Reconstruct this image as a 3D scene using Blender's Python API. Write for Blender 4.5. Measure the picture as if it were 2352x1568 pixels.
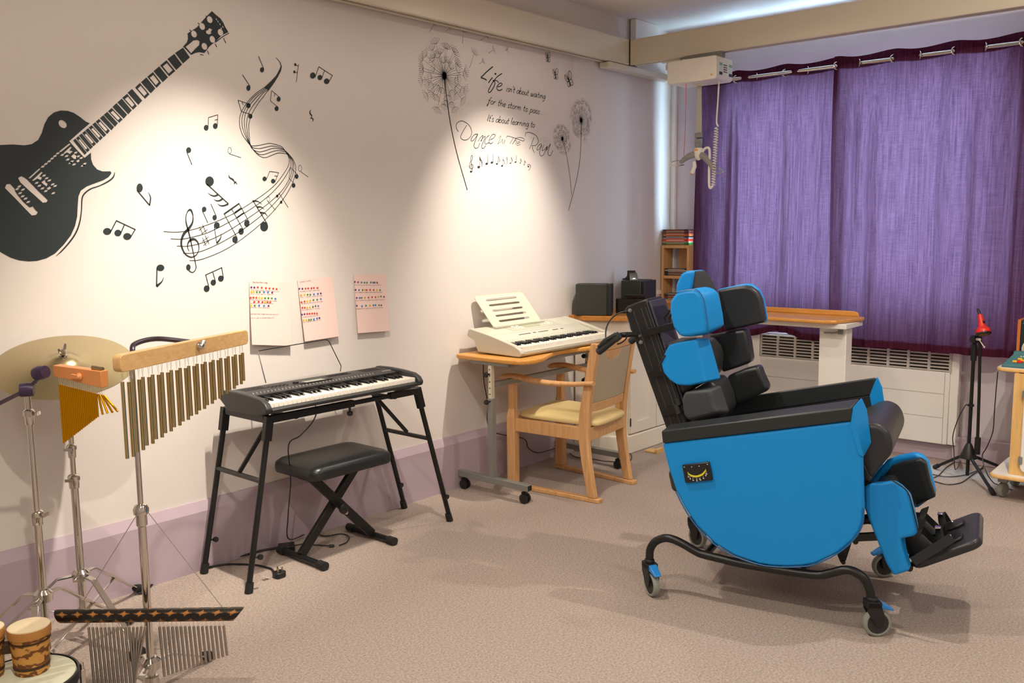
import bpy, bmesh, math, random
from mathutils import Vector, Matrix
from mathutils.geometry import tessellate_polygon
random.seed(7)
for o in list(bpy.data.objects):
    bpy.data.objects.remove(o)
SC = bpy.context.scene
COL = SC.collection

# ---------------------------------------------------------------- camera
cam_d = bpy.data.cameras.new('camera')
cam_d.sensor_width = 36.0
cam_d.lens = 31.49
cam_d.clip_start = 0.05
cam = bpy.data.objects.new('camera', cam_d)
COL.objects.link(cam)
_r, _u, _f = ((0.650964, -0.759032, -0.010806), (0.101127, 0.072603, 0.992221), (0.752343, 0.646992, -0.12402))
cam.matrix_world = Matrix(((_r[0], _u[0], -_f[0], 0.0),
                           (_r[1], _u[1], -_f[1], -3.603),
                           (_r[2], _u[2], -_f[2], 1.5),
                           (0, 0, 0, 1)))
SC.camera = cam

# ---------------------------------------------------------------- light and exposure
SC.view_settings.view_transform = 'Standard'
SC.view_settings.look = 'None'
SC.view_settings.gamma = 1.0
SC.view_settings.use_curve_mapping = False
SC.view_settings.exposure = 0.60
world = bpy.data.worlds.new('sky')
SC.world = world
world.use_nodes = True
bgn = world.node_tree.nodes['Background']
bgn.inputs[0].default_value = (0.50, 0.77, 1.0, 1)
bgn.inputs[1].default_value = 7.0
try:
    SC.cycles.use_denoising = True
    SC.cycles.max_bounces = 10
    SC.cycles.diffuse_bounces = 5
    SC.cycles.transmission_bounces = 8
    SC.cycles.sample_clamp_indirect = 6.0
except Exception:
    pass


def spot(name, loc, target, power, angle, blend, col=(1.0, 0.89, 0.76), radius=0.022):
    d = bpy.data.lights.new(name, 'SPOT')
    d.energy = power
    d.color = col
    d.spot_size = math.radians(angle)
    d.spot_blend = blend
    d.shadow_soft_size = radius
    o = bpy.data.objects.new(name, d)
    COL.objects.link(o)
    o.location = loc
    o.rotation_euler = (Vector(target) - Vector(loc)).to_track_quat('-Z', 'Y').to_euler()
    return o


# ceiling downlights: two tilted at the long wall, the others over the room
spot('ceiling_spotlight', (2.10, -1.15, 2.92), (2.08, 0.0, 1.0), 190, 54, 1.0)
spot('ceiling_spotlight', (4.02, -1.05, 2.92), (4.06, 0.0, 1.22), 175, 52, 1.0)
spot('ceiling_spotlight', (3.95, -2.95, 2.92), (3.95, -2.75, 0.0), 75, 120, 0.8)
spot('ceiling_spotlight', (0.55, -2.40, 2.92), (1.10, -2.30, 0.0), 100, 125, 0.8)
spot('ceiling_spotlight', (2.90, -3.30, 2.92), (5.80, -2.60, 0.9), 95, 95, 1.0)

# wide downlights beside the wall washers
spot('ceiling_downlight', (2.10, -1.25, 2.92), (2.20, -1.45, 0.0), 76, 118, 0.7)
spot('ceiling_downlight', (4.02, -1.15, 2.92), (3.95, -1.35, 0.0), 20, 118, 0.7)
# extra wide spots added to fill wall and carpet with spill
spot('spill_fill_spot', (2.10, -1.15, 2.90), (2.10, -1.15, 0.0), 10, 165, 0.35)
spot('spill_fill_spot', (4.02, -1.05, 2.90), (4.02, -1.05, 0.0), 8, 165, 0.35)
spot('spill_fill_spot', (0.30, -1.25, 2.90), (0.30, -1.25, 0.0), 10, 165, 0.35)


def fill_area(loc, sx, sy, power):
    d = bpy.data.lights.new('fill_area_light', 'AREA')
    d.shape = 'RECTANGLE'
    d.size = sx
    d.size_y = sy
    d.energy = power
    d.color = (1.0, 0.93, 0.84)
    o = bpy.data.objects.new('fill_area_light', d)
    COL.objects.link(o)
    o.location = loc


# unseen area lights added as soft fill, behind and beside the camera
fill_area((-0.2, -4.6, 2.93), 1.2, 1.2, 24)
fill_area((3.0, -5.2, 2.93), 1.2, 1.2, 24)
# daylight arriving through the window opening
pl = bpy.data.lights.new('window_daylight', 'AREA')
pl.shape = 'RECTANGLE'
pl.size = 1.95
pl.size_y = 1.62
pl.energy = 210
pl.color = (0.50, 0.77, 1.0)
po = bpy.data.objects.new('window_daylight', pl)
COL.objects.link(po)
po.location = (6.34, -1.37, 1.72)
po.rotation_euler = (math.radians(90), 0, math.radians(90))


# ---------------------------------------------------------------- materials
def lin(h):
    h = h.lstrip('#')
    out = []
    for i in (0, 2, 4):
        c = int(h[i:i + 2], 16) / 255.0
        out.append(c / 12.92 if c <= 0.04045 else ((c + 0.055) / 1.055) ** 2.4)
    return (out[0], out[1], out[2], 1.0)


MATS = {}


def mat(name, col, rough=0.5, metal=0.0, bump=0.0, bscale=200.0, vary=0.0, vscale=6.0, stretch=None, coat=0.0, spec=0.5):
    if name in MATS:
        return MATS[name]
    m = bpy.data.materials.new(name)
    m.use_nodes = True
    nt = m.node_tree
    b = nt.nodes['Principled BSDF']
    c = lin(col) if isinstance(col, str) else col
    b.inputs['Base Color'].default_value = c
    b.inputs['Roughness'].default_value = rough
    b.inputs['Metallic'].default_value = metal
    b.inputs['Specular IOR Level'].default_value = spec
    b.inputs['Coat Weight'].default_value = coat
    tc = nt.nodes.new('ShaderNodeTexCoord')
    mp = nt.nodes.new('ShaderNodeMapping')
    nt.links.new(tc.outputs['Object'], mp.inputs[0])
    if stretch:
        mp.inputs['Scale'].default_value = stretch
    if vary > 0:
        n = nt.nodes.new('ShaderNodeTexNoise')
        n.inputs['Scale'].default_value = vscale
        n.inputs['Detail'].default_value = 4
        nt.links.new(mp.outputs[0], n.inputs['Vector'])
        mx = nt.nodes.new('ShaderNodeMix')
        mx.data_type = 'RGBA'
        mx.inputs[6].default_value = tuple(min(1, v * (1 - vary)) for v in c[:3]) + (1,)
        mx.inputs[7].default_value = tuple(min(1, v * (1 + vary)) for v in c[:3]) + (1,)
        nt.links.new(n.outputs['Fac'], mx.inputs[0])
        nt.links.new(mx.outputs[2], b.inputs['Base Color'])
    if bump > 0:
        n2 = nt.nodes.new('ShaderNodeTexNoise')
        n2.inputs['Scale'].default_value = bscale
        n2.inputs['Detail'].default_value = 3
        nt.links.new(tc.outputs['Object'], n2.inputs['Vector'])
        bp = nt.nodes.new('ShaderNodeBump')
        bp.inputs['Strength'].default_value = bump
        bp.inputs['Distance'].default_value = 0.002
        nt.links.new(n2.outputs['Fac'], bp.inputs['Height'])
        nt.links.new(bp.outputs[0], b.inputs['Normal'])
    MATS[name] = m
    return m


def wood(name, c1, c2, rough=0.4, axis='x', scale=14.0, coat=0.0):
    if name in MATS:
        return MATS[name]
    m = bpy.data.materials.new(name)
    m.use_nodes = True
    nt = m.node_tree
    b = nt.nodes['Principled BSDF']
    b.inputs['Roughness'].default_value = rough
    b.inputs['Coat Weight'].default_value = coat
    tc = nt.nodes.new('ShaderNodeTexCoord')
    mp = nt.nodes.new('ShaderNodeMapping')
    s = {'x': (0.08, 1, 1), 'y': (1, 0.08, 1), 'z': (1, 1, 0.08)}[axis]
    mp.inputs['Scale'].default_value = s
    nt.links.new(tc.outputs['Object'], mp.inputs[0])
    n = nt.nodes.new('ShaderNodeTexNoise')
    n.inputs['Scale'].default_value = scale * 4
    n.inputs['Detail'].default_value = 6
    n.inputs['Distortion'].default_value = 0.6
    nt.links.new(mp.outputs[0], n.inputs['Vector'])
    rp = nt.nodes.new('ShaderNodeValToRGB')
    rp.color_ramp.elements[0].position = 0.3
    rp.color_ramp.elements[0].color = lin(c1)
    rp.color_ramp.elements[1].position = 0.7
    rp.color_ramp.elements[1].color = lin(c2)
    nt.links.new(n.outputs['Fac'], rp.inputs[0])
    nt.links.new(rp.outputs[0], b.inputs['Base Color'])
    MATS[name] = m
    return m


M_WALL = mat('wall_paint', '#dcd5cf', 0.6, bump=0.08, bscale=90, vary=0.015, vscale=2.5)
M_CEIL = mat('ceiling_paint', '#e6e2de', 0.8, bump=0.05, bscale=60)
M_MAUVE = mat('mauve_paint', '#b3a2ad', 0.45, vary=0.03, vscale=5)
M_LILAC = mat('lilac_paint', '#cfc0cc', 0.4)
M_MAUVEWALL = mat('mauve_wall_paint', '#cbc3c9', 0.6, vary=0.02)
M_WHITE = mat('white_gloss_paint', '#e9e6df', 0.35)
M_CREAM = mat('cream_cabinet_paint', '#ebe3d3', 0.4)
M_OFFWHITE = mat('off_white_plastic', '#e8e2d6', 0.35)
M_GREYMETAL = mat('grey_painted_metal', '#8b8d88', 0.35, 0.3)
M_ALU = mat('satin_aluminium', '#ded6c2', 0.42, 0.2)
M_CHROME = mat('chrome', '#d6d2cb', 0.12, 1.0)
M_BLACKMETAL = mat('black_powder_coat', '#1b1c1d', 0.38, 0.2)
M_BLACKPL = mat('black_plastic', '#17181a', 0.42)
M_RUBBER = mat('black_rubber', '#1c1d1e', 0.7)
M_DARKPL = mat('charcoal_plastic', '#2d2f31', 0.45, bump=0.05, bscale=500)
M_BLUE = mat('blue_vinyl', '#128cd8', 0.42, spec=0.3, bump=0.10, bscale=700, vary=0.02, vscale=4)
M_BLUEPL = mat('blue_plastic', '#2a86d6', 0.3)
M_BLKVINYL = mat('black_vinyl', '#24282b', 0.38, bump=0.10, bscale=700)
M_GREYFAB = mat('grey_black_fabric', '#3a3e42', 0.55, bump=0.15, bscale=500)
M_DECAL = mat('black_vinyl_sticker', '#1f2a2c', 0.55)
M_DECALG = mat('grey_vinyl_sticker', '#5a5250', 0.6)
M_KEYW = mat('ivory_key', '#efe9dc', 0.25)
M_KEYB = mat('black_key', '#131415', 0.25)
M_SILVER = mat('silver_plastic', '#c9c6b6', 0.4, 0.15)
M_SILVERD = mat('silver_plastic_panel', '#b9b7a6', 0.45, 0.1)
M_BEECH = wood('beech_wood', '#cb9862', '#dfb07c', 0.42, 'z')
M_BEECHX = wood('beech_worktop', '#b9752f', '#cf9048', 0.35, 'x')
M_BEECHY = wood('beech_edge_top', '#c98a3c', '#dea252', 0.3, 'y')
M_PALEWOOD = wood('pale_wood_bar', '#cfa468', '#dfb982', 0.4, 'x', 20)
M_PLY = wood('plywood', '#d3a661', '#e2ba7b', 0.45, 'z')
M_CREAMVINYL = mat('cream_vinyl', '#d9c489', 0.4, bump=0.04, bscale=500)
M_BEIGEVINYL = mat('beige_vinyl', '#b5a78c', 0.45, bump=0.04, bscale=500)
M_BRASS = mat('bronze_cymbal_metal', '#b9ab84', 0.32, 1.0)
M_GOLD = mat('gold_anodised', '#cf9400', 0.36, 0.9)
M_TUBE = mat('antique_gold_tube', '#cfbb88', 0.22, 1.0)
M_STEEL = mat('dull_steel_tube', '#a9a099', 0.33, 0.9)
M_ORANGE = mat('orange_wood_block', '#df9458', 0.4, vary=0.06, vscale=20)
M_RED = mat('red_plastic', '#d92a1c', 0.35)
M_GREYRUB = mat('grey_wheel_rubber', '#8d9189', 0.6)
M_PAPER = mat('white_laminated_paper', '#e8cdc5', 0.3)
M_TEALPL = mat('teal_plastic', '#3f6f72', 0.4)


def mat_carpet():
    m = bpy.data.materials.new('pink_beige_carpet')
    m.use_nodes = True
    nt = m.node_tree
    b = nt.nodes['Principled BSDF']
    b.inputs['Roughness'].default_value = 0.95
    b.inputs['Specular IOR Level'].default_value = 0.1
    tc = nt.nodes.new('ShaderNodeTexCoord')
    n = nt.nodes.new('ShaderNodeTexNoise')
    n.inputs['Scale'].default_value = 120
    n.inputs['Detail'].default_value = 5
    n.inputs['Roughness'].default_value = 0.7
    nt.links.new(tc.outputs['Object'], n.inputs['Vector'])
    rp = nt.nodes.new('ShaderNodeValToRGB')
    el = rp.color_ramp.elements
    el[0].position = 0.30
    el[0].color = lin('#847870')
    el[1].position = 0.70
    el[1].color = lin('#bfb3a9')
    e = el.new(0.5)
    e.color = lin('#a79a90')
    nt.links.new(n.outputs['Fac'], rp.inputs[0])
    n2 = nt.nodes.new('ShaderNodeTexNoise')
    n2.inputs['Scale'].default_value = 150
    n2.inputs['Detail'].default_value = 2
    mp = nt.nodes.new('ShaderNodeMapping')
    mp.inputs['Location'].default_value = (3.1, 7.7, 0.2)
    nt.links.new(tc.outputs['Object'], mp.inputs[0])
    nt.links.new(mp.outputs[0], n2.inputs['Vector'])
    r2 = nt.nodes.new('ShaderNodeValToRGB')
    r2.color_ramp.elements[0].position = 0.60
    r2.color_ramp.elements[0].color = (0, 0, 0, 1)
    r2.color_ramp.elements[1].position = 0.72
    r2.color_ramp.elements[1].color = (0.8, 0.8, 0.8, 1)
    nt.links.new(n2.outputs['Fac'], r2.inputs[0])
    mx = nt.nodes.new('ShaderNodeMix')
    mx.data_type = 'RGBA'
    mx.inputs[7].default_value = lin('#b9877f')
    nt.links.new(r2.outputs[0], mx.inputs[0])
    nt.links.new(rp.outputs[0], mx.inputs[6])
    nt.links.new(mx.outputs[2], b.inputs['Base Color'])
    bp = nt.nodes.new('ShaderNodeBump')
    bp.inputs['Strength'].default_value = 0.35
    bp.inputs['Distance'].default_value = 0.004
    nt.links.new(n.outputs['Fac'], bp.inputs['Height'])
    nt.links.new(bp.outputs[0], b.inputs['Normal'])
    return m


def mat_curtain():
    m = bpy.data.materials.new('purple_voile_fabric')
    m.use_nodes = True
    nt = m.node_tree
    nt.nodes.remove(nt.nodes['Principled BSDF'])
    out = nt.nodes['Material Output']
    tc = nt.nodes.new('ShaderNodeTexCoord')
    mp = nt.nodes.new('ShaderNodeMapping')
    mp.inputs['Scale'].default_value = (1, 1, 0.04)
    nt.links.new(tc.outputs['Object'], mp.inputs[0])
    n = nt.nodes.new('ShaderNodeTexNoise')
    n.inputs['Scale'].default_value = 110
    n.inputs['Detail'].default_value = 4
    nt.links.new(mp.outputs[0], n.inputs['Vector'])
    mp2 = nt.nodes.new('ShaderNodeMapping')
    mp2.inputs['Scale'].default_value = (1, 0.05, 1)
    nt.links.new(tc.outputs['Object'], mp2.inputs[0])
    n2 = nt.nodes.new('ShaderNodeTexNoise')
    n2.inputs['Scale'].default_value = 170
    n2.inputs['Detail'].default_value = 3
    nt.links.new(mp2.outputs[0], n2.inputs['Vector'])
    k1 = nt.nodes.new('ShaderNodeMath')
    k1.operation = 'MULTIPLY'
    k1.inputs[1].default_value = 1.35
    nt.links.new(n.outputs['Fac'], k1.inputs[0])
    k2 = nt.nodes.new('ShaderNodeMath')
    k2.operation = 'MULTIPLY'
    k2.inputs[1].default_value = 0.65
    nt.links.new(n2.outputs['Fac'], k2.inputs[0])
    ad = nt.nodes.new('ShaderNodeMath')
    ad.operation = 'ADD'
    nt.links.new(k1.outputs[0], ad.inputs[0])
    nt.links.new(k2.outputs[0], ad.inputs[1])
    hf = nt.nodes.new('ShaderNodeMath')
    hf.operation = 'MULTIPLY'
    hf.inputs[1].default_value = 0.5
    nt.links.new(ad.outputs[0], hf.inputs[0])
    r1 = nt.nodes.new('ShaderNodeValToRGB')
    r1.color_ramp.elements[0].position = 0.33
    r1.color_ramp.elements[0].color = lin('#4e2035')
    r1.color_ramp.elements[1].position = 0.67
    r1.color_ramp.elements[1].color = lin('#6e3249')
    nt.links.new(hf.outputs[0], r1.inputs[0])
    r2 = nt.nodes.new('ShaderNodeValToRGB')
    r2.color_ramp.elements[0].position = 0.33
    r2.color_ramp.elements[0].color = lin('#281c28')
    r2.color_ramp.elements[1].position = 0.67
    r2.color_ramp.elements[1].color = lin('#3d2c3b')
    nt.links.new(hf.outputs[0], r2.inputs[0])
    df = nt.nodes.new('ShaderNodeBsdfDiffuse')
    tr = nt.nodes.new('ShaderNodeBsdfTranslucent')
    nt.links.new(r1.outputs[0], df.inputs[0])
    nt.links.new(r2.outputs[0], tr.inputs[0])
    mx = nt.nodes.new('ShaderNodeMixShader')
    mx.inputs[0].default_value = 0.45
    nt.links.new(df.outputs[0], mx.inputs[1])
    nt.links.new(tr.outputs[0], mx.inputs[2])
    nt.links.new(mx.outputs[0], out.inputs['Surface'])
    return m


def mat_glass():
    m = bpy.data.materials.new('window_glass')
    m.use_nodes = True
    nt = m.node_tree
    nt.nodes.remove(nt.nodes['Principled BSDF'])
    out = nt.nodes['Material Output']
    t = nt.nodes.new('ShaderNodeBsdfTransparent')
    g = nt.nodes.new('ShaderNodeBsdfGlossy')
    g.inputs['Roughness'].default_value = 0.02
    mx = nt.nodes.new('ShaderNodeMixShader')
    mx.inputs[0].default_value = 0.06
    nt.links.new(t.outputs[0], mx.inputs[1])
    nt.links.new(g.outputs[0], mx.inputs[2])
    nt.links.new(mx.outputs[0], out.inputs['Surface'])
    return m


M_CARPET = mat_carpet()
M_CURTAIN = mat_curtain()
M_GLASS = mat_glass()


# ---------------------------------------------------------------- mesh helpers
def V(*a):
    return Vector(a)


def new():
    return bmesh.new()


def obj(name, bm, m, parent=None, bevel=0.0, seg=2, smooth=True, angle=35, sub=0, recalc=True):
    if recalc:
        bmesh.ops.recalc_face_normals(bm, faces=bm.faces)
    me = bpy.data.meshes.new(name)
    bm.to_mesh(me)
    bm.free()
    if m is not None:
        for q in (m if isinstance(m, (list, tuple)) else [m]):
            me.materials.append(q)
    if smooth:
        me.polygons.foreach_set('use_smooth', [True] * len(me.polygons))
        if sub == 0:
            me.set_sharp_from_angle(angle=math.radians(angle))
    o = bpy.data.objects.new(name, me)
    COL.objects.link(o)
    if parent is not None:
        o.parent = parent
    if bevel > 0:
        b = o.modifiers.new('bevel', 'BEVEL')
        b.width = bevel
        b.segments = seg
        b.limit_method = 'ANGLE'
        b.angle_limit = math.radians(30)
        b.use_clamp_overlap = True
    if sub:
        s = o.modifiers.new('smooth', 'SUBSURF')
        s.levels = sub
        s.render_levels = sub
    return o


def thing(name, label, cat, loc=(0, 0, 0), rz=0.0, group=None):
    o = bpy.data.objects.new(name, None)
    o.empty_display_size = 0.1
    COL.objects.link(o)
    o.location = loc
    o.rotation_euler = (0, 0, rz)
    return tag(o, label, cat, group)


def tag(o, label, cat, group=None):
    o['label'] = label
    o['category'] = cat
    if group:
        o['group'] = group
    return o


def struct(name, bm, m, parent=None, **k):
    o = obj(name, bm, m, parent, **k)
    if parent is None:
        o['kind'] = 'structure'
    return o


def box(bm, c, s, rot=None, mi=0):
    x, y, z = s[0] / 2, s[1] / 2, s[2] / 2
    vs = []
    for dx, dy, dz in ((-1, -1, -1), (1, -1, -1), (1, 1, -1), (-1, 1, -1), (-1, -1, 1), (1, -1, 1), (1, 1, 1), (-1, 1, 1)):
        v = Vector((dx * x, dy * y, dz * z))
        if rot is not None:
            v = rot @ v
        vs.append(bm.verts.new(v + Vector(c)))
    for f in ((0, 3, 2, 1), (4, 5, 6, 7), (0, 1, 5, 4), (1, 2, 6, 5), (2, 3, 7, 6), (3, 0, 4, 7)):
        bm.faces.new([vs[i] for i in f]).material_index = mi
    return vs


def bx(bm, x0, x1, y0, y1, z0, z1, mi=0):
    return box(bm, ((x0 + x1) / 2, (y0 + y1) / 2, (z0 + z1) / 2), (abs(x1 - x0), abs(y1 - y0), abs(z1 - z0)), None, mi)


def bar(bm, a, b, w, h, up=(0, 0, 1), mi=0):
    """rectangular bar from a to b: w across, h along up"""
    a, b = Vector(a), Vector(b)
    d = (b - a).normalized()
    s = d.cross(Vector(up))
    if s.length < 1e-5:
        s = d.cross(Vector((1, 0, 0)))
    s.normalize()
    t = s.cross(d).normalized()
    vs = []
    for p in (a, b):
        for i, j in ((-1, -1), (1, -1), (1, 1), (-1, 1)):
            vs.append(bm.verts.new(p + s * (i * w / 2) + t * (j * h / 2)))
    for f in ((0, 1, 2, 3), (7, 6, 5, 4), (0, 4, 5, 1), (1, 5, 6, 2), (2, 6, 7, 3), (3, 7, 4, 0)):
        bm.faces.new([vs[i] for i in f]).material_index = mi


def catmull(pts, n=6):
    if len(pts) < 3:
        return [Vector(p) for p in pts]
    P = [Vector(p) for p in pts]
    P = [P[0] * 2 - P[1]] + P + [P[-1] * 2 - P[-2]]
    out = []
    for i in range(1, len(P) - 2):
        a, b, c, d = P[i - 1], P[i], P[i + 1], P[i + 2]
        for k in range(n):
            t = k / n
            out.append(0.5 * ((2 * b) + (c - a) * t + (2 * a - 5 * b + 4 * c - d) * t * t + (3 * b - a - 3 * c + d) * t ** 3))
    out.append(P[-2])
    return out


def tube(bm, pts, r, seg=10, cap=True, smooth=0, mi=0):
    pts = catmull(pts, smooth) if smooth else [Vector(p) for p in pts]
    n = len(pts)
    rs = list(r) if isinstance(r, (list, tuple)) else [r] * n
    if len(rs) != n:
        k = len(rs)
        rs = [rs[0] + 0 if k == 1 else rs[min(k - 2, int(i / (n - 1) * (k - 1)))] * (1 - ((i / (n - 1) * (k - 1)) - min(k - 2, int(i / (n - 1) * (k - 1))))) +
              rs[min(k - 2, int(i / (n - 1) * (k - 1))) + 1] * ((i / (n - 1) * (k - 1)) - min(k - 2, int(i / (n - 1) * (k - 1)))) for i in range(n)]
    T = []
    for i in range(n):
        a = pts[max(0, i - 1)]
        b = pts[min(n - 1, i + 1)]
        d = b - a
        T.append(d.normalized() if d.length > 1e-9 else Vector((0, 0, 1)))
    ref = Vector((0, 0, 1)) if abs(T[0].z) < 0.9 else Vector((1, 0, 0))
    s = T[0].cross(ref).normalized()
    rings = []
    for i in range(n):
        s = (s - T[i] * s.dot(T[i]))
        if s.length < 1e-6:
            s = T[i].orthogonal()
        s.normalize()
        t = T[i].cross(s)
        rings.append([bm.verts.new(pts[i] + (s * math.cos(2 * math.pi * k / seg) + t * math.sin(2 * math.pi * k / seg)) * rs[i]) for k in range(seg)])
    for i in range(n - 1):
        for k in range(seg):
            bm.faces.new((rings[i][k], rings[i][(k + 1) % seg], rings[i + 1][(k + 1) % seg], rings[i + 1][k])).material_index = mi
    if cap:
        bm.faces.new(list(reversed(rings[0]))).material_index = mi
        bm.faces.new(rings[-1]).material_index = mi


def lathe(bm, prof, c=(0, 0, 0), axis=(0, 0, 1), seg=24, cap=True, mi=0):
    """prof: list of (radius, height) along axis"""
    ax = Vector(axis).normalized()
    s = ax.orthogonal().normalized()
    t = ax.cross(s)
    c = Vector(c)
    rings = []
    for rr, h in prof:
        if rr < 1e-6:
            rings.append([bm.verts.new(c + ax * h)])
        else:
            rings.append([bm.verts.new(c + ax * h + (s * math.cos(2 * math.pi * k / seg) + t * math.sin(2 * math.pi * k / seg)) * rr) for k in range(seg)])
    for i in range(len(rings) - 1):
        a, b = rings[i], rings[i + 1]
        for k in range(seg):
            k2 = (k + 1) % seg
            if len(a) == 1 and len(b) == 1:
                continue
            if len(a) == 1:
                bm.faces.new((a[0], b[k2], b[k])).material_index = mi
            elif len(b) == 1:
                bm.faces.new((a[k], a[k2], b[0])).material_index = mi
            else:
                bm.faces.new((a[k], a[k2], b[k2], b[k])).material_index = mi
    if cap:
        if len(rings[0]) > 1:
            bm.faces.new(list(reversed(rings[0]))).material_index = mi
        if len(rings[-1]) > 1:
            bm.faces.new(rings[-1]).material_index = mi


def prism(bm, A, B, mi=0):
    """closed solid between two matching 3D outlines"""
    a = [bm.verts.new(p) for p in A]
    b = [bm.verts.new(p) for p in B]
    n = len(a)
    bm.faces.new(a).material_index = mi
    bm.faces.new(list(reversed(b))).material_index = mi
    for i in range(n):
        j = (i + 1) % n
        bm.faces.new((a[i], b[i], b[j], a[j])).material_index = mi


def slab_y(bm, out, y0, y1, mi=0):
    prism(bm, [(p[0], y0, p[1]) for p in out], [(p[0], y1, p[1]) for p in out], mi)


def slab_x(bm, out, x0, x1, mi=0):
    prism(bm, [(x0, p[0], p[1]) for p in out], [(x1, p[0], p[1]) for p in out], mi)


def slab_z(bm, out, z0, z1, mi=0):
    prism(bm, [(p[0], p[1], z0) for p in out], [(p[0], p[1], z1) for p in out], mi)


def rrect(x0, x1, y0, y1, r, n=5):
    out = []
    for cx, cy, a0 in ((x1 - r, y1 - r, 0), (x0 + r, y1 - r, 90), (x0 + r, y0 + r, 180), (x1 - r, y0 + r, 270)):
        for k in range(n + 1):
            a = math.radians(a0 + 90 * k / n)
            out.append((cx + r * math.cos(a), cy + r * math.sin(a)))
    return out


def copy_tree(o, parent=None):
    c = o.copy()
    COL.objects.link(c)
    if parent is not None:
        c.parent = parent
    for ch in list(o.children):
        copy_tree(ch, c)
    return c

# ================================================================ ROOM SHELL
XB, YR, XF, ZC = 6.10, -6.40, -1.60, 2.95
bm = new(); bx(bm, XF - .1, XB + .3, YR - .1, .1, -.1, 0); struct('floor', bm, M_CARPET, smooth=False)
bm = new(); bx(bm, XF - .1, XB + .3, YR - .1, .1, ZC, ZC + .1); struct('ceiling', bm, M_CEIL, smooth=False)
bm = new(); bx(bm, XF, XB + .2, 0, .1, 0, ZC); struct('wall_left', bm, M_WALL, smooth=False)
bm = new(); bx(bm, XF, XB + .2, YR - .1, YR, 0, ZC); struct('wall_right', bm, M_WALL, smooth=False)
bm = new(); bx(bm, XF - .1, XF, YR - .1, .1, 0, ZC); struct('wall_front', bm, M_WALL, smooth=False)
WY0, WY1, WZ0, WZ1 = -2.33, -0.42, 0.93, 2.50
bm = new()
bx(bm, XB, XB + .2, WY1, 0, 0, ZC); bx(bm, XB, XB + .2, YR, WY0, 0, ZC)
bx(bm, XB, XB + .2, WY0, WY1, 0, WZ0); bx(bm, XB, XB + .2, WY0, WY1, WZ1, ZC)
struct('wall_back', bm, M_MAUVEWALL, smooth=False)
# window with a frame, a mullion and a transom
bm = new()
fx0, fx1 = XB + .07, XB + .13
bx(bm, fx0, fx1, WY0, WY0 + .06, WZ0, WZ1); bx(bm, fx0, fx1, WY1 - .06, WY1, WZ0, WZ1)
bx(bm, fx0, fx1, WY0, WY1, WZ0, WZ0 + .06); bx(bm, fx0, fx1, WY0, WY1, WZ1 - .06, WZ1)
bx(bm, fx0, fx1, -1.335, -1.265, WZ0, WZ1)
win = struct('window_1', bm, M_WHITE, bevel=.004)
bm = new(); bx(bm, XB + .098, XB + .102, WY0 + .06, -1.335, WZ0 + .06, WZ1 - .06); obj('pane', bm, M_GLASS, win, smooth=False)
bm = new(); bx(bm, XB + .098, XB + .102, -1.265, WY1 - .06, WZ0 + .06, WZ1 - .06); obj('pane', bm, M_GLASS, win, smooth=False)
# tall mauve baseboard with a chamfered top
bm = new()
prism(bm, [(XF, 0, 0), (XF, -.026, 0), (XF, -.026, .268), (XF, -.006, .312), (XF, 0, .312)],
      [(XB - .06, 0, 0), (XB - .06, -.026, 0), (XB - .06, -.026, .268), (XB - .06, -.006, .312), (XB - .06, 0, .312)])
struct('baseboard_left', bm, M_MAUVE, smooth=False)
bm = new(); bx(bm, XB - .055, XB, YR, -2.085, 0, .165); struct('baseboard_back', bm, M_MAUVE, bevel=.006)
bm = new(); bx(bm, XB - .03, XB, -2.085, -.06, 0, .10); struct('trim_1', bm, M_MAUVE, bevel=.004)
# white trunking in the corner
bm = new(); bx(bm, XB - .035, XB, -.035, 0, 0.02, ZC); struct('trim_2', bm, M_WHITE, bevel=.004)

# ---- ceiling hoist rails
rail = thing('ceiling_hoist_rail', 'long satin aluminium hoist rail fixed high along the music wall', 'hoist rail', (2, -.06, 2.61))


def P(e, *p):
    return Vector(p) - e.location


def rail_x(bm, x0, x1, ya, yb, z0, z1):
    yc = (ya + yb) / 2
    o = [(ya, z0), (ya, z1), (yb, z1), (yb, z0), (yc + .014, z0), (yc + .014, z0 + .02), (yb - .004, z0 + .02), (yb - .004, z1 - .004), (ya + .004, z1 - .004), (ya + .004, z0 + .02), (yc - .014, z0 + .02), (yc - .014, z0)]
    prism(bm, [(x0, y, z) for y, z in o], [(x1, y, z) for y, z in o])
    bx(bm, x0, x1, ya - .002, ya, z0 + .004, z0 + .008)
    bx(bm, x0, x1, ya - .002, ya, z1 - .007, z1 - .003)


bm = new(); rail_x(bm, XF + .02 - 2, 5.335 - 2, -.04, .045, 0, .166)
obj('rail_profile', bm, M_ALU, rail, smooth=False)
bm = new(); bx(bm, 5.335 - 2, 5.341 - 2, -.042, .046, -.004, .168); obj('end_cap', bm, M_BLACKPL, rail, smooth=False)
for xx in (0.2,):
    bm = new(); bx(bm, xx - 2, xx + .06 - 2, -.02, .03, .166, .34); obj('bracket', bm, M_WHITE, rail, bevel=.003)
cross = thing('traverse_hoist_rail', 'satin aluminium hoist rail crossing the ceiling above the purple curtains', 'hoist rail', (5.38, -3, 2.61))
bm = new()
o_ = [(-.04, 0), (-.04, .166), (.04, .166), (.04, 0), (.014, 0), (.014, .02), (.036, .02), (.036, .162), (-.036, .162), (-.036, .02), (-.014, .02), (-.014, 0)]
prism(bm, [(x, 2.893, z) for x, z in o_], [(x, -3.3, z) for x, z in o_])
bx(bm, -.042, -.04, -3.3, 2.893, .004, .008); bx(bm, -.042, -.04, -3.3, 2.893, .157, .161)
obj('rail_profile', bm, M_ALU, cross, smooth=False)
bm = new(); bx(bm, -.043, .043, 2.893, 2.897, -.004, .168); obj('end_cap', bm, M_BLACKPL, cross, smooth=False)
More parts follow.
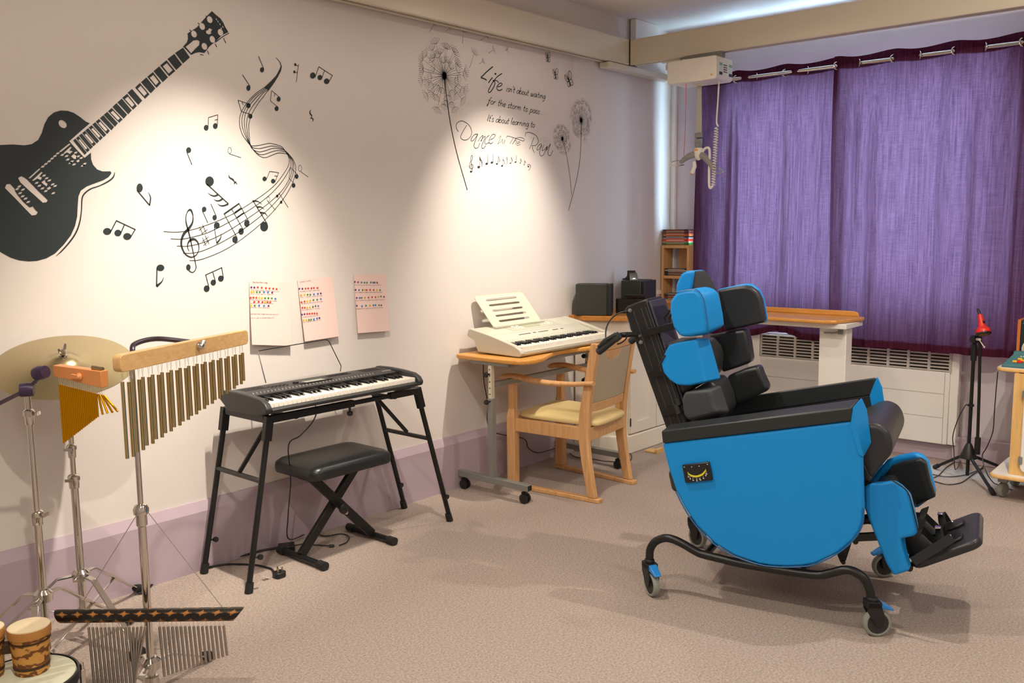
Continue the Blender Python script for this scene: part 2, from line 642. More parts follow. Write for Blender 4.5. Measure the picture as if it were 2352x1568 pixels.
bm = new(); bx(bm, -.28, .62, 2.90, 2.98, -.042, -.004)
obj('carriage', bm, M_ALU, cross, bevel=.004)
bm = new(); bx(bm, .10, .40, 2.94, 2.985, .10, .338); obj('bracket', bm, M_WHITE, cross, bevel=.003)
bm = new(); lathe(bm, [(.008, 0), (.008, -.03), (.014, -.03), (.014, -.06), (.01, -.062)], (-.0, 2.62, 0)); bx(bm, -.012, .012, 2.52, 2.66, -.014, 0)
obj('end_stop', bm, M_ALU, cross)
for yy in (-1.0,):
    bm = new(); bx(bm, -.03, .03, yy, yy + .06, .166, .34); obj('bracket', bm, M_WHITE, cross, bevel=.003)

# ---- hoist motor unit with its strap, spreader bar and handset
H = thing('ceiling_hoist', 'white box ceiling hoist hanging from the rail with strap and grey spreader bar', 'hoist', (5.36, -.63, 2.43))
bm = new(); slab_x(bm, rrect(-.178, .178, 0, .145, .018), -.11, .11)
obj('motor_housing', bm, M_OFFWHITE, H, bevel=.006)
bm = new(); bx(bm, -.022, .022, -.17, .10, .142, .184); obj('trolley', bm, M_GREYMETAL, H, bevel=.003)
bm = new(); bx(bm, -.075, -.035, -.1805, -.1775, .03, .105); bx(bm, .055, .095, -.1805, -.1775, .03, .105)
obj('instruction_label', bm, mat('pale_green_label', '#cfdcd2', .5), H, smooth=False)
bm = new()
for x0 in (-.075, .055):
    bx(bm, x0, x0 + .04, -.1815, -.1805, .088, .105)
obj('label_band', bm, mat('green_label', '#7fb5a0', .5), H, smooth=False)
bm = new()
for x0 in (-.075, .055):
    bx(bm, x0, x0 + .04, -.1815, -.1805, .03, .048)
for k in range(4):
    bx(bm, -.018, .03, -.1815, -.1790, .05 + k * .014, .054 + k * .014)
obj('label_print', bm, mat('navy_print', '#262a45', .5), H, smooth=False)
bm = new(); lathe(bm, [(.006, 0), (.005, .003), (0, .004)], (-.111, -.145, .028), (-1, 0, 0), 12); obj('indicator', bm, mat('yellow_led', '#e8b52a', .3), H)
bm = new(); bx(bm, -.012, .012, -.03, .03, -.012, 0); obj('strap_guide', bm, M_OFFWHITE, H, bevel=.003)
bm = new()
prism(bm, [(-.002, -.015, -.01), (.002, -.015, -.01), (.002, .015, -.01), (-.002, .015, -.01)], [(-.002, -.022, -.32), (.002, -.022, -.32), (.002, .022, -.32), (-.002, .022, -.32)])
obj('strap', bm, mat('grey_webbing', '#b5b0a6', .8, bump=.2, bscale=900), H, smooth=False)
bm = new(); bx(bm, -.010, .010, -.026, .026, -.345, -.315); bx(bm, -.012, .012, -.024, .024, -.385, -.352)
lathe(bm, [(.026, -.38), (.024, -.40), (.016, -.42)], (0, 0, 0), (0, 0, 1), 12)
obj('strap_buckle', bm, M_GREYMETAL, H, bevel=.003)
bm = new()
lathe(bm, [(.001, -.412), (.026, -.412), (.030, -.425), (.030, -.455), (.022, -.475), (.010, -.49), (.001, -.492)], seg=20)
obj('swivel_head', bm, M_OFFWHITE, H)
bm = new(); bx(bm, -.031, -.029, -.012, .012, -.432, -.420); obj('button', bm, mat('amber_plastic', '#e8a825', .3), H, bevel=.001)
bm = new(); tube(bm, [(-.03, .118, -.505), (-.02, .09, -.478), (-.01, .045, -.456), (0, 0, -.452), (0, -.04, -.47), (.0, -.085, -.515), (0, -.115, -.56)], [.010, .017, .021, .024, .022, .019, .013], 14, smooth=5)
obj('spreader_bar', bm, mat('grey_padding', '#8f8d8a', .6), H)
for sg, c in ((1, (-.03, .135, -.508)), (-1, (0, -.135, -.57))):
    bm = new()
    pts = [(c[0] + .02, c[1] - .035 * sg, c[2] + .008), (c[0] - .01, c[1], c[2] + .022), (c[0] - .02, c[1] + .045 * sg, c[2] + .008), (c[0] - .012, c[1] + .05 * sg, c[2] - .008), (c[0], c[1], c[2] - .012), (c[0] + .02, c[1] - .035 * sg, c[2] - .006)]
    tube(bm, pts, .0035, 8, smooth=5)
    obj('sling_hook', bm, M_CHROME, H)
bm = new(); tube(bm, [(-.02, .02, -.50), (-.02, .015, -.53), (-.03, .03, -.575)], [.012, .013, .014], 12)
lathe(bm, [(.014, 0), (.009, .004)], (-.03, .03, -.579), (0, 0, 1), 12)
obj('handset', bm, M_OFFWHITE, H)
bm = new(); lathe(bm, [(.0001, -.006), (.012, -.004), (.0135, 0)], (-.03, .03, -.577), (0, 0, 1), 12); obj('handset_button', bm, mat('amber_plastic', '#e8a825', .3), H)
bm = new(); tube(bm, [(.0, -.14, .0), (0, -.135, -.12), (0, -.128, -.25), (0, -.14, -.285)], .005, 8, smooth=4)
hel = []
for k in range(22 * 10):
    a = k / 10 * 2 * math.pi
    z = -.29 - k / 220 * .37
    hel.append((.011 * math.cos(a), -.128 + .018 * (k / 220) + .011 * math.sin(a), z))
tube(bm, hel, .0038, 6)
tube(bm, [(0, -.11, -.66), (.0, -.092, -.675), (0, -.082, -.65), (0, -.08, -.55), (0, -.082, -.44), (0, -.07, -.415), (0, -.045, -.42), (0, -.03, -.44)], .0085, 8, smooth=5)
obj('coiled_cable', bm, M_OFFWHITE, H)
bm = new(); tube(bm, [(-.06, .065, 0), (-.06, .065, -.25), (-.062, .072, -.46)], .0018, 6); obj('emergency_cord', bm, M_RED, H)

# ---- curtain rod and curtains
XR_, ZR_ = 5.965, 2.535
rod = thing('curtain_rod', 'shiny chrome curtain rod threaded through the purple curtain eyelets', 'curtain rod', (XR_, -1.5, ZR_))
bm = new(); tube(bm, [(0, 1.2, 0), (0, -1.5, 0)], .0135, 16); obj('pole', bm, M_CHROME, rod)
for yy in (1.15, -1.45):
    bm = new(); tube(bm, [(0, yy, 0), (.133, yy, 0)], .008, 10); lathe(bm, [(.022, 0), (.022, -.006)], (.134, yy, 0), (1, 0, 0), 16); obj('bracket', bm, M_CHROME, rod)
CROSS = [p[0] for p in [(-0.5808,2.5242),(-0.7284,2.5281),(-0.9435,2.5265),(-1.0925,2.5288),(-1.3058,2.5338),(-1.4411,2.5281),(-1.6627,2.5298),(-1.8103,2.5319),(-2.0189,2.5328),(-2.1759,2.5319),(-2.3806,2.5334),(-2.5394,2.5304),(-2.6959,2.5316)]]


def phase(y):
    """zero crossings of the fabric wave at the eyelets"""
    c = CROSS
    if y > c[0]:
        return (c[0] - y) / (c[0] - c[1]) * math.pi
    for i in range(len(c) - 1):
        if c[i] >= y >= c[i + 1]:
            return (i + (c[i] - y) / (c[i] - c[i + 1])) * math.pi
    return (len(c) - 1 + (c[-1] - y) / .07) * math.pi


def curtain(name, label, ya, yb, seed, zb, skew_l, skew_r, xoff):
    rnd = random.Random(seed)
    root = thing(name, label, 'curtain', (XR_, (ya + yb) / 2, ZR_), 0, 'purple eyelet curtains')
    NU, NV = 260, 70
    ztop = ZR_ + .052
    folds = [(rnd.uniform(0, 1), rnd.uniform(.010, .028), rnd.uniform(-.03, .03), rnd.uniform(-.03, .03)) for _ in range(20)]
    bm = new()
    grid = []
    for j in range(NV + 1):
        v = j / NV
        row = []
        for i in range(NU + 1):
            u = i / NU
            y0 = ya + (yb - ya) * u
            y = y0 + (skew_l * (1 - u) + skew_r * u) * v
            ph = phase(y0)
            # behind the rod (towards the window) where the rod shows
            wav = -math.sin(ph) * .034 * max(0, 1 - v * 3.2) ** 1.2
            x = wav + xoff * (1 + 1.4 * min(1, v * 3))
            for c, w, a, dr in folds:
                x += a * math.exp(-((u - c - dr * v) / w) ** 2) * min(1, v * 4) * (0.6 + .4 * v)
            x += .010 * math.sin(ph) * min(1, v * 2)
            z = ztop + (zb(u) - ztop) * v + .010 * math.cos(ph * 1.0 + .6) * (1 - v) ** 8
            row.append(bm.verts.new((x, y - (ya + yb) / 2, z - ZR_)))
        grid.append(row)
    for j in range(NV):
        for i in range(NU):
            bm.faces.new((grid[j][i], grid[j][i + 1], grid[j + 1][i + 1], grid[j + 1][i]))
    obj('fabric', bm, M_CURTAIN, root, angle=180)
    # double hems, as strips of the same cloth behind the fabric
    bm = new()
    for (j0, j1) in ((0, int(NV * .052)), (NV - 2, NV)):
        lo = [[bm.verts.new((0.004 + grid_x[0], grid_x[1], grid_x[2])) for grid_x in HC[j]] for HC in [CG(root)] for j in range(j0, j1 + 1)]
        for j in range(len(lo) - 1):
            for i in range(NU):
                bm.faces.new((lo[j][i], lo[j][i + 1], lo[j + 1][i + 1], lo[j + 1][i]))
    obj('hem', bm, M_CURTAIN, root, angle=180)
    for k, c in enumerate(CROSS):
        if min(ya, yb) < c < max(ya, yb):
            bm = new()
            sg = 1 if k % 2 == 0 else -1
            ax = Vector((1, sg * 1.0, 0)).normalized()
            R0, r0 = .023, .0055
            s = Vector((0, 0, 1)); t = ax.cross(s)
            rings = []
            for q in range(20):
                a = 2 * math.pi * q / 20
                d = s * math.cos(a) + t * math.sin(a)
                rings.append([bm.verts.new(Vector((xoff, c - (ya + yb) / 2, 0)) + d * (R0 + r0 * math.cos(b)) + ax * (r0 * .8 * math.sin(b))) for b in [2 * math.pi * w / 8 for w in range(8)]])
            for q in range(20):
                for w in range(8):
                    bm.faces.new((rings[q][w], rings[(q + 1) % 20][w], rings[(q + 1) % 20][(w + 1) % 8], rings[q][(w + 1) % 8]))
            obj('eyelet', bm, M_CHROME, root)
    return root


def CG(root):
    f = [c for c in root.children if c.name.startswith('fabric')][0]
    NU = 260
    co = [v.co.copy() for v in f.data.vertices]
    return [co[j * (NU + 1):(j + 1) * (NU + 1)] for j in range(71)]


CE = [(-0.2716,2.4974),(-0.2322,1.1191),(-1.3142,2.5382),(-1.3096,0.7064),(-1.334,2.5413),(-1.3693,0.6961),(-0.1405,1.5734),(-0.9527,0.7259),(-2.115,0.6989)]
curtain('eyelet_curtain', 'purple eyelet curtain nearer the corner shelf, hanging behind the white hoist', CE[0][0], CE[2][0] - .03, 3, lambda u: .715 + .05 * math.exp(-((u - .62) / .12) ** 2), CE[1][0] - CE[0][0], CE[3][0] - CE[2][0], .012)
curtain('eyelet_curtain', 'wide purple eyelet curtain hanging behind the red microphone', CE[4][0] + .055, -2.72, 11, lambda u: .715 - .012 * u, CE[5][0] - CE[4][0], 0.02, -.012)

# ---- radiator casing below the window
RD = [(-0.6954,0.7342),(-0.7899,0.7248),(-2.0607,0.6937),(-2.1113,0.6923),(-2.0845,0.1268),(-0.7967,0.5894),(-2.0577,0.5937),(-2.0548,0.4347),(-2.0568,0.2808)]
RA = thing('radiator', 'white panel radiator with a slotted grille below the purple curtains', 'radiator', (6.04, -1.3, .11))
yl, yr = RD[1][0] + 1.3, RD[2][0] + 1.3
zt, zg = .735 - .11, .575 - .11
bm = new(); bx(bm, -.02, .055, yr, yl, 0, zg)
z1_, z2_ = RD[7][1] - .11, RD[8][1] - .11
obj('front_panel', bm, M_WHITE, RA, bevel=.004)
bm = new()
for zz in (z1_, z2_):
    bx(bm, -.0212, -.0195, yr + .03, yl - .03, zz - .0015, zz + .0015)
bx(bm, -.0212, -.0195, yr + .026, yr + .029, 0.005, zg)
obj('panel_joint', bm, mat('grey_joint', '#a9a49c', .6), RA, smooth=False)
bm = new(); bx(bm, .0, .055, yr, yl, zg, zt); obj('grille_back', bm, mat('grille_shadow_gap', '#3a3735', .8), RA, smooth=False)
bm = new()
for k in range(8):
    z = zg + .008 + k * (zt - zg - .012) / 7
    bx(bm, -.018, .004, yr, yl, z - .0045, z + .0045)
NG = 10
for k in range(NG + 1):
    y = yl + (yr - yl) * k / NG
    bx(bm, -.02, .006, y - .008, y + .008, zg, zt)
obj('grille', bm, mat('grey_white_grille', '#bdb6ac', .4), RA, smooth=False)
bm = new(); bx(bm, -.02, .055, yl, RD[0][0] + 1.3, -.09, zt + .01); obj('side_casing', bm, M_WHITE, RA, bevel=.004)
bm = new(); bx(bm, -.01, .055, RD[3][0] + 1.3, yr, 0, zt + .01); obj('side_casing', bm, M_WHITE, RA, bevel=.004)
bm = new(); bx(bm, .01, .055, RD[3][0] + 1.3, RD[0][0] + 1.3, zt, zt + .012); obj('top_casing', bm, M_WHITE, RA, bevel=.003)

# ================================================================ STICKERS AND PAPERS ON THE MUSIC WALL
YS = -0.0012
RIB_N = 5


def rib(bm, pts, w, smooth=RIB_N, y=YS):
    """flat ribbon along a wall polyline (x, z); w one width or a list"""
    p = catmull([(q[0], 0, q[1]) for q in pts], smooth) if smooth and len(pts) > 2 else [Vector((q[0], 0, q[1])) for q in pts]
    n = len(p)
    vs = []
    for i in range(n):
        d = (p[min(n - 1, i + 1)] - p[max(0, i - 1)])
        d = d.normalized() if d.length > 1e-9 else Vector((1, 0, 0))
        nr = Vector((-d.z, 0, d.x))
        if isinstance(w, (list, tuple)):
            f = i / (n - 1) * (len(w) - 1)
            k = min(len(w) - 2, int(f))
            ww = w[k] * (1 - (f - k)) + w[k + 1] * (f - k)
        else:
            ww = w
        vs.append((bm.verts.new((p[i].x + nr.x * ww / 2, y, p[i].z + nr.z * ww / 2)), bm.verts.new((p[i].x - nr.x * ww / 2, y, p[i].z - nr.z * ww / 2))))
    for i in range(n - 1):
        bm.faces.new((vs[i][0], vs[i + 1][0], vs[i + 1][1], vs[i][1]))


def poly(bm, loops, y=YS):
    """filled wall polygon, first loop the outline and the others holes"""
    vl = [[Vector((q[0], q[1], 0)) for q in l] for l in loops]
    flat = [q for l in loops for q in l]
    vs = [bm.verts.new((q[0], y, q[1])) for q in flat]
    for t in tessellate_polygon(vl):
        try:
            bm.faces.new([vs[i] for i in t])
        except ValueError:
            pass


def rounded(pts, n=4):
    p = [Vector((q[0], 0, q[1])) for q in pts]
    L = len(p)
    out = []
    for i in range(L):
        a, b, c, d = p[i - 1], p[i], p[(i + 1) % L], p[(i + 2) % L]
        for k in range(n):
            t = k / n
            v = 0.5 * ((2 * b) + (c - a) * t + (2 * a - 5 * b + 4 * c - d) * t * t + (3 * b - a - 3 * c + d) * t ** 3)
            out.append((v.x, v.z))
    return out


def flat(name, bm, m=None, parent=None):
    for f in bm.faces:
        f.normal_update()
        if f.normal.y > 0:
            f.normal_flip()
    return obj(name, bm, m or M_DECAL, parent, smooth=False, recalc=False)


# ---- guitar
G = thing('guitar_wall_sticker', 'large black electric guitar silhouette sticker at the left of the wall', 'wall sticker')
bm = new()
gb = [(1.3005,1.8251),(1.322,1.8276),(1.3658,1.8323),(1.4063,1.8317),(1.4329,1.8377),(1.4569,1.8548),(1.4721,1.8813),(1.4842,1.9155),(1.4996,1.9422),(1.5223,1.9619),(1.5464,1.9712),(1.5741,1.9725),(1.5977,1.9666),(1.621,1.9526),(1.6404,1.9381),(1.6564,1.9321),(1.6129,1.8943),(1.572,1.8577),(1.5992,1.826),(1.6265,1.7971),(1.6528,1.8189),(1.6518,1.7923),(1.6579,1.772),(1.6734,1.7542),(1.694,1.7476),(1.7261,1.7494),(1.7299,1.742),(1.7181,1.7269),(1.6959,1.7136),(1.6613,1.7001),(1.6271,1.6867),(1.6033,1.6697),(1.5923,1.6469),(1.5869,1.61),(1.582,1.569),(1.5713,1.5321),(1.5525,1.4954),(1.5219,1.4591),(1.4879,1.4273),(1.4553,1.4101),(1.42,1.4012),(1.3895,1.4002),(1.3561,1.4053),(1.3274,1.416),(1.2926,1.4385),(1.2523,1.4722),(1.2004,1.5223),(1.176,1.6049),(1.199,1.7247),(1.2424,1.7976)]
holes = [
    [(1.3751,1.7105),(1.3867,1.7175),(1.3993,1.7114),(1.4088,1.7035),(1.4395,1.6683),(1.4759,1.6306),(1.4707,1.6225),(1.457,1.6203),(1.4374,1.6398),(1.4091,1.6667),(1.3813,1.6952)],
    [(1.3265,1.6723),(1.333,1.686),(1.3458,1.6875),(1.361,1.6694),(1.3669,1.6501),(1.3878,1.6212),(1.4081,1.6019),(1.4197,1.606),(1.4282,1.5922),(1.4364,1.5844),(1.4288,1.5744),(1.4135,1.5723),(1.3961,1.5919),(1.3619,1.6325)],
    [(1.5632,1.9091),(1.5579,1.9061),(1.5513,1.9059),(1.5447,1.9088),(1.5395,1.914),(1.5367,1.9205),(1.5368,1.9272),(1.5398,1.9325),(1.5451,1.9356),(1.5517,1.9358),(1.5583,1.933),(1.5635,1.9278),(1.5664,1.9212),(1.5663,1.9145)],
    [(1.4116,1.711),(1.4529,1.7488),(1.4586,1.7478),(1.4179,1.7101)], [(1.4229,1.7016),(1.4597,1.7364),(1.4653,1.7347),(1.4516,1.7192),(1.4612,1.7156),(1.4555,1.7055),(1.4433,1.711),(1.4298,1.7019)],
    [(1.5306,1.816),(1.5714,1.8493),(1.5765,1.8468),(1.5372,1.8144)], [(1.546,1.8101),(1.5745,1.8366),(1.5804,1.835),(1.5695,1.8223),(1.5834,1.8202),(1.5706,1.8091),(1.561,1.8149),(1.5515,1.8092)],
    [(1.4569,1.6976),(1.471,1.7072),(1.4723,1.6981),(1.4804,1.6924),(1.475,1.6823),(1.4648,1.69)], [(1.4744,1.6744),(1.4867,1.6827),(1.4921,1.6768),(1.4818,1.6694)],
    [(1.5748,1.8004),(1.5867,1.81),(1.5983,1.8017),(1.5955,1.7914),(1.5854,1.7909)], [(1.5929,1.7832),(1.6036,1.7906),(1.608,1.7839),(1.5987,1.7782)]]
for cx_, cz_ in [(1.525,1.8093),(1.5137,1.7984),(1.5024,1.7882),(1.4904,1.7773),(1.478,1.7668),(1.4661,1.7564),(1.4772,1.7134),(1.4683,1.7229),(1.4863,1.7053),(1.4978,1.691),(1.4707,1.6651),(1.4977,1.6578),(1.4483,1.6843),(1.459,1.6747),(1.4395,1.6947),(1.5064,1.6852),(1.5611,1.7877),(1.5576,1.8007),(1.5416,1.8043),(1.5839,1.7702),(1.6171,1.7673),(1.5698,1.7752),(1.5932,1.8156),(1.6015,1.8019),(1.613,1.7964),(1.625,1.7746),(1.5767,1.7812),(1.3683,1.6696),(1.3776,1.655),(1.3857,1.6435),(1.3955,1.6351),(1.404,1.6227),(1.3765,1.6795),(1.3886,1.6682)]:
    holes.append([(cx_ - .008, cz_ - .005), (cx_ + .004, cz_ - .003), (cx_ + .009, cz_ + .005), (cx_ - .002, cz_ + .003)])
poly(bm, [gb] + holes)
rib(bm, [(1.7444,1.7468),(1.7352,1.7255),(1.7126,1.7079),(1.6774,1.6902),(1.643,1.6777),(1.6182,1.6598),(1.6061,1.639),(1.6005,1.5938),(1.5908,1.5485),(1.5736,1.5075),(1.5468,1.4709),(1.5122,1.4348),(1.4903,1.4163)], [.002, .006, .006, .004, .005, .006, .005, .004, .005, .006, .006, .005, .001])
flat('body', bm, parent=G)
bm = new()
frets = [
    ([(2.035,2.2518),(2.0728,2.2789),(2.1019,2.2429),(2.0688,2.2133)], 0), ([(1.9992,2.2225),(2.0312,2.2474),(2.064,2.2079),(2.036,2.1825)], 0),
    ([(1.9651,2.1922),(1.9946,2.2168),(2.0313,2.1779),(2.0023,2.1526)], 1), ([(1.9345,2.1649),(1.9606,2.1877),(1.9968,2.148),(1.9725,2.1254)], 0),
    ([(1.9056,2.1392),(1.9313,2.161),(1.965,2.1214),(1.9435,2.0993)], 1), ([(1.8774,2.1146),(1.9016,2.136),(1.9378,2.096),(1.9165,2.0741)], 0),
    ([(1.8508,2.0904),(1.8726,2.111),(1.9108,2.0696),(1.8907,2.05)], 1), ([(1.8179,2.0665),(1.8372,2.0832),(1.8776,2.0409),(1.8599,2.0225)], 0),
    ([(1.7943,2.0442),(1.8155,2.0617),(1.8534,2.0172),(1.8367,2.001)], 1), ([(1.7729,2.0237),(1.792,2.0401),(1.8308,1.9977),(1.8151,1.9809)], 0),
    ([(1.7518,2.0038),(1.7688,2.0207),(1.8101,1.9785),(1.7948,1.9618)], 0), ([(1.7321,1.9857),(1.7484,1.9997),(1.7898,1.9583),(1.7756,1.9441)], 1),
    ([(1.7143,1.9701),(1.7288,1.9828),(1.7695,1.9417),(1.7565,1.9269)], 0), ([(1.6978,1.9555),(1.7122,1.9681),(1.7525,1.9251),(1.7417,1.9116)], 0),
    ([(1.6806,1.9409),(1.6937,1.9522),(1.7344,1.9092),(1.7229,1.8958)], 1), ([(1.666,1.9285),(1.6781,1.9381),(1.7188,1.8928),(1.7084,1.8826)], 0),
    ([(1.651,1.9161),(1.6631,1.9253),(1.7043,1.8804),(1.6931,1.8691)], 1), ([(1.6369,1.9031),(1.6482,1.9133),(1.689,1.8661),(1.6786,1.856)], 0),
    ([(1.6241,1.8928),(1.6349,1.9018),(1.6754,1.8539),(1.6644,1.8438)], 1), ([(1.6109,1.8815),(1.6217,1.8904),(1.6623,1.8418),(1.6517,1.8317)], 0),
    ([(1.599,1.8714),(1.6082,1.8794),(1.6488,1.8289),(1.6387,1.8197)], 1), ([(1.5872,1.8613),(1.5963,1.8693),(1.6366,1.8177),(1.6284,1.8086)], 0)]
for q, inlay in frets:
    if inlay:
        c = (sum(p[0] for p in q) / 4, sum(p[1] for p in q) / 4)
        poly(bm, [q, [(c[0] + (p[0] - c[0]) * .66, c[1] + (p[1] - c[1]) * .66) for p in q]])
    else:
        poly(bm, [q])
flat('fretboard', bm, parent=G)
bm = new()
hh = [[(2.0851,2.2839),(2.1006,2.2961),(2.1229,2.3154),(2.1405,2.3203),(2.1516,2.3163),(2.1484,2.2997),(2.1291,2.2816),(2.1089,2.2611)]]
for c in [(2.2058,2.415),(2.1678,2.3806),(2.1273,2.3429),(2.2549,2.3693),(2.2137,2.3336),(2.1735,2.2984)]:
    hh.append([(c[0] + .0135 * math.cos(a), c[1] + .0145 * math.sin(a)) for a in [2 * math.pi * k / 12 for k in range(12)]])
hh.append([(2.1843,2.3637),(2.1963,2.3709),(2.2,2.3783),(2.2152,2.3754),(2.2075,2.3632),(2.2095,2.3574),(2.1975,2.3515),(2.1861,2.3547)])
for c in [(2.238,2.4211),(2.2455,2.4129),(2.2545,2.4033),(2.2682,2.3943),(2.2597,2.3864)]:
    hh.append([(c[0] - .004, c[1] + .003), (c[0] + .001, c[1] + .004), (c[0] + .004, c[1] - .004), (c[0] - .001, c[1] - .003)])
poly(bm, [[(2.073,2.283),(2.0921,2.3036),(2.0974,2.3164),(2.0983,2.3325),(2.0966,2.3402),(2.1436,2.3735),(2.1706,2.404),(2.1927,2.4278),(2.2183,2.4524),(2.2354,2.441),(2.2583,2.4285),(2.2716,2.4122),(2.2802,2.395),(2.2945,2.3766),(2.2589,2.3567),(2.2337,2.3304),(2.1993,2.3029),(2.1719,2.2705),(2.1466,2.2703),(2.1281,2.2646),(2.1093,2.2539)]] + hh)
for seg in ([(2.2689,2.3479),(2.2731,2.3382),(2.2797,2.3267)], [(2.2259,2.3169),(2.2331,2.3036)], [(2.1865,2.2827),(2.1935,2.2674)], [(2.1507,2.2616),(2.1667,2.2605)], [(2.2972,2.3728),(2.2634,2.3512),(2.2286,2.3235)], [(2.1871,2.4277),(2.1933,2.4231)], [(2.1484,2.3924),(2.1559,2.3875)], [(2.1065,2.3569),(2.1144,2.353)]):
    rib(bm, seg, .0035)
flat('headstock', bm, parent=G)

# ---- flowing stave with its clef and notes
T = thing('music_stave_sticker', 'flowing black music stave sticker with a treble clef, curling up the wall', 'wall sticker')
L1 = [
    ([(1.937,1.5081),(1.982,1.5042),(2.032,1.5073),(2.0915,1.5194),(2.1568,1.539),(2.2239,1.5628),(2.293,1.5928),(2.3777,1.6387),(2.4418,1.676),(2.503,1.7196),(2.5468,1.7654),(2.5818,1.8113)], [(2.5871,1.8423),(2.5757,1.866),(2.5519,1.894),(2.5254,1.9027),(2.4827,1.9079),(2.4439,1.8993),(2.4077,1.892),(2.3821,1.8921),(2.3617,1.9108),(2.34,1.9392),(2.3287,1.978),(2.3319,2.0144),(2.348,2.0488),(2.3791,2.088),(2.4243,2.129),(2.4696,2.1589)]),
    ([(1.967,1.4762),(2.0184,1.4743),(2.0736,1.4836),(2.1383,1.4991),(2.2052,1.526),(2.274,1.5573),(2.3536,1.5989),(2.4265,1.6414),(2.4922,1.6886),(2.5455,1.7402),(2.5906,1.8001)], [(2.5953,1.8357),(2.5778,1.8661),(2.5545,1.8873),(2.5005,1.8967),(2.4594,1.8884),(2.423,1.8805),(2.3896,1.8842),(2.3729,1.9015),(2.3501,1.9465),(2.3407,1.9855),(2.3465,2.0223),(2.366,2.0603),(2.3992,2.0999),(2.4362,2.1303),(2.4734,2.1543)]),
    ([(1.9936,1.4456),(2.0398,1.4436),(2.1035,1.4542),(2.1778,1.4786),(2.2546,1.5128),(2.3339,1.5555),(2.4064,1.5974),(2.4809,1.6462),(2.5434,1.6976),(2.5885,1.7573),(2.6054,1.8124)], [(2.6017,1.836),(2.58,1.868),(2.5576,1.8823),(2.504,1.8867),(2.4586,1.8731),(2.4222,1.8659),(2.3911,1.8759),(2.3758,1.8984),(2.3596,1.9439),(2.353,1.9865),(2.3603,2.0268),(2.3817,2.0651),(2.4108,2.0978),(2.444,2.1278),(2.4772,2.1513)]),
    ([(2.0205,1.4137),(2.0654,1.4135),(2.1177,1.4231),(2.2011,1.4543),(2.2876,1.4958),(2.3681,1.5423),(2.4419,1.592),(2.5132,1.6506),(2.5674,1.7099),(2.6031,1.7656),(2.6125,1.8127)], [(2.606,1.838),(2.5841,1.8665),(2.5656,1.8741),(2.5242,1.8779),(2.4867,1.8679),(2.4497,1.8556),(2.4217,1.8558),(2.3967,1.8712),(2.3773,1.8968),(2.3674,1.9445),(2.3651,1.9875),(2.3758,2.0281),(2.3972,2.0632),(2.4265,2.096),(2.4602,2.1328),(2.481,2.1467)]),
    ([(2.0478,1.3816),(2.0833,1.3812),(2.132,1.3917),(2.2073,1.4172),(2.2853,1.4546),(2.366,1.5044),(2.4401,1.5575),(2.5068,1.6157),(2.5658,1.6788),(2.6067,1.7423),(2.6229,1.8015)], [(2.6123,1.8366),(2.5901,1.8598),(2.5735,1.8652),(2.5319,1.867),(2.4984,1.8566),(2.457,1.8417),(2.4291,1.846),(2.4023,1.8648),(2.3803,1.8936),(2.3765,1.9318),(2.3759,1.9784),(2.3869,2.0158),(2.4042,2.0473),(2.4339,2.0867),(2.4635,2.1197),(2.485,2.1455)])]
for a, b in L1:
    bm = new(); rib(bm, a + b, .0028, 4); flat('stave_line', bm, parent=T)
bm = new(); poly(bm, [[(2.4655,2.1574),(2.5034,2.1895),(2.5333,2.2182),(2.5533,2.2477),(2.5612,2.2655),(2.5562,2.2811),(2.5461,2.2916),(2.5355,2.2993),(2.5375,2.3002),(2.5494,2.2927),(2.5612,2.2808),(2.5677,2.263),(2.5612,2.2419),(2.5455,2.2163),(2.5236,2.1867),(2.5019,2.1607),(2.4872,2.143),(2.4831,2.1486),(2.4753,2.1528)]])
flat('stave_tail', bm, parent=T)
bm = new()
rib(bm, [(2.0494,1.4212),(2.0433,1.4374),(2.0465,1.4571),(2.061,1.4705),(2.0769,1.4727),(2.0919,1.4599),(2.0965,1.4363),(2.0891,1.4129),(2.0724,1.3989),(2.0526,1.3966),(2.03,1.4109),(2.0163,1.4398),(2.0161,1.4683),(2.0294,1.4966),(2.0521,1.5178),(2.0712,1.5428),(2.0768,1.5714),(2.0704,1.5946),(2.0628,1.5992),(2.0505,1.5891),(2.042,1.5642),(2.0436,1.5393),(2.0514,1.5071),(2.0604,1.4604),(2.0691,1.4098),(2.0764,1.3662),(2.0773,1.348),(2.0686,1.3339),(2.0565,1.3297),(2.0432,1.3385)],
    [.002, .004, .006, .012, .010, .006, .004, .004, .005, .006, .006, .008, .009, .012, .012, .008, .004, .008, .009, .004, .004, .006, .007, .005, .004, .004, .004, .004, .004, .006])
poly(bm, [[(2.0519,1.3519),(2.0505,1.346),(2.0473,1.3414),(2.0429,1.3389),(2.0382,1.3391),(2.0341,1.3419),(2.0315,1.3468),(2.0308,1.3527),(2.0322,1.3586),(2.0354,1.3632),(2.0398,1.3657),(2.0445,1.3656),(2.0486,1.3628),(2.0512,1.3579)]])
flat('treble_clef', bm, parent=T)


def note(name, parent, heads, stems, w=.0035, rings=(), curves=()):
    bm = new()
    for h in heads:
        poly(bm, [h])
    for s in stems:
        rib(bm, s, w, 0)
    for s in rings:
        rib(bm, list(s) + [s[0]], w * .8, 0)
    for s, ww in curves:
        rib(bm, s, ww, 5)
    return flat(name, bm, parent=parent)


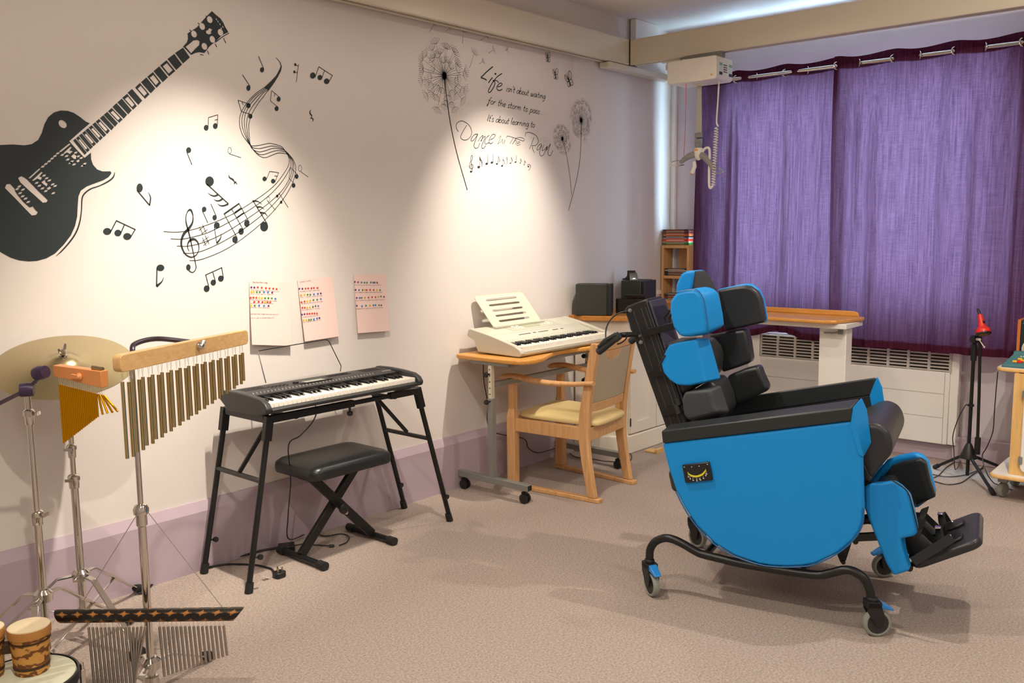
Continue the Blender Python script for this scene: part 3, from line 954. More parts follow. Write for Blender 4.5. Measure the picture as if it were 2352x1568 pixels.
SW = [.0005, .005, .009]
note('sharp_sign', T, [], [[(2.1047,1.5283),(2.1187,1.4939)], [(2.1192,1.5366),(2.1351,1.4999)], [(2.1009,1.5103),(2.1238,1.5264)], [(2.114,1.4957),(2.1425,1.5154)]], .0022)
note('sharp_sign', T, [], [[(2.1151,1.4805),(2.1318,1.4428)], [(2.1296,1.4883),(2.1464,1.4509)], [(2.1127,1.4613),(2.1462,1.4826)], [(2.119,1.4449),(2.1494,1.468)]], .0022)
note('note', T, [[(2.2035,1.5327),(2.2018,1.5266),(2.1975,1.5218),(2.1915,1.5191),(2.1851,1.5192),(2.1795,1.5219),(2.1758,1.5267),(2.1748,1.5328),(2.1765,1.5388),(2.1808,1.5436),(2.1867,1.5463),(2.1931,1.5463),(2.1987,1.5436),(2.2025,1.5387)]], [[(2.1764,1.5262),(2.1844,1.4509)]], .003, curves=[([(2.2092,1.5021),(2.2045,1.4763),(2.1854,1.4545)], SW)])
note('note', T, [[(2.2908,1.4684),(2.289,1.4616),(2.2848,1.4562),(2.279,1.4532),(2.2727,1.4533),(2.2673,1.4565),(2.2637,1.462),(2.2627,1.4688),(2.2645,1.4756),(2.2686,1.481),(2.2744,1.4839),(2.2807,1.4838),(2.2861,1.4807),(2.2897,1.4752)], [(2.3242,1.5048),(2.3225,1.4983),(2.3183,1.4931),(2.3126,1.4902),(2.3065,1.4903),(2.3012,1.4933),(2.2976,1.4985),(2.2967,1.505),(2.2984,1.5115),(2.3025,1.5167),(2.3081,1.5196),(2.3143,1.5195),(2.3196,1.5166),(2.3232,1.5113)], [(2.3557,1.5404),(2.354,1.5336),(2.3498,1.5281),(2.344,1.525),(2.3378,1.5251),(2.3324,1.5281),(2.3289,1.5336),(2.3279,1.5405),(2.3296,1.5474),(2.3338,1.5528),(2.3395,1.5559),(2.3457,1.5559),(2.3511,1.5528),(2.3547,1.5473)], [(2.2252,1.5849),(2.3059,1.6331),(2.309,1.6276),(2.2298,1.5787)], [(2.2801,1.5916),(2.3154,1.6124),(2.3194,1.6061),(2.2848,1.5842)], [(2.2908,1.5693),(2.3272,1.5912),(2.3303,1.5856),(2.2948,1.5641)]],
     [[(2.289,1.4751),(2.2291,1.5812)], [(2.3228,1.5104),(2.2681,1.6037)], [(2.3551,1.5461),(2.3057,1.6301)]], .003)
note('note', T, [[(2.4547,1.5256),(2.452,1.516),(2.4456,1.5082),(2.4367,1.504),(2.427,1.5041),(2.4186,1.5084),(2.4131,1.5162),(2.4115,1.5258),(2.4141,1.5354),(2.4205,1.5431),(2.4293,1.5474),(2.4389,1.5474),(2.4474,1.5431),(2.453,1.5353)]], [[(2.4503,1.5383),(2.3813,1.6414)]], .004,
     curves=[([(2.3769,1.6414),(2.4043,1.6411),(2.4293,1.627)], [.009, .005, .0005]), ([(2.3984,1.6144),(2.4207,1.6155),(2.4398,1.6035)], [.009, .005, .0005]), ([(2.4158,1.5899),(2.4416,1.5863),(2.4577,1.5672)], [.009, .005, .0005])])
note('note', T, [], [[(2.4581,1.6439),(2.4992,1.6021)]], .0022, rings=[[(2.4704,1.6529),(2.4693,1.6482),(2.4668,1.6444),(2.4635,1.6423),(2.4598,1.6422),(2.4567,1.6443),(2.4546,1.6479),(2.4541,1.6526),(2.4551,1.6572),(2.4576,1.661),(2.4609,1.6631),(2.4646,1.6632),(2.4677,1.6612),(2.4698,1.6575)]])
note('note', T, [[(2.5187,1.6673),(2.5178,1.6642),(2.5158,1.6618),(2.513,1.6604),(2.5099,1.6603),(2.5072,1.6616),(2.5054,1.664),(2.5049,1.667),(2.5057,1.67),(2.5077,1.6725),(2.5106,1.6739),(2.5137,1.6739),(2.5164,1.6727),(2.5182,1.6703)], [(2.5391,1.6394),(2.5382,1.6363),(2.5361,1.6339),(2.5333,1.6325),(2.5302,1.6324),(2.5275,1.6337),(2.5257,1.6361),(2.5251,1.6392),(2.526,1.6422),(2.528,1.6447),(2.5309,1.6461),(2.534,1.6461),(2.5367,1.6448),(2.5385,1.6424)]], [[(2.5218,1.6824),(2.5706,1.6145)], [(2.5119,1.6698),(2.5262,1.6779)], [(2.5322,1.6412),(2.5458,1.6531)]], .0026)
note('note', T, [[(2.6363,1.7621),(2.635,1.7573),(2.6319,1.7534),(2.6276,1.7511),(2.6229,1.7509),(2.6188,1.7529),(2.616,1.7566),(2.6152,1.7614),(2.6165,1.7661),(2.6196,1.7701),(2.6239,1.7724),(2.6286,1.7725),(2.6327,1.7706),(2.6355,1.7669)], [(2.617,1.7191),(2.6157,1.7143),(2.6126,1.7104),(2.6083,1.7082),(2.6036,1.7081),(2.5996,1.7101),(2.5968,1.7138),(2.596,1.7185),(2.5973,1.7233),(2.6004,1.7272),(2.6047,1.7295),(2.6094,1.7296),(2.6135,1.7276),(2.6162,1.7239)]], [[(2.5932,1.8033),(2.6319,1.7706)], [(2.5812,1.7531),(2.613,1.7261)], [(2.5932,1.8033),(2.5812,1.7531)]], .0022)
note('note', T, [[(2.3905,2.0692),(2.3891,2.0644),(2.3856,2.0602),(2.3808,2.0577),(2.3756,2.0572),(2.371,2.0589),(2.368,2.0624),(2.3671,2.067),(2.3685,2.0719),(2.372,2.076),(2.3768,2.0786),(2.382,2.0791),(2.3866,2.0774),(2.3896,2.0739)], [(2.3974,2.0227),(2.3961,2.018),(2.3928,2.014),(2.3883,2.0115),(2.3834,2.0111),(2.3791,2.0128),(2.3763,2.0163),(2.3754,2.0208),(2.3768,2.0255),(2.38,2.0295),(2.3845,2.0319),(2.3894,2.0324),(2.3937,2.0307),(2.3966,2.0272)]], [[(2.388,2.074),(2.3264,2.0871)], [(2.3264,2.0871),(2.3409,2.0389)], [(2.3409,2.0389),(2.3935,2.0297)], [(2.3468,2.0832),(2.3517,2.0682)]], .0028)


def loose(label, *a, **k):
    o = note('note_wall_sticker', None, *a, **k)
    return tag(o, label, 'wall sticker', 'loose music note stickers')


loose('black single note sticker highest above the swirling stave, stem leaning left', [[(2.4701,2.2364),(2.4687,2.2312),(2.4654,2.2267),(2.4607,2.2239),(2.4557,2.2233),(2.4514,2.225),(2.4485,2.2287),(2.4477,2.2336),(2.449,2.2388),(2.4524,2.2433),(2.457,2.2461),(2.4619,2.2467),(2.4663,2.245),(2.4692,2.2413)]], [[(2.4437,2.2937),(2.4683,2.2405)]])
loose('black single note sticker just left of the stave tail', [[(2.3936,2.1473),(2.3922,2.1417),(2.3891,2.137),(2.3847,2.1341),(2.38,2.1336),(2.3759,2.1356),(2.3732,2.1396),(2.3725,2.145),(2.3738,2.1506),(2.377,2.1552),(2.3813,2.1581),(2.386,2.1587),(2.3901,2.1567),(2.3928,2.1526)]], [[(2.3552,2.201),(2.3928,2.1538)]])
loose('black rest sticker with two dots right of the hooked stave tip', [[(2.65,2.2826),(2.6492,2.2795),(2.6473,2.2769),(2.6446,2.2752),(2.6418,2.2749),(2.6393,2.2759),(2.6376,2.2781),(2.6372,2.281),(2.6379,2.284),(2.6398,2.2867),(2.6425,2.2883),(2.6453,2.2887),(2.6478,2.2877),(2.6495,2.2855)], [(2.6432,2.2484),(2.6424,2.2454),(2.6405,2.2427),(2.6379,2.2411),(2.635,2.2408),(2.6325,2.2418),(2.6309,2.244),(2.6304,2.2469),(2.6312,2.25),(2.6331,2.2526),(2.6357,2.2542),(2.6385,2.2546),(2.641,2.2536),(2.6427,2.2514)]], [[(2.6621,2.2859),(2.6452,2.2019)], [(2.6434,2.2794),(2.6604,2.2788)], [(2.6367,2.2459),(2.6542,2.2463)]], .0028)
loose('black three note beamed sticker in the top right of the music cluster', [[(2.7588,2.2457),(2.7569,2.239),(2.7521,2.2334),(2.7454,2.2297),(2.7381,2.2289),(2.7317,2.231),(2.7274,2.2356),(2.7261,2.2418),(2.728,2.2484),(2.7327,2.254),(2.7394,2.2577),(2.7467,2.2586),(2.7531,2.2565),(2.7575,2.2519)], [(2.7987,2.2409),(2.797,2.2351),(2.7928,2.2302),(2.7869,2.2271),(2.7805,2.2264),(2.7749,2.2282),(2.7711,2.2321),(2.7699,2.2375),(2.7716,2.2432),(2.7758,2.2481),(2.7817,2.2512),(2.788,2.252),(2.7937,2.2502),(2.7975,2.2462)], [(2.841,2.228),(2.8391,2.2219),(2.8342,2.2167),(2.8273,2.2133),(2.8198,2.2124),(2.8132,2.2143),(2.8087,2.2185),(2.8073,2.2242),(2.8093,2.2302),(2.8141,2.2355),(2.821,2.2389),(2.8285,2.2398),(2.8351,2.2379),(2.8396,2.2337)]], [[(2.7552,2.2358),(2.7808,2.2898)], [(2.7954,2.2369),(2.8142,2.2763)], [(2.8391,2.226),(2.8606,2.2578)], [(2.7799,2.2897),(2.862,2.2572)]])
loose('black tilted pair of notes sticker beside the widening stave tail', [[(2.5535,2.1143),(2.5522,2.1093),(2.5489,2.1051),(2.5443,2.1024),(2.5393,2.102),(2.5349,2.1037),(2.532,2.1073),(2.5312,2.1121),(2.5325,2.1171),(2.5358,2.1213),(2.5404,2.1239),(2.5454,2.1244),(2.5498,2.1227),(2.5527,2.1191)], [(2.5401,2.0698),(2.5388,2.0647),(2.5355,2.0605),(2.5309,2.058),(2.5259,2.0575),(2.5216,2.0593),(2.5187,2.0629),(2.5179,2.0677),(2.5192,2.0727),(2.5225,2.0769),(2.5271,2.0795),(2.532,2.0799),(2.5364,2.0782),(2.5393,2.0746)]], [[(2.5498,2.1218),(2.5061,2.1484)], [(2.5061,2.1484),(2.4968,2.1012)], [(2.4968,2.1012),(2.5376,2.0763)], [(2.5223,2.1376),(2.5191,2.1227)]], .0026)
loose('small black squiggle rest sticker far right of the stave', [], [], curves=[([(2.7273,2.0828),(2.718,2.0721),(2.7197,2.0617),(2.7282,2.0536),(2.7233,2.0436)], [.001, .005, .008, .006, .001]), ([(2.7174,2.0396),(2.7285,2.0427),(2.7353,2.0355),(2.7304,2.0252)], [.003, .006, .006, .001])])
loose('black pair of notes sticker beneath the guitar headstock', [[(2.1729,1.9546),(2.1715,1.9491),(2.1681,1.9445),(2.1634,1.9418),(2.1584,1.9414),(2.1541,1.9435),(2.1512,1.9476),(2.1504,1.9529),(2.1518,1.9584),(2.1552,1.963),(2.1598,1.9657),(2.1648,1.9661),(2.1692,1.9641),(2.1721,1.96)], [(2.2179,1.9656),(2.2165,1.9601),(2.213,1.9554),(2.2083,1.9526),(2.2032,1.9523),(2.1988,1.9543),(2.1959,1.9585),(2.195,1.9638),(2.1965,1.9694),(2.1999,1.974),(2.2046,1.9768),(2.2097,1.9772),(2.2142,1.9751),(2.2171,1.971)]], [[(2.171,1.9545),(2.1754,1.998)], [(2.1745,1.9979),(2.2217,2.0144)], [(2.2217,2.0144),(2.2159,1.9638)], [(2.205,1.9896),(2.2195,1.9942)]], .0028)
loose('black upside down note sticker hanging between the guitar neck and stave', [[(2.0848,1.8537),(2.0833,1.8483),(2.0798,1.8438),(2.0749,1.8411),(2.0696,1.8409),(2.0651,1.843),(2.0621,1.8471),(2.0612,1.8523),(2.0627,1.8577),(2.0662,1.8622),(2.0711,1.8649),(2.0763,1.8652),(2.0809,1.8631),(2.084,1.859)]], [[(2.0635,1.8459),(2.0847,1.7912)]], .0032)
loose('small open note sticker left of the stave waist', [], [[(2.27,1.8484),(2.3285,1.8344)]], .0024, rings=[[(2.2807,1.8635),(2.2795,1.8575),(2.2767,1.8526),(2.2731,1.8497),(2.2691,1.8495),(2.2658,1.852),(2.2636,1.8566),(2.263,1.8624),(2.2642,1.8684),(2.267,1.8733),(2.2706,1.8761),(2.2746,1.8764),(2.2779,1.874),(2.2801,1.8693)]])
loose('small black squiggle rest sticker below the stave waist', [], [], curves=[([(2.261,1.7575),(2.2642,1.7448),(2.2813,1.7351),(2.2886,1.7233)], [.001, .006, .009, .002]), ([(2.2852,1.7154),(2.2926,1.7252),(2.3009,1.7142)], [.003, .008, .002])])
loose('small open note sticker on the right edge of the descending stave', [], [[(2.6489,1.7871),(2.6941,1.7613)]], .0022, rings=[[(2.6575,1.8021),(2.6562,1.7957),(2.6531,1.7905),(2.6489,1.7875),(2.6444,1.7873),(2.6405,1.79),(2.638,1.795),(2.6373,1.8013),(2.6386,1.8077),(2.6416,1.8129),(2.6458,1.8159),(2.6503,1.8161),(2.6543,1.8135),(2.6568,1.8085)]])
loose('black pair of notes sticker touching the inside of the stave bend', [[(2.458,1.7449),(2.4566,1.7403),(2.4533,1.7364),(2.4487,1.7342),(2.4437,1.7341),(2.4393,1.736),(2.4364,1.7396),(2.4355,1.7441),(2.4369,1.7488),(2.4402,1.7526),(2.4448,1.7548),(2.4498,1.755),(2.4542,1.7531),(2.4571,1.7495)], [(2.5038,1.7362),(2.5025,1.7315),(2.4991,1.7276),(2.4944,1.7254),(2.4893,1.7252),(2.4848,1.7272),(2.4819,1.7308),(2.481,1.7354),(2.4824,1.7401),(2.4857,1.7439),(2.4904,1.7462),(2.4955,1.7463),(2.4999,1.7444),(2.5029,1.7408)]], [[(2.4555,1.7403),(2.4765,1.7799)], [(2.476,1.7798),(2.5256,1.7757)], [(2.5256,1.7757),(2.5017,1.7311)], [(2.5014,1.7598),(2.5169,1.7589)]], .0028)
loose('large black demisemiquaver sticker with three flags above the stave', [[(2.1859,1.7246),(2.1832,1.7151),(2.1769,1.7073),(2.1682,1.7029),(2.1588,1.7026),(2.1507,1.7065),(2.1453,1.7139),(2.1438,1.7232),(2.1464,1.7326),(2.1526,1.7403),(2.1613,1.7448),(2.1706,1.7452),(2.1789,1.7413),(2.1843,1.7339)]], [[(2.15,1.7126),(2.2526,1.6275)]], .005, curves=[([(2.1518,1.6756),(2.1681,1.664),(2.1863,1.6608),(2.2018,1.6669)], [.0005, .005, .007, .009]), ([(2.1794,1.6476),(2.1933,1.6405),(2.2098,1.6415),(2.2238,1.6491)], [.0005, .005, .007, .009]), ([(2.1975,1.6286),(2.2106,1.6196),(2.2292,1.6191),(2.2517,1.6268)], [.0005, .005, .007, .008])])
loose('black quaver sticker pointing down beside the guitar body', [[(1.8574,1.6873),(1.8555,1.6793),(1.8514,1.6729),(1.8458,1.6692),(1.8399,1.6691),(1.8348,1.6725),(1.8315,1.6787),(1.8307,1.6866),(1.8325,1.6945),(1.8366,1.7009),(1.8422,1.7046),(1.8481,1.7048),(1.8532,1.7014),(1.8565,1.6952)]], [[(1.8317,1.6771),(1.8831,1.6153)]], .005, curves=[([(1.879,1.6712),(1.8886,1.649),(1.8823,1.6161)], [.0005, .005, .006])])
loose('black three note beamed sticker right below the guitar cutaway', [[(1.7136,1.5098),(1.7115,1.5037),(1.7065,1.4989),(1.6997,1.4963),(1.6923,1.4964),(1.6859,1.4991),(1.6816,1.504),(1.6804,1.5101),(1.6825,1.5161),(1.6874,1.5209),(1.6942,1.5236),(1.7015,1.5235),(1.708,1.5208),(1.7123,1.5159)], [(1.7548,1.5032),(1.753,1.4974),(1.7487,1.4928),(1.7427,1.4903),(1.7362,1.4903),(1.7306,1.493),(1.7269,1.4977),(1.7259,1.5034),(1.7277,1.5092),(1.732,1.5138),(1.738,1.5163),(1.7444,1.5163),(1.75,1.5136),(1.7538,1.509)], [(1.7955,1.4885),(1.7934,1.4823),(1.7883,1.4774),(1.7812,1.4748),(1.7735,1.4749),(1.7669,1.4777),(1.7625,1.4827),(1.7612,1.4889),(1.7633,1.495),(1.7683,1.4999),(1.7754,1.5026),(1.783,1.5025),(1.7897,1.4997),(1.7942,1.4947)]], [[(1.7093,1.5059),(1.7372,1.5526)], [(1.7515,1.5016),(1.77,1.5369)], [(1.792,1.4853),(1.8139,1.5169)], [(1.7364,1.5534),(1.8155,1.5161)]], .0045)
loose('black quaver sticker lower left of the treble clef', [[(1.9312,1.3548),(1.9291,1.3488),(1.924,1.3441),(1.9168,1.3417),(1.9091,1.3421),(1.9023,1.345),(1.8979,1.3501),(1.8965,1.3561),(1.8986,1.3621),(1.9037,1.3667),(1.9108,1.3692),(1.9185,1.3689),(1.9253,1.3659),(1.9298,1.3609)]], [[(1.8982,1.3553),(1.8915,1.2769)]], .005, curves=[([(1.9272,1.3195),(1.9162,1.297),(1.8916,1.2786)], [.0005, .005, .012])])
loose('black three note beamed sticker directly below the treble clef', [[(2.137,1.2544),(2.1352,1.2481),(2.131,1.2432),(2.1251,1.2407),(2.1188,1.2411),(2.1133,1.2442),(2.1097,1.2495),(2.1087,1.256),(2.1105,1.2623),(2.1147,1.2671),(2.1205,1.2697),(2.1268,1.2693),(2.1323,1.2662),(2.136,1.2608)], [(2.17,1.2796),(2.1684,1.2739),(2.1645,1.2695),(2.1591,1.2672),(2.1532,1.2675),(2.1481,1.2703),(2.1448,1.2751),(2.1438,1.281),(2.1455,1.2866),(2.1493,1.2911),(2.1547,1.2934),(2.1606,1.2931),(2.1657,1.2903),(2.1691,1.2854)], [(2.2096,1.2955),(2.2078,1.2896),(2.2036,1.285),(2.1978,1.2826),(2.1915,1.2829),(2.186,1.2859),(2.1824,1.2908),(2.1813,1.2968),(2.1831,1.3027),(2.1872,1.3073),(2.193,1.3097),(2.1993,1.3094),(2.2048,1.3065),(2.2085,1.3015)]], [[(2.1354,1.2556),(2.1223,1.3158)], [(2.1685,1.2815),(2.1575,1.3264)], [(2.2088,1.2963),(2.2024,1.3461)], [(2.1202,1.3152),(2.2036,1.3449)]], .004)
loose('black note sticker with stem down above the two sharp signs', [[(2.1423,1.6025),(2.1409,1.5974),(2.1377,1.5934),(2.1332,1.5911),(2.1284,1.5911),(2.1242,1.5933),(2.1214,1.5973),(2.1207,1.6023),(2.122,1.6073),(2.1253,1.6113),(2.1297,1.6136),(2.1345,1.6136),(2.1388,1.6115),(2.1415,1.6075)]], [[(2.1223,1.5969),(2.1461,1.5427)]], .003)
loose('black note sticker with stem up between clef and big demisemiquaver', [[(2.1906,1.5664),(2.1893,1.5613),(2.1861,1.5572),(2.1817,1.555),(2.177,1.555),(2.1728,1.5572),(2.1701,1.5613),(2.1694,1.5663),(2.1707,1.5714),(2.1739,1.5755),(2.1783,1.5777),(2.183,1.5778),(2.1872,1.5755),(2.1899,1.5715)]], [[(2.1893,1.5712),(2.1651,1.6263)]], .003)

# ---- lettering: a small brush alphabet, strokes on a unit x-height
GL = {
    'a': (.78, [[(.72, .85), (.42, 1), (.1, .6), (.12, .12), (.4, .05), (.7, .55), (.76, .95)], [(.76, .95), (.70, .25), (.84, .02)]]),
    'b': (.74, [[(.14, 2.0), (.10, 1), (.10, .05)], [(.10, .5), (.35, .98), (.64, .75), (.6, .2), (.35, .0), (.1, .15)]]),
    'c': (.62, [[(.58, .85), (.35, 1), (.1, .6), (.14, .12), (.38, 0), (.6, .18)]]),
    'd': (.78, [[(.68, .85), (.4, 1), (.1, .6), (.12, .1), (.4, .05), (.68, .5)], [(.74, 2.0), (.68, .6), (.78, .02)]]),
    'e': (.64, [[(.12, .45), (.45, .55), (.58, .8), (.38, 1), (.12, .7), (.12, .2), (.36, 0), (.6, .2)]]),
    'f': (.6, [[(.75, 1.9), (.45, 1.7), (.28, .8), (.1, -.7), (-.05, -.55), (.2, 0), (.3, .3)], [(.05, .95), (.55, 1.02)]]),
    'g': (.78, [[(.7, .85), (.42, 1), (.1, .6), (.14, .12), (.4, .08), (.68, .6)], [(.76, .98), (.62, -.3), (.35, -.85), (.12, -.6)]]),
    'h': (.74, [[(.14, 2.0), (.08, .02)], [(.1, .5), (.35, .95), (.58, .8), (.54, .2), (.68, .02)]]),
    'i': (.34, [[(.18, 1), (.1, .2), (.2, .02)], [(.24, 1.45), (.24, 1.52)]]),
    'k': (.68, [[(.14, 2.0), (.08, .02)], [(.58, 1), (.12, .48), (.62, .02)]]),
    'l': (.36, [[(.2, 2.0), (.1, .3), (.22, .02)]]),
    'm': (1.05, [[(.14, 1), (.08, .02)], [(.1, .5), (.32, .98), (.46, .7), (.42, .05)], [(.44, .5), (.68, .98), (.84, .7), (.8, .2), (.94, .02)]]),
    'n': (.74, [[(.14, 1), (.08, .02)], [(.1, .5), (.36, .98), (.56, .75), (.52, .2), (.66, .02)]]),
    'o': (.7, [[(.38, 1), (.12, .7), (.12, .2), (.36, 0), (.6, .3), (.58, .8), (.36, 1)]]),
    'p': (.72, [[(.16, 1), (.04, -.85)], [(.12, .55), (.38, 1), (.62, .75), (.56, .2), (.32, .02), (.1, .2)]]),
    'r': (.56, [[(.14, 1), (.08, .02)], [(.1, .5), (.32, .95), (.52, .88)]]),
    's': (.56, [[(.5, .9), (.28, 1), (.14, .75), (.42, .35), (.36, .03), (.06, .08)]]),
    't': (.52, [[(.28, 1.7), (.18, .3), (.3, .0), (.42, .12)], [(.04, 1.02), (.5, 1.06)]]),
    'u': (.74, [[(.14, 1), (.1, .3), (.28, .0), (.56, .4), (.62, 1)], [(.62, 1), (.56, .25), (.7, .02)]]),
    'v': (.66, [[(.1, 1), (.28, .02), (.6, 1)]]),
    'w': (.98, [[(.12, 1), (.16, .1), (.34, .1), (.52, .9)], [(.52, .9), (.54, .08), (.72, .1), (.9, 1)]]),
    'y': (.7, [[(.12, 1), (.16, .4), (.34, .25), (.6, .8)], [(.64, 1), (.5, -.3), (.25, -.85), (.05, -.6)]]),
    'I': (.44, [[(.3, 1.9), (.12, .02)]]),
    'B': (.8, [[(.14, 1.8), (.1, .02)], [(.12, 1.8), (.55, 1.7), (.5, 1.1), (.15, .95), (.62, .75), (.6, .1), (.1, .02)]]),
    'T': (.8, [[(.05, 1.8), (.8, 1.8)], [(.42, 1.8), (.36, .02)]]),
    'Y': (.75, [[(.08, 1.8), (.36, 1), (.7, 1.8)], [(.36, 1), (.32, .02)]]),
    "'": (.22, [[(.16, 1.95), (.08, 1.5)]]),
    '.': (.36, [[(.14, .02), (.16, .1)]]),
    ' ': (.5, []),
}


def write(bm, text, a, b, xh, w, slant=.28, y=YS, yf=None):
    """text from wall point a to wall point b along its baseline, x-height xh"""
    tot = sum(GL[c][0] for c in text)
    a = Vector((a[0], 0, a[1])); b = Vector((b[0], 0, b[1]))
    d = (b - a) / tot
    up = Vector((-d.z, 0, d.x)).normalized() * xh
    dn = d.normalized()
    x = 0
    for c in text:
        adv, st = GL[c]
        for s in st:
            pts = []
            for q in s:
                v = a + d * (x + q[0]) + up * q[1] + dn * (slant * q[1] * xh)
                pts.append((v.x, v.z))
            rib(bm, pts, w, 3, y if yf is None else yf(pts[0][1]))
        x += adv


Q = thing('quote_wall_sticker', 'black lettering sticker reading Life isn\'t about waiting, between the dandelions', 'wall sticker')
QL = lambda *s: None
bm = new()
for pts, w in (
        ([(4.0441,2.4492),(3.9925,2.4154),(3.955,2.3867),(3.9394,2.3739),(3.9647,2.3712),(3.988,2.3651)], .0072),
        ([(4.0394,2.3865),(4.02,2.3692),(4.0012,2.3503)], .0068),
        ([(4.1245,2.4203),(4.0809,2.395),(4.0458,2.3642),(4.0178,2.3322),(4.0003,2.3059),(4.0069,2.2969),(4.0276,2.3088),(4.0522,2.3382),(4.0609,2.3592),(4.0459,2.3664)], .006),
        ([(4.0404,2.3689),(4.0735,2.3727),(4.0942,2.3639)], .0055),
        ([(4.0832,2.338),(4.1113,2.346),(4.1241,2.3587),(4.1081,2.3618),(4.0869,2.3487),(4.0762,2.3319),(4.085,2.3194),(4.1059,2.3198),(4.1249,2.3291)], .0055)):
    rib(bm, pts, w)
poly(bm, [[(4.0736,2.411),(4.0727,2.4084),(4.0704,2.4061),(4.067,2.4046),(4.0633,2.4042),(4.0601,2.4049),(4.0578,2.4066),(4.057,2.4091),(4.0579,2.4117),(4.0602,2.414),(4.0636,2.4155),(4.0673,2.4159),(4.0706,2.4152),(4.0728,2.4135)]])
flat('word_life', bm, parent=Q)
for nm, tx, ab in (('first_line', "isn't about waiting", [(4.1593,2.3201),(4.5339,2.3126)]), ('second_line', "for the storm to pass...", [(3.992,2.2332),(4.5164,2.2121)]), ('third_line', "It's about learning to", [(3.9838,2.132),(4.4263,2.1285)])):
    bm = new(); write(bm, tx, ab[0], ab[1], .0205, .0037); flat(nm, bm, M_DECAL, Q)
bm = new()
for s in (
        [(3.7421,2.0531),(3.725,2.0755),(3.7307,2.0975),(3.7595,2.1136),(3.7946,2.1121),(3.8362,2.0928),(3.853,2.0613),(3.8412,2.0319),(3.8115,2.0133),(3.7793,2.0111),(3.7604,2.0241),(3.7771,2.0535),(3.8135,2.0954)],
        [(3.9055,2.0518),(3.8743,2.0452),(3.8508,2.0238),(3.8471,2.0082),(3.8669,2.0139),(3.8905,2.0353),(3.9028,2.0494),(3.88,2.0081),(3.8695,1.9832),(3.8824,1.9694),(3.9058,1.9766),(3.9197,2.0018)],
        [(3.9065,2.0099),(3.9237,2.031),(3.9495,2.0461),(3.9333,2.0116)], [(3.9246,2.0111),(3.9574,2.04),(3.9675,2.0384),(3.9465,2.0036),(3.9346,1.9805),(3.9492,1.9725),(3.9733,1.9896)],
        [(4.0052,2.0523),(3.979,2.037),(3.9623,2.0135),(3.9701,1.9984),(3.9989,2.0092)], [(4.0115,2.0257),(4.0428,2.0391),(4.0576,2.0569),(4.0342,2.0588),(4.0104,2.0369),(4.0016,2.0116),(4.0165,2.0036),(4.036,2.0138)]):
    rib(bm, s, .0034)
flat('word_dance', bm, parent=Q)
bm = new()
for s in ([(4.0866,2.0398),(4.1079,2.0559),(4.0962,2.0314),(4.0775,2.0052),(4.0974,2.0187)], [(4.1015,2.0126),(4.1231,2.0378),(4.1212,2.0111),(4.1457,2.0338),(4.1332,2.0073)]):
    rib(bm, s, .0022)
flat('word_in', bm, M_DECALG, Q)
bm = new()
for s in ([(4.1588,2.0471),(4.1661,2.0581),(4.2092,2.0551),(4.2748,2.0457),(4.3155,2.039),(4.3246,2.0514),(4.2972,2.0589),(4.2603,2.0554),(4.2345,2.043)], [(4.2222,2.0514),(4.2052,2.0318),(4.189,2.0136)], [(4.2492,2.0509),(4.21,2.0122),(4.238,2.0362),(4.2541,2.035),(4.2391,2.0131)], [(4.2582,2.018),(4.2834,2.0276),(4.2761,2.0341),(4.2583,2.0213),(4.2566,2.0086),(4.2877,2.0162)]):
    rib(bm, s, .0026)
flat('word_the', bm, parent=Q)
bm = new()
for s in ([(4.3361,2.0672),(4.3386,2.0852),(4.3688,2.0958),(4.4258,2.0867),(4.4579,2.0651),(4.4599,2.039),(4.4327,2.0191),(4.4004,2.0176)], [(4.4194,2.0682),(4.396,2.0277),(4.375,1.9942)], [(4.4005,2.0185),(4.4093,1.9905),(4.4244,1.9742)],
          [(4.4926,2.0348),(4.4597,2.0174),(4.4478,1.9942),(4.4696,1.9988),(4.4988,2.0295),(4.4748,1.9823),(4.4847,1.9588),(4.5139,1.9667),(4.5322,1.9905)], [(4.5169,2.0306),(4.4992,1.9934),(4.526,2.0012),(4.554,2.0232)], [(4.5289,2.0545),(4.5329,2.0509)],
          [(4.5338,1.9905),(4.554,2.0208),(4.5458,1.9961),(4.5861,2.0388),(4.5617,1.9922),(4.5638,1.9694),(4.5878,1.9678),(4.6099,1.9998)]):
    rib(bm, s, .0034)
flat('word_rain', bm, parent=Q)
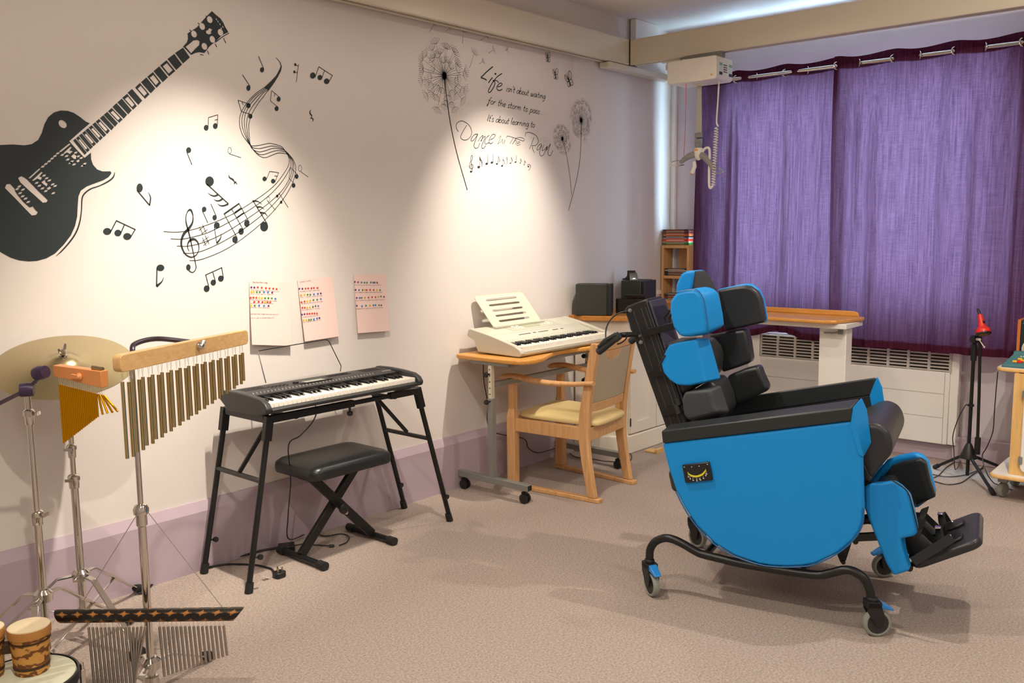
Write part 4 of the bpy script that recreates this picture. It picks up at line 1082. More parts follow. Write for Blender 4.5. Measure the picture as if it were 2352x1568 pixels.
NH = [[(3.9193,1.8665),(3.9196,1.8633),(3.9177,1.8601),(3.9138,1.8575),(3.9087,1.8561),(3.9035,1.856),(3.8991,1.8574),(3.8965,1.8599),(3.8961,1.8631),(3.898,1.8663),(3.9019,1.8689),(3.907,1.8703),(3.9122,1.8703),(3.9166,1.869)], [(3.9881,1.8883),(3.9884,1.8855),(3.9864,1.8826),(3.9826,1.8803),(3.9778,1.8789),(3.9728,1.8787),(3.9687,1.8799),(3.9662,1.8821),(3.9659,1.8849),(3.9679,1.8878),(3.9717,1.8901),(3.9765,1.8915),(3.9815,1.8917),(3.9857,1.8905)], [(4.0344,1.8978),(4.0346,1.895),(4.0327,1.8921),(4.0288,1.8897),(4.0239,1.8883),(4.0188,1.8881),(4.0147,1.8893),(4.0122,1.8915),(4.0119,1.8943),(4.0139,1.8972),(4.0177,1.8996),(4.0226,1.901),(4.0277,1.9011),(4.0319,1.9)], [(4.0769,1.891),(4.0771,1.8888),(4.0756,1.8865),(4.0727,1.8847),(4.0688,1.8836),(4.0649,1.8835),(4.0616,1.8844),(4.0597,1.8862),(4.0594,1.8884),(4.0609,1.8907),(4.0639,1.8925),(4.0677,1.8936),(4.0716,1.8937),(4.0749,1.8928)], [(4.1232,1.8817),(4.1235,1.8795),(4.122,1.8772),(4.119,1.8753),(4.1151,1.8742),(4.1111,1.8742),(4.1078,1.8751),(4.1058,1.8769),(4.1056,1.8791),(4.1071,1.8814),(4.1101,1.8833),(4.1139,1.8843),(4.1179,1.8844),(4.1212,1.8835)], [(4.199,1.901),(4.1991,1.8993),(4.1979,1.8976),(4.1955,1.8962),(4.1925,1.8953),(4.1894,1.8952),(4.1868,1.8959),(4.1853,1.8972),(4.1852,1.8988),(4.1864,1.9005),(4.1888,1.902),(4.1918,1.9028),(4.1949,1.9029),(4.1975,1.9023)], [(4.2479,1.9102),(4.248,1.9083),(4.2465,1.9063),(4.2436,1.9046),(4.2399,1.9036),(4.2361,1.9034),(4.2331,1.9041),(4.2313,1.9056),(4.2312,1.9075),(4.2327,1.9094),(4.2356,1.9111),(4.2393,1.9121),(4.2431,1.9123),(4.2461,1.9116)], [(4.2894,1.905),(4.2894,1.9037),(4.2884,1.9024),(4.2864,1.9013),(4.284,1.9006),(4.2814,1.9005),(4.2794,1.9009),(4.2782,1.9019),(4.2781,1.9032),(4.2791,1.9045),(4.2811,1.9056),(4.2836,1.9063),(4.2861,1.9064),(4.2882,1.906)], [(4.3259,1.8981),(4.326,1.8968),(4.3252,1.8955),(4.3235,1.8945),(4.3213,1.8939),(4.319,1.8938),(4.3171,1.8944),(4.316,1.8954),(4.3158,1.8966),(4.3167,1.8979),(4.3184,1.8989),(4.3206,1.8996),(4.3228,1.8996),(4.3247,1.8991)], [(3.8495,1.8349),(3.8486,1.8322),(3.8462,1.8299),(3.8428,1.8286),(3.839,1.8284),(3.8356,1.8295),(3.8333,1.8316),(3.8325,1.8342),(3.8334,1.8369),(3.8358,1.8392),(3.8393,1.8405),(3.843,1.8407),(3.8464,1.8396),(3.8488,1.8376)], [(4.3706,1.8862),(4.3699,1.8843),(4.368,1.8827),(4.3652,1.8818),(4.3622,1.8816),(4.3594,1.8824),(4.3576,1.8838),(4.3569,1.8856),(4.3576,1.8875),(4.3595,1.889),(4.3623,1.89),(4.3653,1.8901),(4.368,1.8894),(4.3699,1.888)]]
NS1 = [[(3.9179,1.8636),(3.918,1.9275)], [(3.9867,1.887),(3.9865,1.941)], [(4.0337,1.896),(4.0347,1.9469)], [(4.076,1.8899),(4.0832,1.935)], [(4.1223,1.881),(4.1231,1.9242)], [(4.1638,1.9277),(4.1574,1.8882)], [(4.1987,1.9003),(4.2015,1.9366)], [(4.247,1.9092),(4.2483,1.9485)], [(4.2882,1.9046),(4.2879,1.9318)], [(4.3247,1.8978),(4.3266,1.9234)]]
NS2 = [[(3.9179,1.9239),(3.9262,1.9065),(3.9375,1.8981),(3.9348,1.8666)], [(3.9176,1.9105),(3.9307,1.8955),(3.9379,1.8869)], [(4.0831,1.9327),(4.0926,1.9149),(4.0895,1.901)], [(4.123,1.9187),(4.1363,1.9056),(4.1346,1.8894)], [(4.2014,1.9343),(4.2099,1.9185),(4.2083,1.9091)], [(4.2879,1.9295),(4.2966,1.9182),(4.295,1.911)], [(4.3265,1.9206),(4.3354,1.9106),(4.333,1.9049)], [(4.3561,1.8841),(4.3563,1.8965),(4.3738,1.8992),(4.3835,1.8892),(4.3773,1.8746),(4.3619,1.8606)], [(4.3867,1.8979),(4.3882,1.896)], [(4.3866,1.8883),(4.3881,1.8865)],
          [(3.8389,1.8579),(3.8353,1.8688),(3.8472,1.876),(3.8603,1.8699),(3.8586,1.8566),(3.8401,1.8513),(3.8273,1.864),(3.8357,1.8865),(3.8558,1.9051),(3.855,1.925),(3.8471,1.9245),(3.8427,1.9045),(3.8484,1.8694),(3.853,1.843),(3.8488,1.8318)]]
RG = [(4.1645,1.9269),(4.1639,1.9242),(4.162,1.922),(4.1594,1.9207),(4.1565,1.9206),(4.154,1.9216),(4.1522,1.9236),(4.1516,1.9262),(4.1523,1.9288),(4.1542,1.931),(4.1568,1.9323),(4.1596,1.9324),(4.1622,1.9314),(4.1639,1.9294)]
row = [[[h], []] for h in NH[:9]] + [[[NH[9]], []], [[NH[10]], []], [[], [(RG + [RG[0]], .0023, 0)]]]
row_x = [sum(p[0] for p in h) / len(h) for h in NH] + [sum(p[0] for p in RG) / len(RG)]
for lst, w_, n_ in ((NS1, .0023, 0), (NS2, .0031, RIB_N)):
    for s in lst:
        mx_ = min(p[0] for p in s)
        k = min(range(len(row)), key=lambda i: abs(row_x[i] - mx_ + .006))
        row[k][1].append((s, w_, n_))
for hs_, ss_ in row:
    bm = new()
    for h in hs_:
        poly(bm, [h])
    for s, w_, n_ in ss_:
        rib(bm, s, w_, n_)
    flat('small_note', bm, parent=Q)

# ---- dandelions
def dandelion_head(bm, c, rx, rz, n, w, rnd, umb):
    core = [(c[0] + umb * .45 * (1 + .25 * rnd.random()) * math.cos(a), c[1] + umb * .6 * (1 + .25 * rnd.random()) * math.sin(a)) for a in [2 * math.pi * k / 16 for k in range(16)]]
    poly(bm, [core])
    for k in range(n):
        a = 2 * math.pi * (k + rnd.uniform(-.3, .3)) / n
        f = rnd.uniform(.62, 1.0) if k % 3 else rnd.uniform(.35, .6)
        e = Vector((c[0] + rx * f * math.cos(a), 0, c[1] + rz * f * math.sin(a)))
        rib(bm, [(c[0], c[1]), (e.x, e.z)], [w * 1.8, w * .6], 0)
        d = Vector((math.cos(a), 0, math.sin(a)))
        t = Vector((-d.z, 0, d.x))
        for q in range(-3, 4):
            tip = e + d * umb * (1.0 - abs(q) * .13) + t * umb * q * .33
            mid = e + d * umb * .25 + t * umb * q * .22
            rib(bm, [(e.x, e.z), (mid.x, mid.z), (tip.x, tip.z)], w * .7, 2)
            s = w * 1.1
            poly(bm, [[(tip.x - s, tip.z - s), (tip.x + s, tip.z - s), (tip.x + s, tip.z + s), (tip.x - s, tip.z + s)]])


rnd = random.Random(5)
DC = [(3.6375,2.3482),(3.448,2.3257),(3.6433,2.5525),(4.9161,2.2139),(4.7968,2.204),(4.9164,2.3465),(4.7107,2.0798),(4.6226,2.0738),(4.7113,2.1714)]
D1 = thing('dandelion_wall_sticker', 'tallest dandelion clock sticker with a long curving stem, left of the quote', 'wall sticker', group='dandelion stickers')
bm = new(); dandelion_head(bm, DC[0], (DC[0][0] - DC[1][0]) * .92, (DC[2][1] - DC[0][1]) * .9, 46, .0013, rnd, .034); flat('seed_head', bm, parent=D1)
bm = new(); rib(bm, [(3.6393,2.3328),(3.6564,2.2135),(3.6846,2.0739),(3.7296,1.925),(3.808,1.728)], [.004, .006, .0065, .006, .006]); flat('stem', bm, parent=D1)
D2 = thing('dandelion_wall_sticker', 'pair of small dandelion clock stickers crossing stems, right of the quote', 'wall sticker', group='dandelion stickers')
bm = new(); dandelion_head(bm, DC[3], (DC[3][0] - DC[4][0]) * 1.0, (DC[5][1] - DC[3][1]) * .95, 46, .0009, rnd, .024); flat('seed_head', bm, parent=D2)
bm = new(); dandelion_head(bm, DC[6], (DC[6][0] - DC[7][0]) * 1.0, (DC[8][1] - DC[6][1]) * .98, 40, .0008, rnd, .018); flat('seed_head', bm, parent=D2)
bm = new(); rib(bm, [(4.9177,2.1972),(4.9125,2.037),(4.8928,1.9132),(4.8473,1.7792),(4.7735,1.6192)], .0042); flat('stem', bm, parent=D2)
bm = new(); rib(bm, [(4.7199,2.0639),(4.7596,1.9629),(4.7904,1.8431),(4.8104,1.7216)], .0034); flat('stem', bm, parent=D2)


def seed(label, a, b, s):
    bm = new()
    a = Vector((a[0], 0, a[1])); b = Vector((b[0], 0, b[1]))
    rib(bm, [(a.x, a.z), (b.x, b.z)], [.0022, .0012], 0)
    d = (b - a).normalized(); t = Vector((-d.z, 0, d.x))
    for q in (-3, -2, -1, 0, 1, 2, 3):
        tip = b + d * s * (.9 - abs(q) * .1) + t * s * q * .36
        mid = b + d * s * .12 + t * s * q * .25
        rib(bm, [(b.x, b.z), (mid.x, mid.z), (tip.x, tip.z)], .0011, 2)
    return tag(flat('seed_wall_sticker', bm, M_DECALG), label, 'wall sticker', 'floating dandelion seed stickers')


SD = [(3.843,2.4166),(3.8848,2.5004),(4.006,2.5186),(4.0468,2.5446),(4.1892,2.5452),(4.1737,2.5623),(3.9238,2.4485),(3.9575,2.4674),(3.5309,2.5661),(3.565,2.6108),(3.6578,2.5878),(3.6834,2.6103),(3.7879,2.5417),(3.799,2.6087),(3.9379,2.5818),(3.9917,2.6124)]
for k, lb in enumerate(('largest floating seed sticker, right of the tall dandelion head', 'floating seed sticker between big seed and the faintest seed', 'faint floating seed sticker farthest right under the rail', 'small floating seed sticker just above the word Life', 'floating seed stalk leftmost under the hoist rail', 'short bent seed stalk second under the hoist rail', 'long upright seed stalk directly under the rail, right of dandelion', 'slanting seed stalk under the rail, above the largest seed')):
    seed(lb, SD[2 * k], SD[2 * k + 1], (.034, .022, .018, .018, .02, .016, .02, .02)[k])


def butterfly(label, c, s, rot):
    bm = new()
    ca, sa = math.cos(rot), math.sin(rot)

    def m(l):
        return [(c[0] + s * (p[0] * ca - p[1] * sa), c[1] + s * (p[0] * sa + p[1] * ca)) for p in l]
    rib(bm, m([(0, -.5), (.02, 0), (0, .45)]), s * .09)
    for w in ([(0, .1), (.35, .75), (.62, .6), (.5, .15), (0, .02)], [(0, .02), (.4, .02), (.45, -.4), (.2, -.5), (0, -.05)], [(0, .1), (-.3, .7), (-.42, .45), (-.3, .1), (0, .02)], [(0, .0), (-.3, -.05), (-.3, -.4), (-.1, -.4), (0, -.05)]):
        rib(bm, m(w), s * .06, 4)
    rib(bm, m([(0, .05), (.4, .45)]), s * .035); rib(bm, m([(0, 0), (.3, -.3)]), s * .035); rib(bm, m([(0, .05), (-.28, .4)]), s * .035)
    rib(bm, m([(0, .45), (.1, .75)]), s * .03); rib(bm, m([(0, .45), (-.08, .75)]), s * .03)
    return tag(flat('butterfly_wall_sticker', bm), label, 'wall sticker', 'butterfly stickers')


BT = [(4.5617,2.5662),(4.6392,2.4713),(4.7839,2.4503)]
butterfly('smallest butterfly sticker, just below the hoist rail', BT[0], .048, .1)
butterfly('middle butterfly sticker, left of the largest butterfly', BT[1], .052, .15)
butterfly('largest butterfly sticker, above the small dandelions', BT[2], .072, .5)

# ---- three star-chart papers
STAR = {'p': '#5b2a6e', 'r': '#c93a26', 'y': '#d8b91f', 'g': '#2f8a45', 'b': '#2c78c8', 'o': '#e59a2a', 'm': '#7a2346'}
STAR_ME = {}
for k, c in STAR.items():
    bm = new()
    vs = []
    for q in range(10):
        a = math.pi / 2 + q * math.pi / 5
        rr = .0075 if q % 2 == 0 else .0034
        vs.append(bm.verts.new((rr * math.cos(a), 0, rr * math.sin(a))))
    ce = bm.verts.new((0, 0, 0))
    for q in range(10):
        bm.faces.new((ce, vs[(q + 1) % 10], vs[q]))
    me = bpy.data.meshes.new('star')
    bm.to_mesh(me); bm.free()
    me.materials.append(mat('star_foil_' + k, c, .3))
    STAR_ME[k] = me


def paper(label, cor, stars, texts, lift, title=None):
    tl, tr, bl, br = cor
    ztop = (tl[1] + tr[1]) / 2; zbot = (bl[1] + br[1]) / 2
    yf = lambda z: -.004 - lift * max(0, min(1, (ztop - z) / (ztop - zbot))) ** 1.1
    root = thing('star_chart_paper', label, 'paper sheet', group='star charts above the black keyboard')
    bm = new(); N = 10
    rows = []
    for j in range(N + 1):
        v = j / N
        rows.append([])
        for i in range(N + 1):
            u = i / N
            x = (tl[0] * (1 - u) + tr[0] * u) * (1 - v) + (bl[0] * (1 - u) + br[0] * u) * v
            z = (tl[1] * (1 - u) + tr[1] * u) * (1 - v) + (bl[1] * (1 - u) + br[1] * u) * v
            rows[-1].append(bm.verts.new((x, yf(z), z)))
    for j in range(N):
        for i in range(N):
            bm.faces.new((rows[j][i], rows[j + 1][i], rows[j + 1][i + 1], rows[j][i + 1]))
    o = obj('sheet', bm, M_PAPER, root, smooth=False, recalc=False)
    so = o.modifiers.new('thick', 'SOLIDIFY'); so.thickness = .0006; so.offset = -1
    for col, pts in stars:
        for (x, z), ch in zip(pts, col):
            s = bpy.data.objects.new('star_sticker', STAR_ME[ch])
            COL.objects.link(s); s.parent = root
            s.location = (x, yf(z) - .0016, z)
    bm = new()
    for tx, a, b, xh in texts:
        write(bm, tx, a, b, xh, .0008, .1, yf=lambda z: yf(z) - .0018)
    flat('handwriting', bm, mat('pencil_writing', '#77606a', .8), root)


paper('leftmost star chart paper, two handwritten lines below the star rows', [(2.3386,1.2815),(2.5558,1.2593),(2.3215,0.9869),(2.5372,0.9591)],
      [('pprrrrrr', [(2.346,1.2488),(2.3616,1.247),(2.3796,1.2469),(2.401,1.2441),(2.4237,1.2409),(2.4428,1.2385),(2.4632,1.2363),(2.4814,1.2333)]), ('yyggbbp', [(2.3438,1.2282),(2.3561,1.2275),(2.3728,1.2255),(2.3886,1.2246),(2.4113,1.2229),(2.4323,1.2203),(2.4553,1.2183)]),
       ('rrryygggb', [(2.3373,1.2015),(2.3522,1.2012),(2.3675,1.1995),(2.3825,1.1979),(2.3972,1.1966),(2.4142,1.1949),(2.4314,1.1934),(2.4498,1.1916),(2.4699,1.1883)]), ('rrryrr', [(2.3546,1.1812),(2.3778,1.18),(2.3978,1.1776),(2.4126,1.1766),(2.4252,1.1754),(2.4397,1.1738)]), ('ygbbp', [(2.3359,1.1654),(2.3545,1.1644),(2.3781,1.1627),(2.4046,1.1601),(2.4286,1.1574)])],
      [('Baa Baa Black sheep', *[(2.3554,1.2699),(2.4345,1.2628)], .0035), ('Baa baa black sheep have you', *[(2.3409,1.2368),(2.4944,1.2199)], .0022), ('any wool yes sir yes sir', *[(2.3388,1.2185),(2.4618,1.208)], .0022), ('three bags full one for the master', *[(2.3335,1.192),(2.479,1.1757)], .0022), ('and one for the dame', *[(2.3334,1.1752),(2.4536,1.1655)], .0022), ('one for the little boy', *[(2.3303,1.1567),(2.4346,1.1471)], .0022), ('Baa baa black sheep have you any wool', *[(2.3268,1.1267),(2.4787,1.1127)], .0028), ('Yes sir yes sir three bags full', *[(2.3252,1.1081),(2.4531,1.0989)], .0028)], .026)
paper('middle star chart paper with six short rows of stars, tilted anticlockwise', [(2.6039,1.2704),(2.8149,1.2774),(2.6187,0.9708),(2.8275,0.9762)],
      [('pprrrrr', [(2.6103,1.2273),(2.6283,1.2263),(2.6465,1.2259),(2.6623,1.2264),(2.6815,1.226),(2.6958,1.2262),(2.7178,1.2257)]), ('oyggbbp', [(2.6169,1.1953),(2.6376,1.1967),(2.6558,1.1956),(2.6716,1.195),(2.6931,1.1954),(2.7173,1.1963),(2.7352,1.1976)]), ('rryyggb', [(2.6167,1.1616),(2.6346,1.1638),(2.6499,1.1638),(2.6679,1.1654),(2.6878,1.1678),(2.7102,1.1677),(2.7324,1.1701)]), ('rryyggb', [(2.6188,1.1349),(2.6324,1.1343),(2.6469,1.1329),(2.6627,1.1334),(2.6812,1.1348),(2.6974,1.1378),(2.7135,1.1367)]), ('pprrrrr', [(2.6136,1.1022),(2.6281,1.1035),(2.6443,1.1032),(2.658,1.1028),(2.674,1.103),(2.6878,1.1019),(2.7021,1.1008)]), ('yyggbbp', [(2.6198,1.074),(2.6363,1.0727),(2.6517,1.0738),(2.6643,1.0738),(2.6811,1.0744),(2.7003,1.0763),(2.7152,1.0782)])],
      [('Twinkle Twinkle', *[(2.6126,1.2566),(2.6811,1.2609)], .0036), ('twinkle twinkle little star', *[(2.6116,1.2123),(2.7287,1.2129)], .0022), ('how I wonder what you are', *[(2.6123,1.1843),(2.7424,1.1857)], .0022), ('up above the world so high', *[(2.6142,1.1529),(2.7417,1.1566)], .0022), ('like a diamond in the sky', *[(2.6133,1.1223),(2.7202,1.1247)], .0022), ('twinkle twinkle little star', *[(2.615,1.0881),(2.7093,1.0901)], .0022), ('how I wonder what you are', *[(2.6143,1.0628),(2.7224,1.0675)], .0022)], .021)
paper('rightmost star chart paper, glossy, with four rows of stars', [(2.9508,1.2778),(3.1636,1.2739),(2.9513,0.9799),(3.1676,0.9723)],
      [('pmbggbgbpp'.replace('gbgbpp', 'gbgpp') + '', [(2.9544,1.243),(2.9746,1.2401),(2.9977,1.2378),(3.0173,1.2358),(3.0332,1.2349),(3.0597,1.2347),(3.0749,1.2331),(3.0855,1.2326),(3.1022,1.2314),(3.1157,1.2307)]), ('pbgyrrryg', [(2.9555,1.2019),(2.978,1.1999),(3.0017,1.1985),(3.0176,1.1976),(3.0289,1.1969),(3.0511,1.1964),(3.0758,1.1946),(3.0974,1.1926),(3.1191,1.1913)]), ('pbgorrrygp', [(2.959,1.1606),(2.9784,1.1594),(2.9914,1.1589),(3.0134,1.1582),(3.0369,1.1574),(3.0617,1.158),(3.0846,1.1569),(3.1049,1.1579),(3.1224,1.1579),(3.1428,1.1547)]), ('pbgybbgp', [(2.9565,1.1207),(2.9898,1.1158),(3.0165,1.1168),(3.0425,1.1153),(3.0668,1.1154),(3.0812,1.1152),(3.1047,1.1128),(3.1207,1.1116)])],
      [('You are my sunshine my only sunshine', *[(2.9505,1.2266),(3.1273,1.2164)], .0022), ('you make me happy when skies are grey', *[(2.9512,1.1881),(3.1308,1.1784)], .0022), ("you'll never know dear how much I love you", *[(2.9501,1.1461),(3.1471,1.1388)], .0022), ("Please don't take my sunshine away".replace('P', 'p'), *[(2.9475,1.1037),(3.13,1.0983)], .0022)], .018)

# ================================================================ PERCUSSION CORNER
def wobj(name, bm, m, root, parent=None, **k):
    """mesh given in world coordinates, stored relative to its thing's empty"""
    mw = Matrix.Translation(root.location) @ root.rotation_euler.to_matrix().to_4x4()
    bm.transform(mw.inverted())
    return obj(name, bm, m, parent or root, **k)


def tripod(root, p, hub_z, feet, r_pole, low_z, leg=.011, foot=.02, brace=True):
    """double-braced chrome tripod legs; feet are floor points"""
    for fx, fy in feet:
        bm = new()
        d = Vector((fx - p[0], fy - p[1], 0)).normalized()
        s = Vector((p[0], p[1], hub_z)) + d * .03
        e = Vector((fx, fy, .022))
        k = s + d * .05 + Vector((0, 0, -.004))
        bar(bm, s, k, .022, .006); bar(bm, k, e, .022, .006)
        l = wobj('leg', bm, M_CHROME, root, bevel=.001)
        bm = new(); tube(bm, [e - d * .02 + Vector((0, 0, .012)), e + d * .01 - Vector((0, 0, .002)), e + d * .022 - Vector((0, 0, .010))], [.014, .018, .012], 12); wobj('rubber_foot', bm, M_RUBBER, root, l)
        if brace:
            bm = new(); m_ = k.lerp(e, .45); bar(bm, Vector((p[0], p[1], low_z)) + d * .015, m_, .014, .004); wobj('brace', bm, M_CHROME, root, bevel=.001)
    bm = new(); lathe(bm, [(r_pole + .001, hub_z - .02), (r_pole + .016, hub_z - .018), (r_pole + .018, hub_z + .01), (r_pole + .006, hub_z + .022), (r_pole + .001, hub_z + .022)], (p[0], p[1], 0), seg=18)
    tube(bm, [(p[0] - .02, p[1] - .02, hub_z), (p[0] - .045, p[1] - .045, hub_z)], .006, 8)
    wobj('hub', bm, M_CHROME, root)
    bm = new(); lathe(bm, [(r_pole + .001, low_z - .015), (r_pole + .010, low_z - .012), (r_pole + .010, low_z + .012), (r_pole + .001, low_z + .015)], (p[0], p[1], 0), seg=18); wobj('lower_collar', bm, M_CHROME, root)


def clamp(root, p, z, r, knob=(-1, -.6)):
    bm = new(); lathe(bm, [(r * .9, z - .03), (r + .004, z - .03), (r + .005, z - .004), (r + .008, z), (r + .008, z + .014), (r + .003, z + .02), (r * .7, z + .022)], (p[0], p[1], 0), seg=20)
    d = Vector((knob[0], knob[1], 0)).normalized()
    c = Vector((p[0], p[1], z + .005))
    tube(bm, [c + d * r, c + d * (r + .022)], .004, 8)
    t = d.cross(Vector((0, 0, 1)))
    bar(bm, c + d * (r + .018) - t * .016, c + d * (r + .018) + t * .016, .006, .010)
    wobj('height_clamp', bm, M_CHROME, root)


# ---- boom stand holding the small gold chimes
P1 = (1.15, -.53)
S1 = thing('boom_stand', 'chrome boom stand nearest the drums, arm carrying the small gold chimes', 'cymbal stand', (P1[0], P1[1], 0))
bm = new(); lathe(bm, [(.0125, .03), (.0125, .58)], (P1[0], P1[1], 0), seg=20); wobj('lower_pole', bm, M_CHROME, S1)
bm = new(); lathe(bm, [(.0095, .56), (.0095, .985)], (P1[0], P1[1], 0), seg=20); wobj('upper_pole', bm, M_CHROME, S1)
clamp(S1, P1, .575, .0125, (.6, -1)); clamp(S1, P1, .915, .0095, (1, -.8))
tripod(S1, P1, .30, [(1.53, -.32), (.98, -.17), (1.02, -.69)], .0125, .10)
bj = Vector((P1[0], P1[1], 1.00))
GA = Vector((1.145, -.600, 1.055)); 
M_PURPM = mat('dark_purple_knob', '#4a3d58', .3, .4)
bm = new(); lathe(bm, [(.001, -.02), (.022, -.02), (.024, 0), (.022, .02), (.001, .02)], bj, (1, -.6, 0), 20); wobj('tilter', bm, M_PURPM, S1)
bm = new(); tube(bm, [bj + Vector((-.14, .11, -.085)), bj, bj + Vector((.03, -.03, .04)), (1.175, -.585, 1.063)], .007, 12); wobj('boom_arm', bm, mat('dark_chrome', '#6a6470', .2, .9), S1)
bm = new(); lathe(bm, [(.001, -.022), (.021, -.02), (.024, 0), (.02, .02), (.001, .022)], (1.175, -.585, 1.058), (.4, -.9, .2), 18); wobj('arm_clamp', bm, M_PURPM, S1)

g0 = Vector((0.0, -3.603, 1.5)) + Vector((0.4182, 1.03, -0.1528)) * 2.93
g1 = Vector((0.0, -3.603, 1.5)) + Vector((0.4521, 0.9893, -0.1596)) * 2.86
GC = thing('gold_bar_chimes', 'small gold bar chimes hanging from an orange wooden block', 'chimes', g0)
gx = (g1 - g0).normalized(); gz = (Vector((0, 0, 1)) - gx * gx.z).normalized(); gy = gz.cross(gx)
Lg = (g1 - g0).length
bm = new()
prism(bm, [g0 + gz * .026 - gy * .016, g0 - gz * .010 - gy * .016, g1 - gz * .030 - gy * .016, g1 + gz * .024 - gy * .016], [g0 + gz * .026 + gy * .016, g0 - gz * .010 + gy * .016, g1 - gz * .030 + gy * .016, g1 + gz * .024 + gy * .016])
wobj('block', bm, M_ORANGE, GC, bevel=.002)
bm = new(); c = g0.lerp(g1, .58) - gy * .016; lathe(bm, [(.011, 0), (.013, .006), (.007, .016), (.0001, .018)], c, -gy, 14); bar(bm, c - gy * .012 - gx * .024 + gz * .002, c - gy * .012 + gx * .0, .01, .012); wobj('wing_bolt', bm, M_ORANGE, GC)
bm = new(); tube(bm, [g0.lerp(g1, .76) + gz * .030, g0.lerp(g1, .97) + gz * .028], .007, 12); wobj('beater', bm, M_BRASS, GC)
NT = 24
for k in range(NT):
    f = (k + .6) / (NT + .6)
    top = g0.lerp(g1, f) - gz * (.012 + .020 * f)
    ln = .20 - .155 * f ** 1.0
    bm = new()
    a = top - gz * .026 + gx * .004
    if k < NT - 4:
        tube(bm, [a, a - Vector((0, 0, ln))], .0036, 8)
    else:
        sw = (k - NT + 5) * .010
        tube(bm, [a, a + Vector((gx.x * sw * 1.3, gx.y * sw * 1.3, -ln * .95))], .0036, 8)
    tb = wobj('chime_tube', bm, M_GOLD, GC)
    bm = new(); tube(bm, [top, a], .0008, 4); wobj('cord', bm, M_OFFWHITE, GC, tb)

# ---- cymbal stand against the wall
P2 = (1.385, -.27)
S2 = thing('cymbal_stand', 'chrome cymbal stand nearest the wall, under the wide bronze cymbal', 'cymbal stand', (P2[0], P2[1], 0))
bm = new(); lathe(bm, [(.0135, .07), (.0135, .60)], (P2[0], P2[1], 0), seg=20); wobj('lower_pole', bm, M_CHROME, S2)
bm = new(); lathe(bm, [(.0095, .58), (.0095, 1.0)], (P2[0], P2[1], 0), seg=20); wobj('upper_pole', bm, M_CHROME, S2)
clamp(S2, P2, .60, .0135, (-1, -.8)); clamp(S2, P2, .715, .0095, (-1, -.9))
tripod(S2, P2, .235, [(1.70, -.055), (1.09, -.14), (1.43, -.60)], .0135, .09)
cc = Vector((P2[0] - .012, P2[1] - .015, 1.035))
cn = Vector((-.16, -.33, .93)).normalized()
CY = thing('cymbal', 'large bronze cymbal tilted toward the room behind the gold chimes', 'cymbal', cc)
bm = new()
pr_ = [(.006, .030), (.03, .029), (.045, .020), (.055, .012), (.10, .009), (.16, .004), (.235, -.006), (.2355, -.0072), (.16, .0025), (.10, .0075), (.055, .0105), (.045, .0185), (.03, .0275), (.006, .0285)]
lathe(bm, pr_, cc, cn, 64, cap=False)
wobj('plate', bm, M_BRASS, CY)
bm = new(); lathe(bm, [(.004, -.04), (.004, .06)], cc, cn, 10); lathe(bm, [(.014, .0295), (.014, .036), (.006, .037)], cc, cn, 14); wobj('tilter_rod', bm, M_CHROME, S2)
bm = new(); c = cc + cn * .05; t = cn.cross(Vector((.6, -.76, 0))).normalized(); lathe(bm, [(.0055, -.012), (.010, -.01), (.009, .006), (.0055, .008)], c, cn, 12)
for sg in (-1, 1):
    tube(bm, [c + t * .006 * sg, c + t * .018 * sg + cn * .010, c + t * .024 * sg + cn * .022], [.005, .006, .004], 8)
wobj('wing_nut', bm, M_CHROME, S2)

# ---- stand with the wooden bar chimes
P3 = (1.32, -.905)
S3 = thing('chime_stand', 'slim chrome stand in front holding the pale wooden bar chimes', 'chime stand', (P3[0], P3[1], 0))
bm = new(); lathe(bm, [(.0125, .02), (.0125, .60)], (P3[0], P3[1], 0), seg=20); wobj('lower_pole', bm, M_CHROME, S3)
bm = new(); lathe(bm, [(.0085, .58), (.0085, 1.09)], (P3[0], P3[1], 0), seg=20); wobj('upper_pole', bm, M_CHROME, S3)
bm = new(); lathe(bm, [(.0128, .575), (.017, .58), (.017, .615), (.023, .617), (.024, .632), (.018, .645), (.009, .65)], (P3[0], P3[1], 0), seg=20); wobj('height_clamp', bm, M_CHROME, S3)
tripod(S3, P3, .115, [(1.56, -.83), (1.40, -.62), (1.10, -1.11)], .0125, .06, brace=False)
b0 = Vector((1.209, -1.045, 1.150)); b1 = Vector((1.815, -.761, 1.150))
bxd = (b1 - b0).normalized(); byd = Vector((0, 0, 1)).cross(bxd)
bm = new(); tube(bm, [(P3[0], P3[1], 1.08), (P3[0] + .005, P3[1], 1.13), (P3[0] + .03, P3[1] + .03, 1.155), (P3[0] + .12, P3[1] + .065, 1.160), b0.lerp(b1, .58) + byd * .03 + Vector((0, 0, -.01))], .0085, 12, smooth=6); wobj('gooseneck', bm, mat('dark_chrome', '#6a6470', .2, .9), S3)
WC = thing('wooden_bar_chimes', 'long row of antique gold bar chimes under a pale wooden beam', 'chimes', b0)
bm = new()

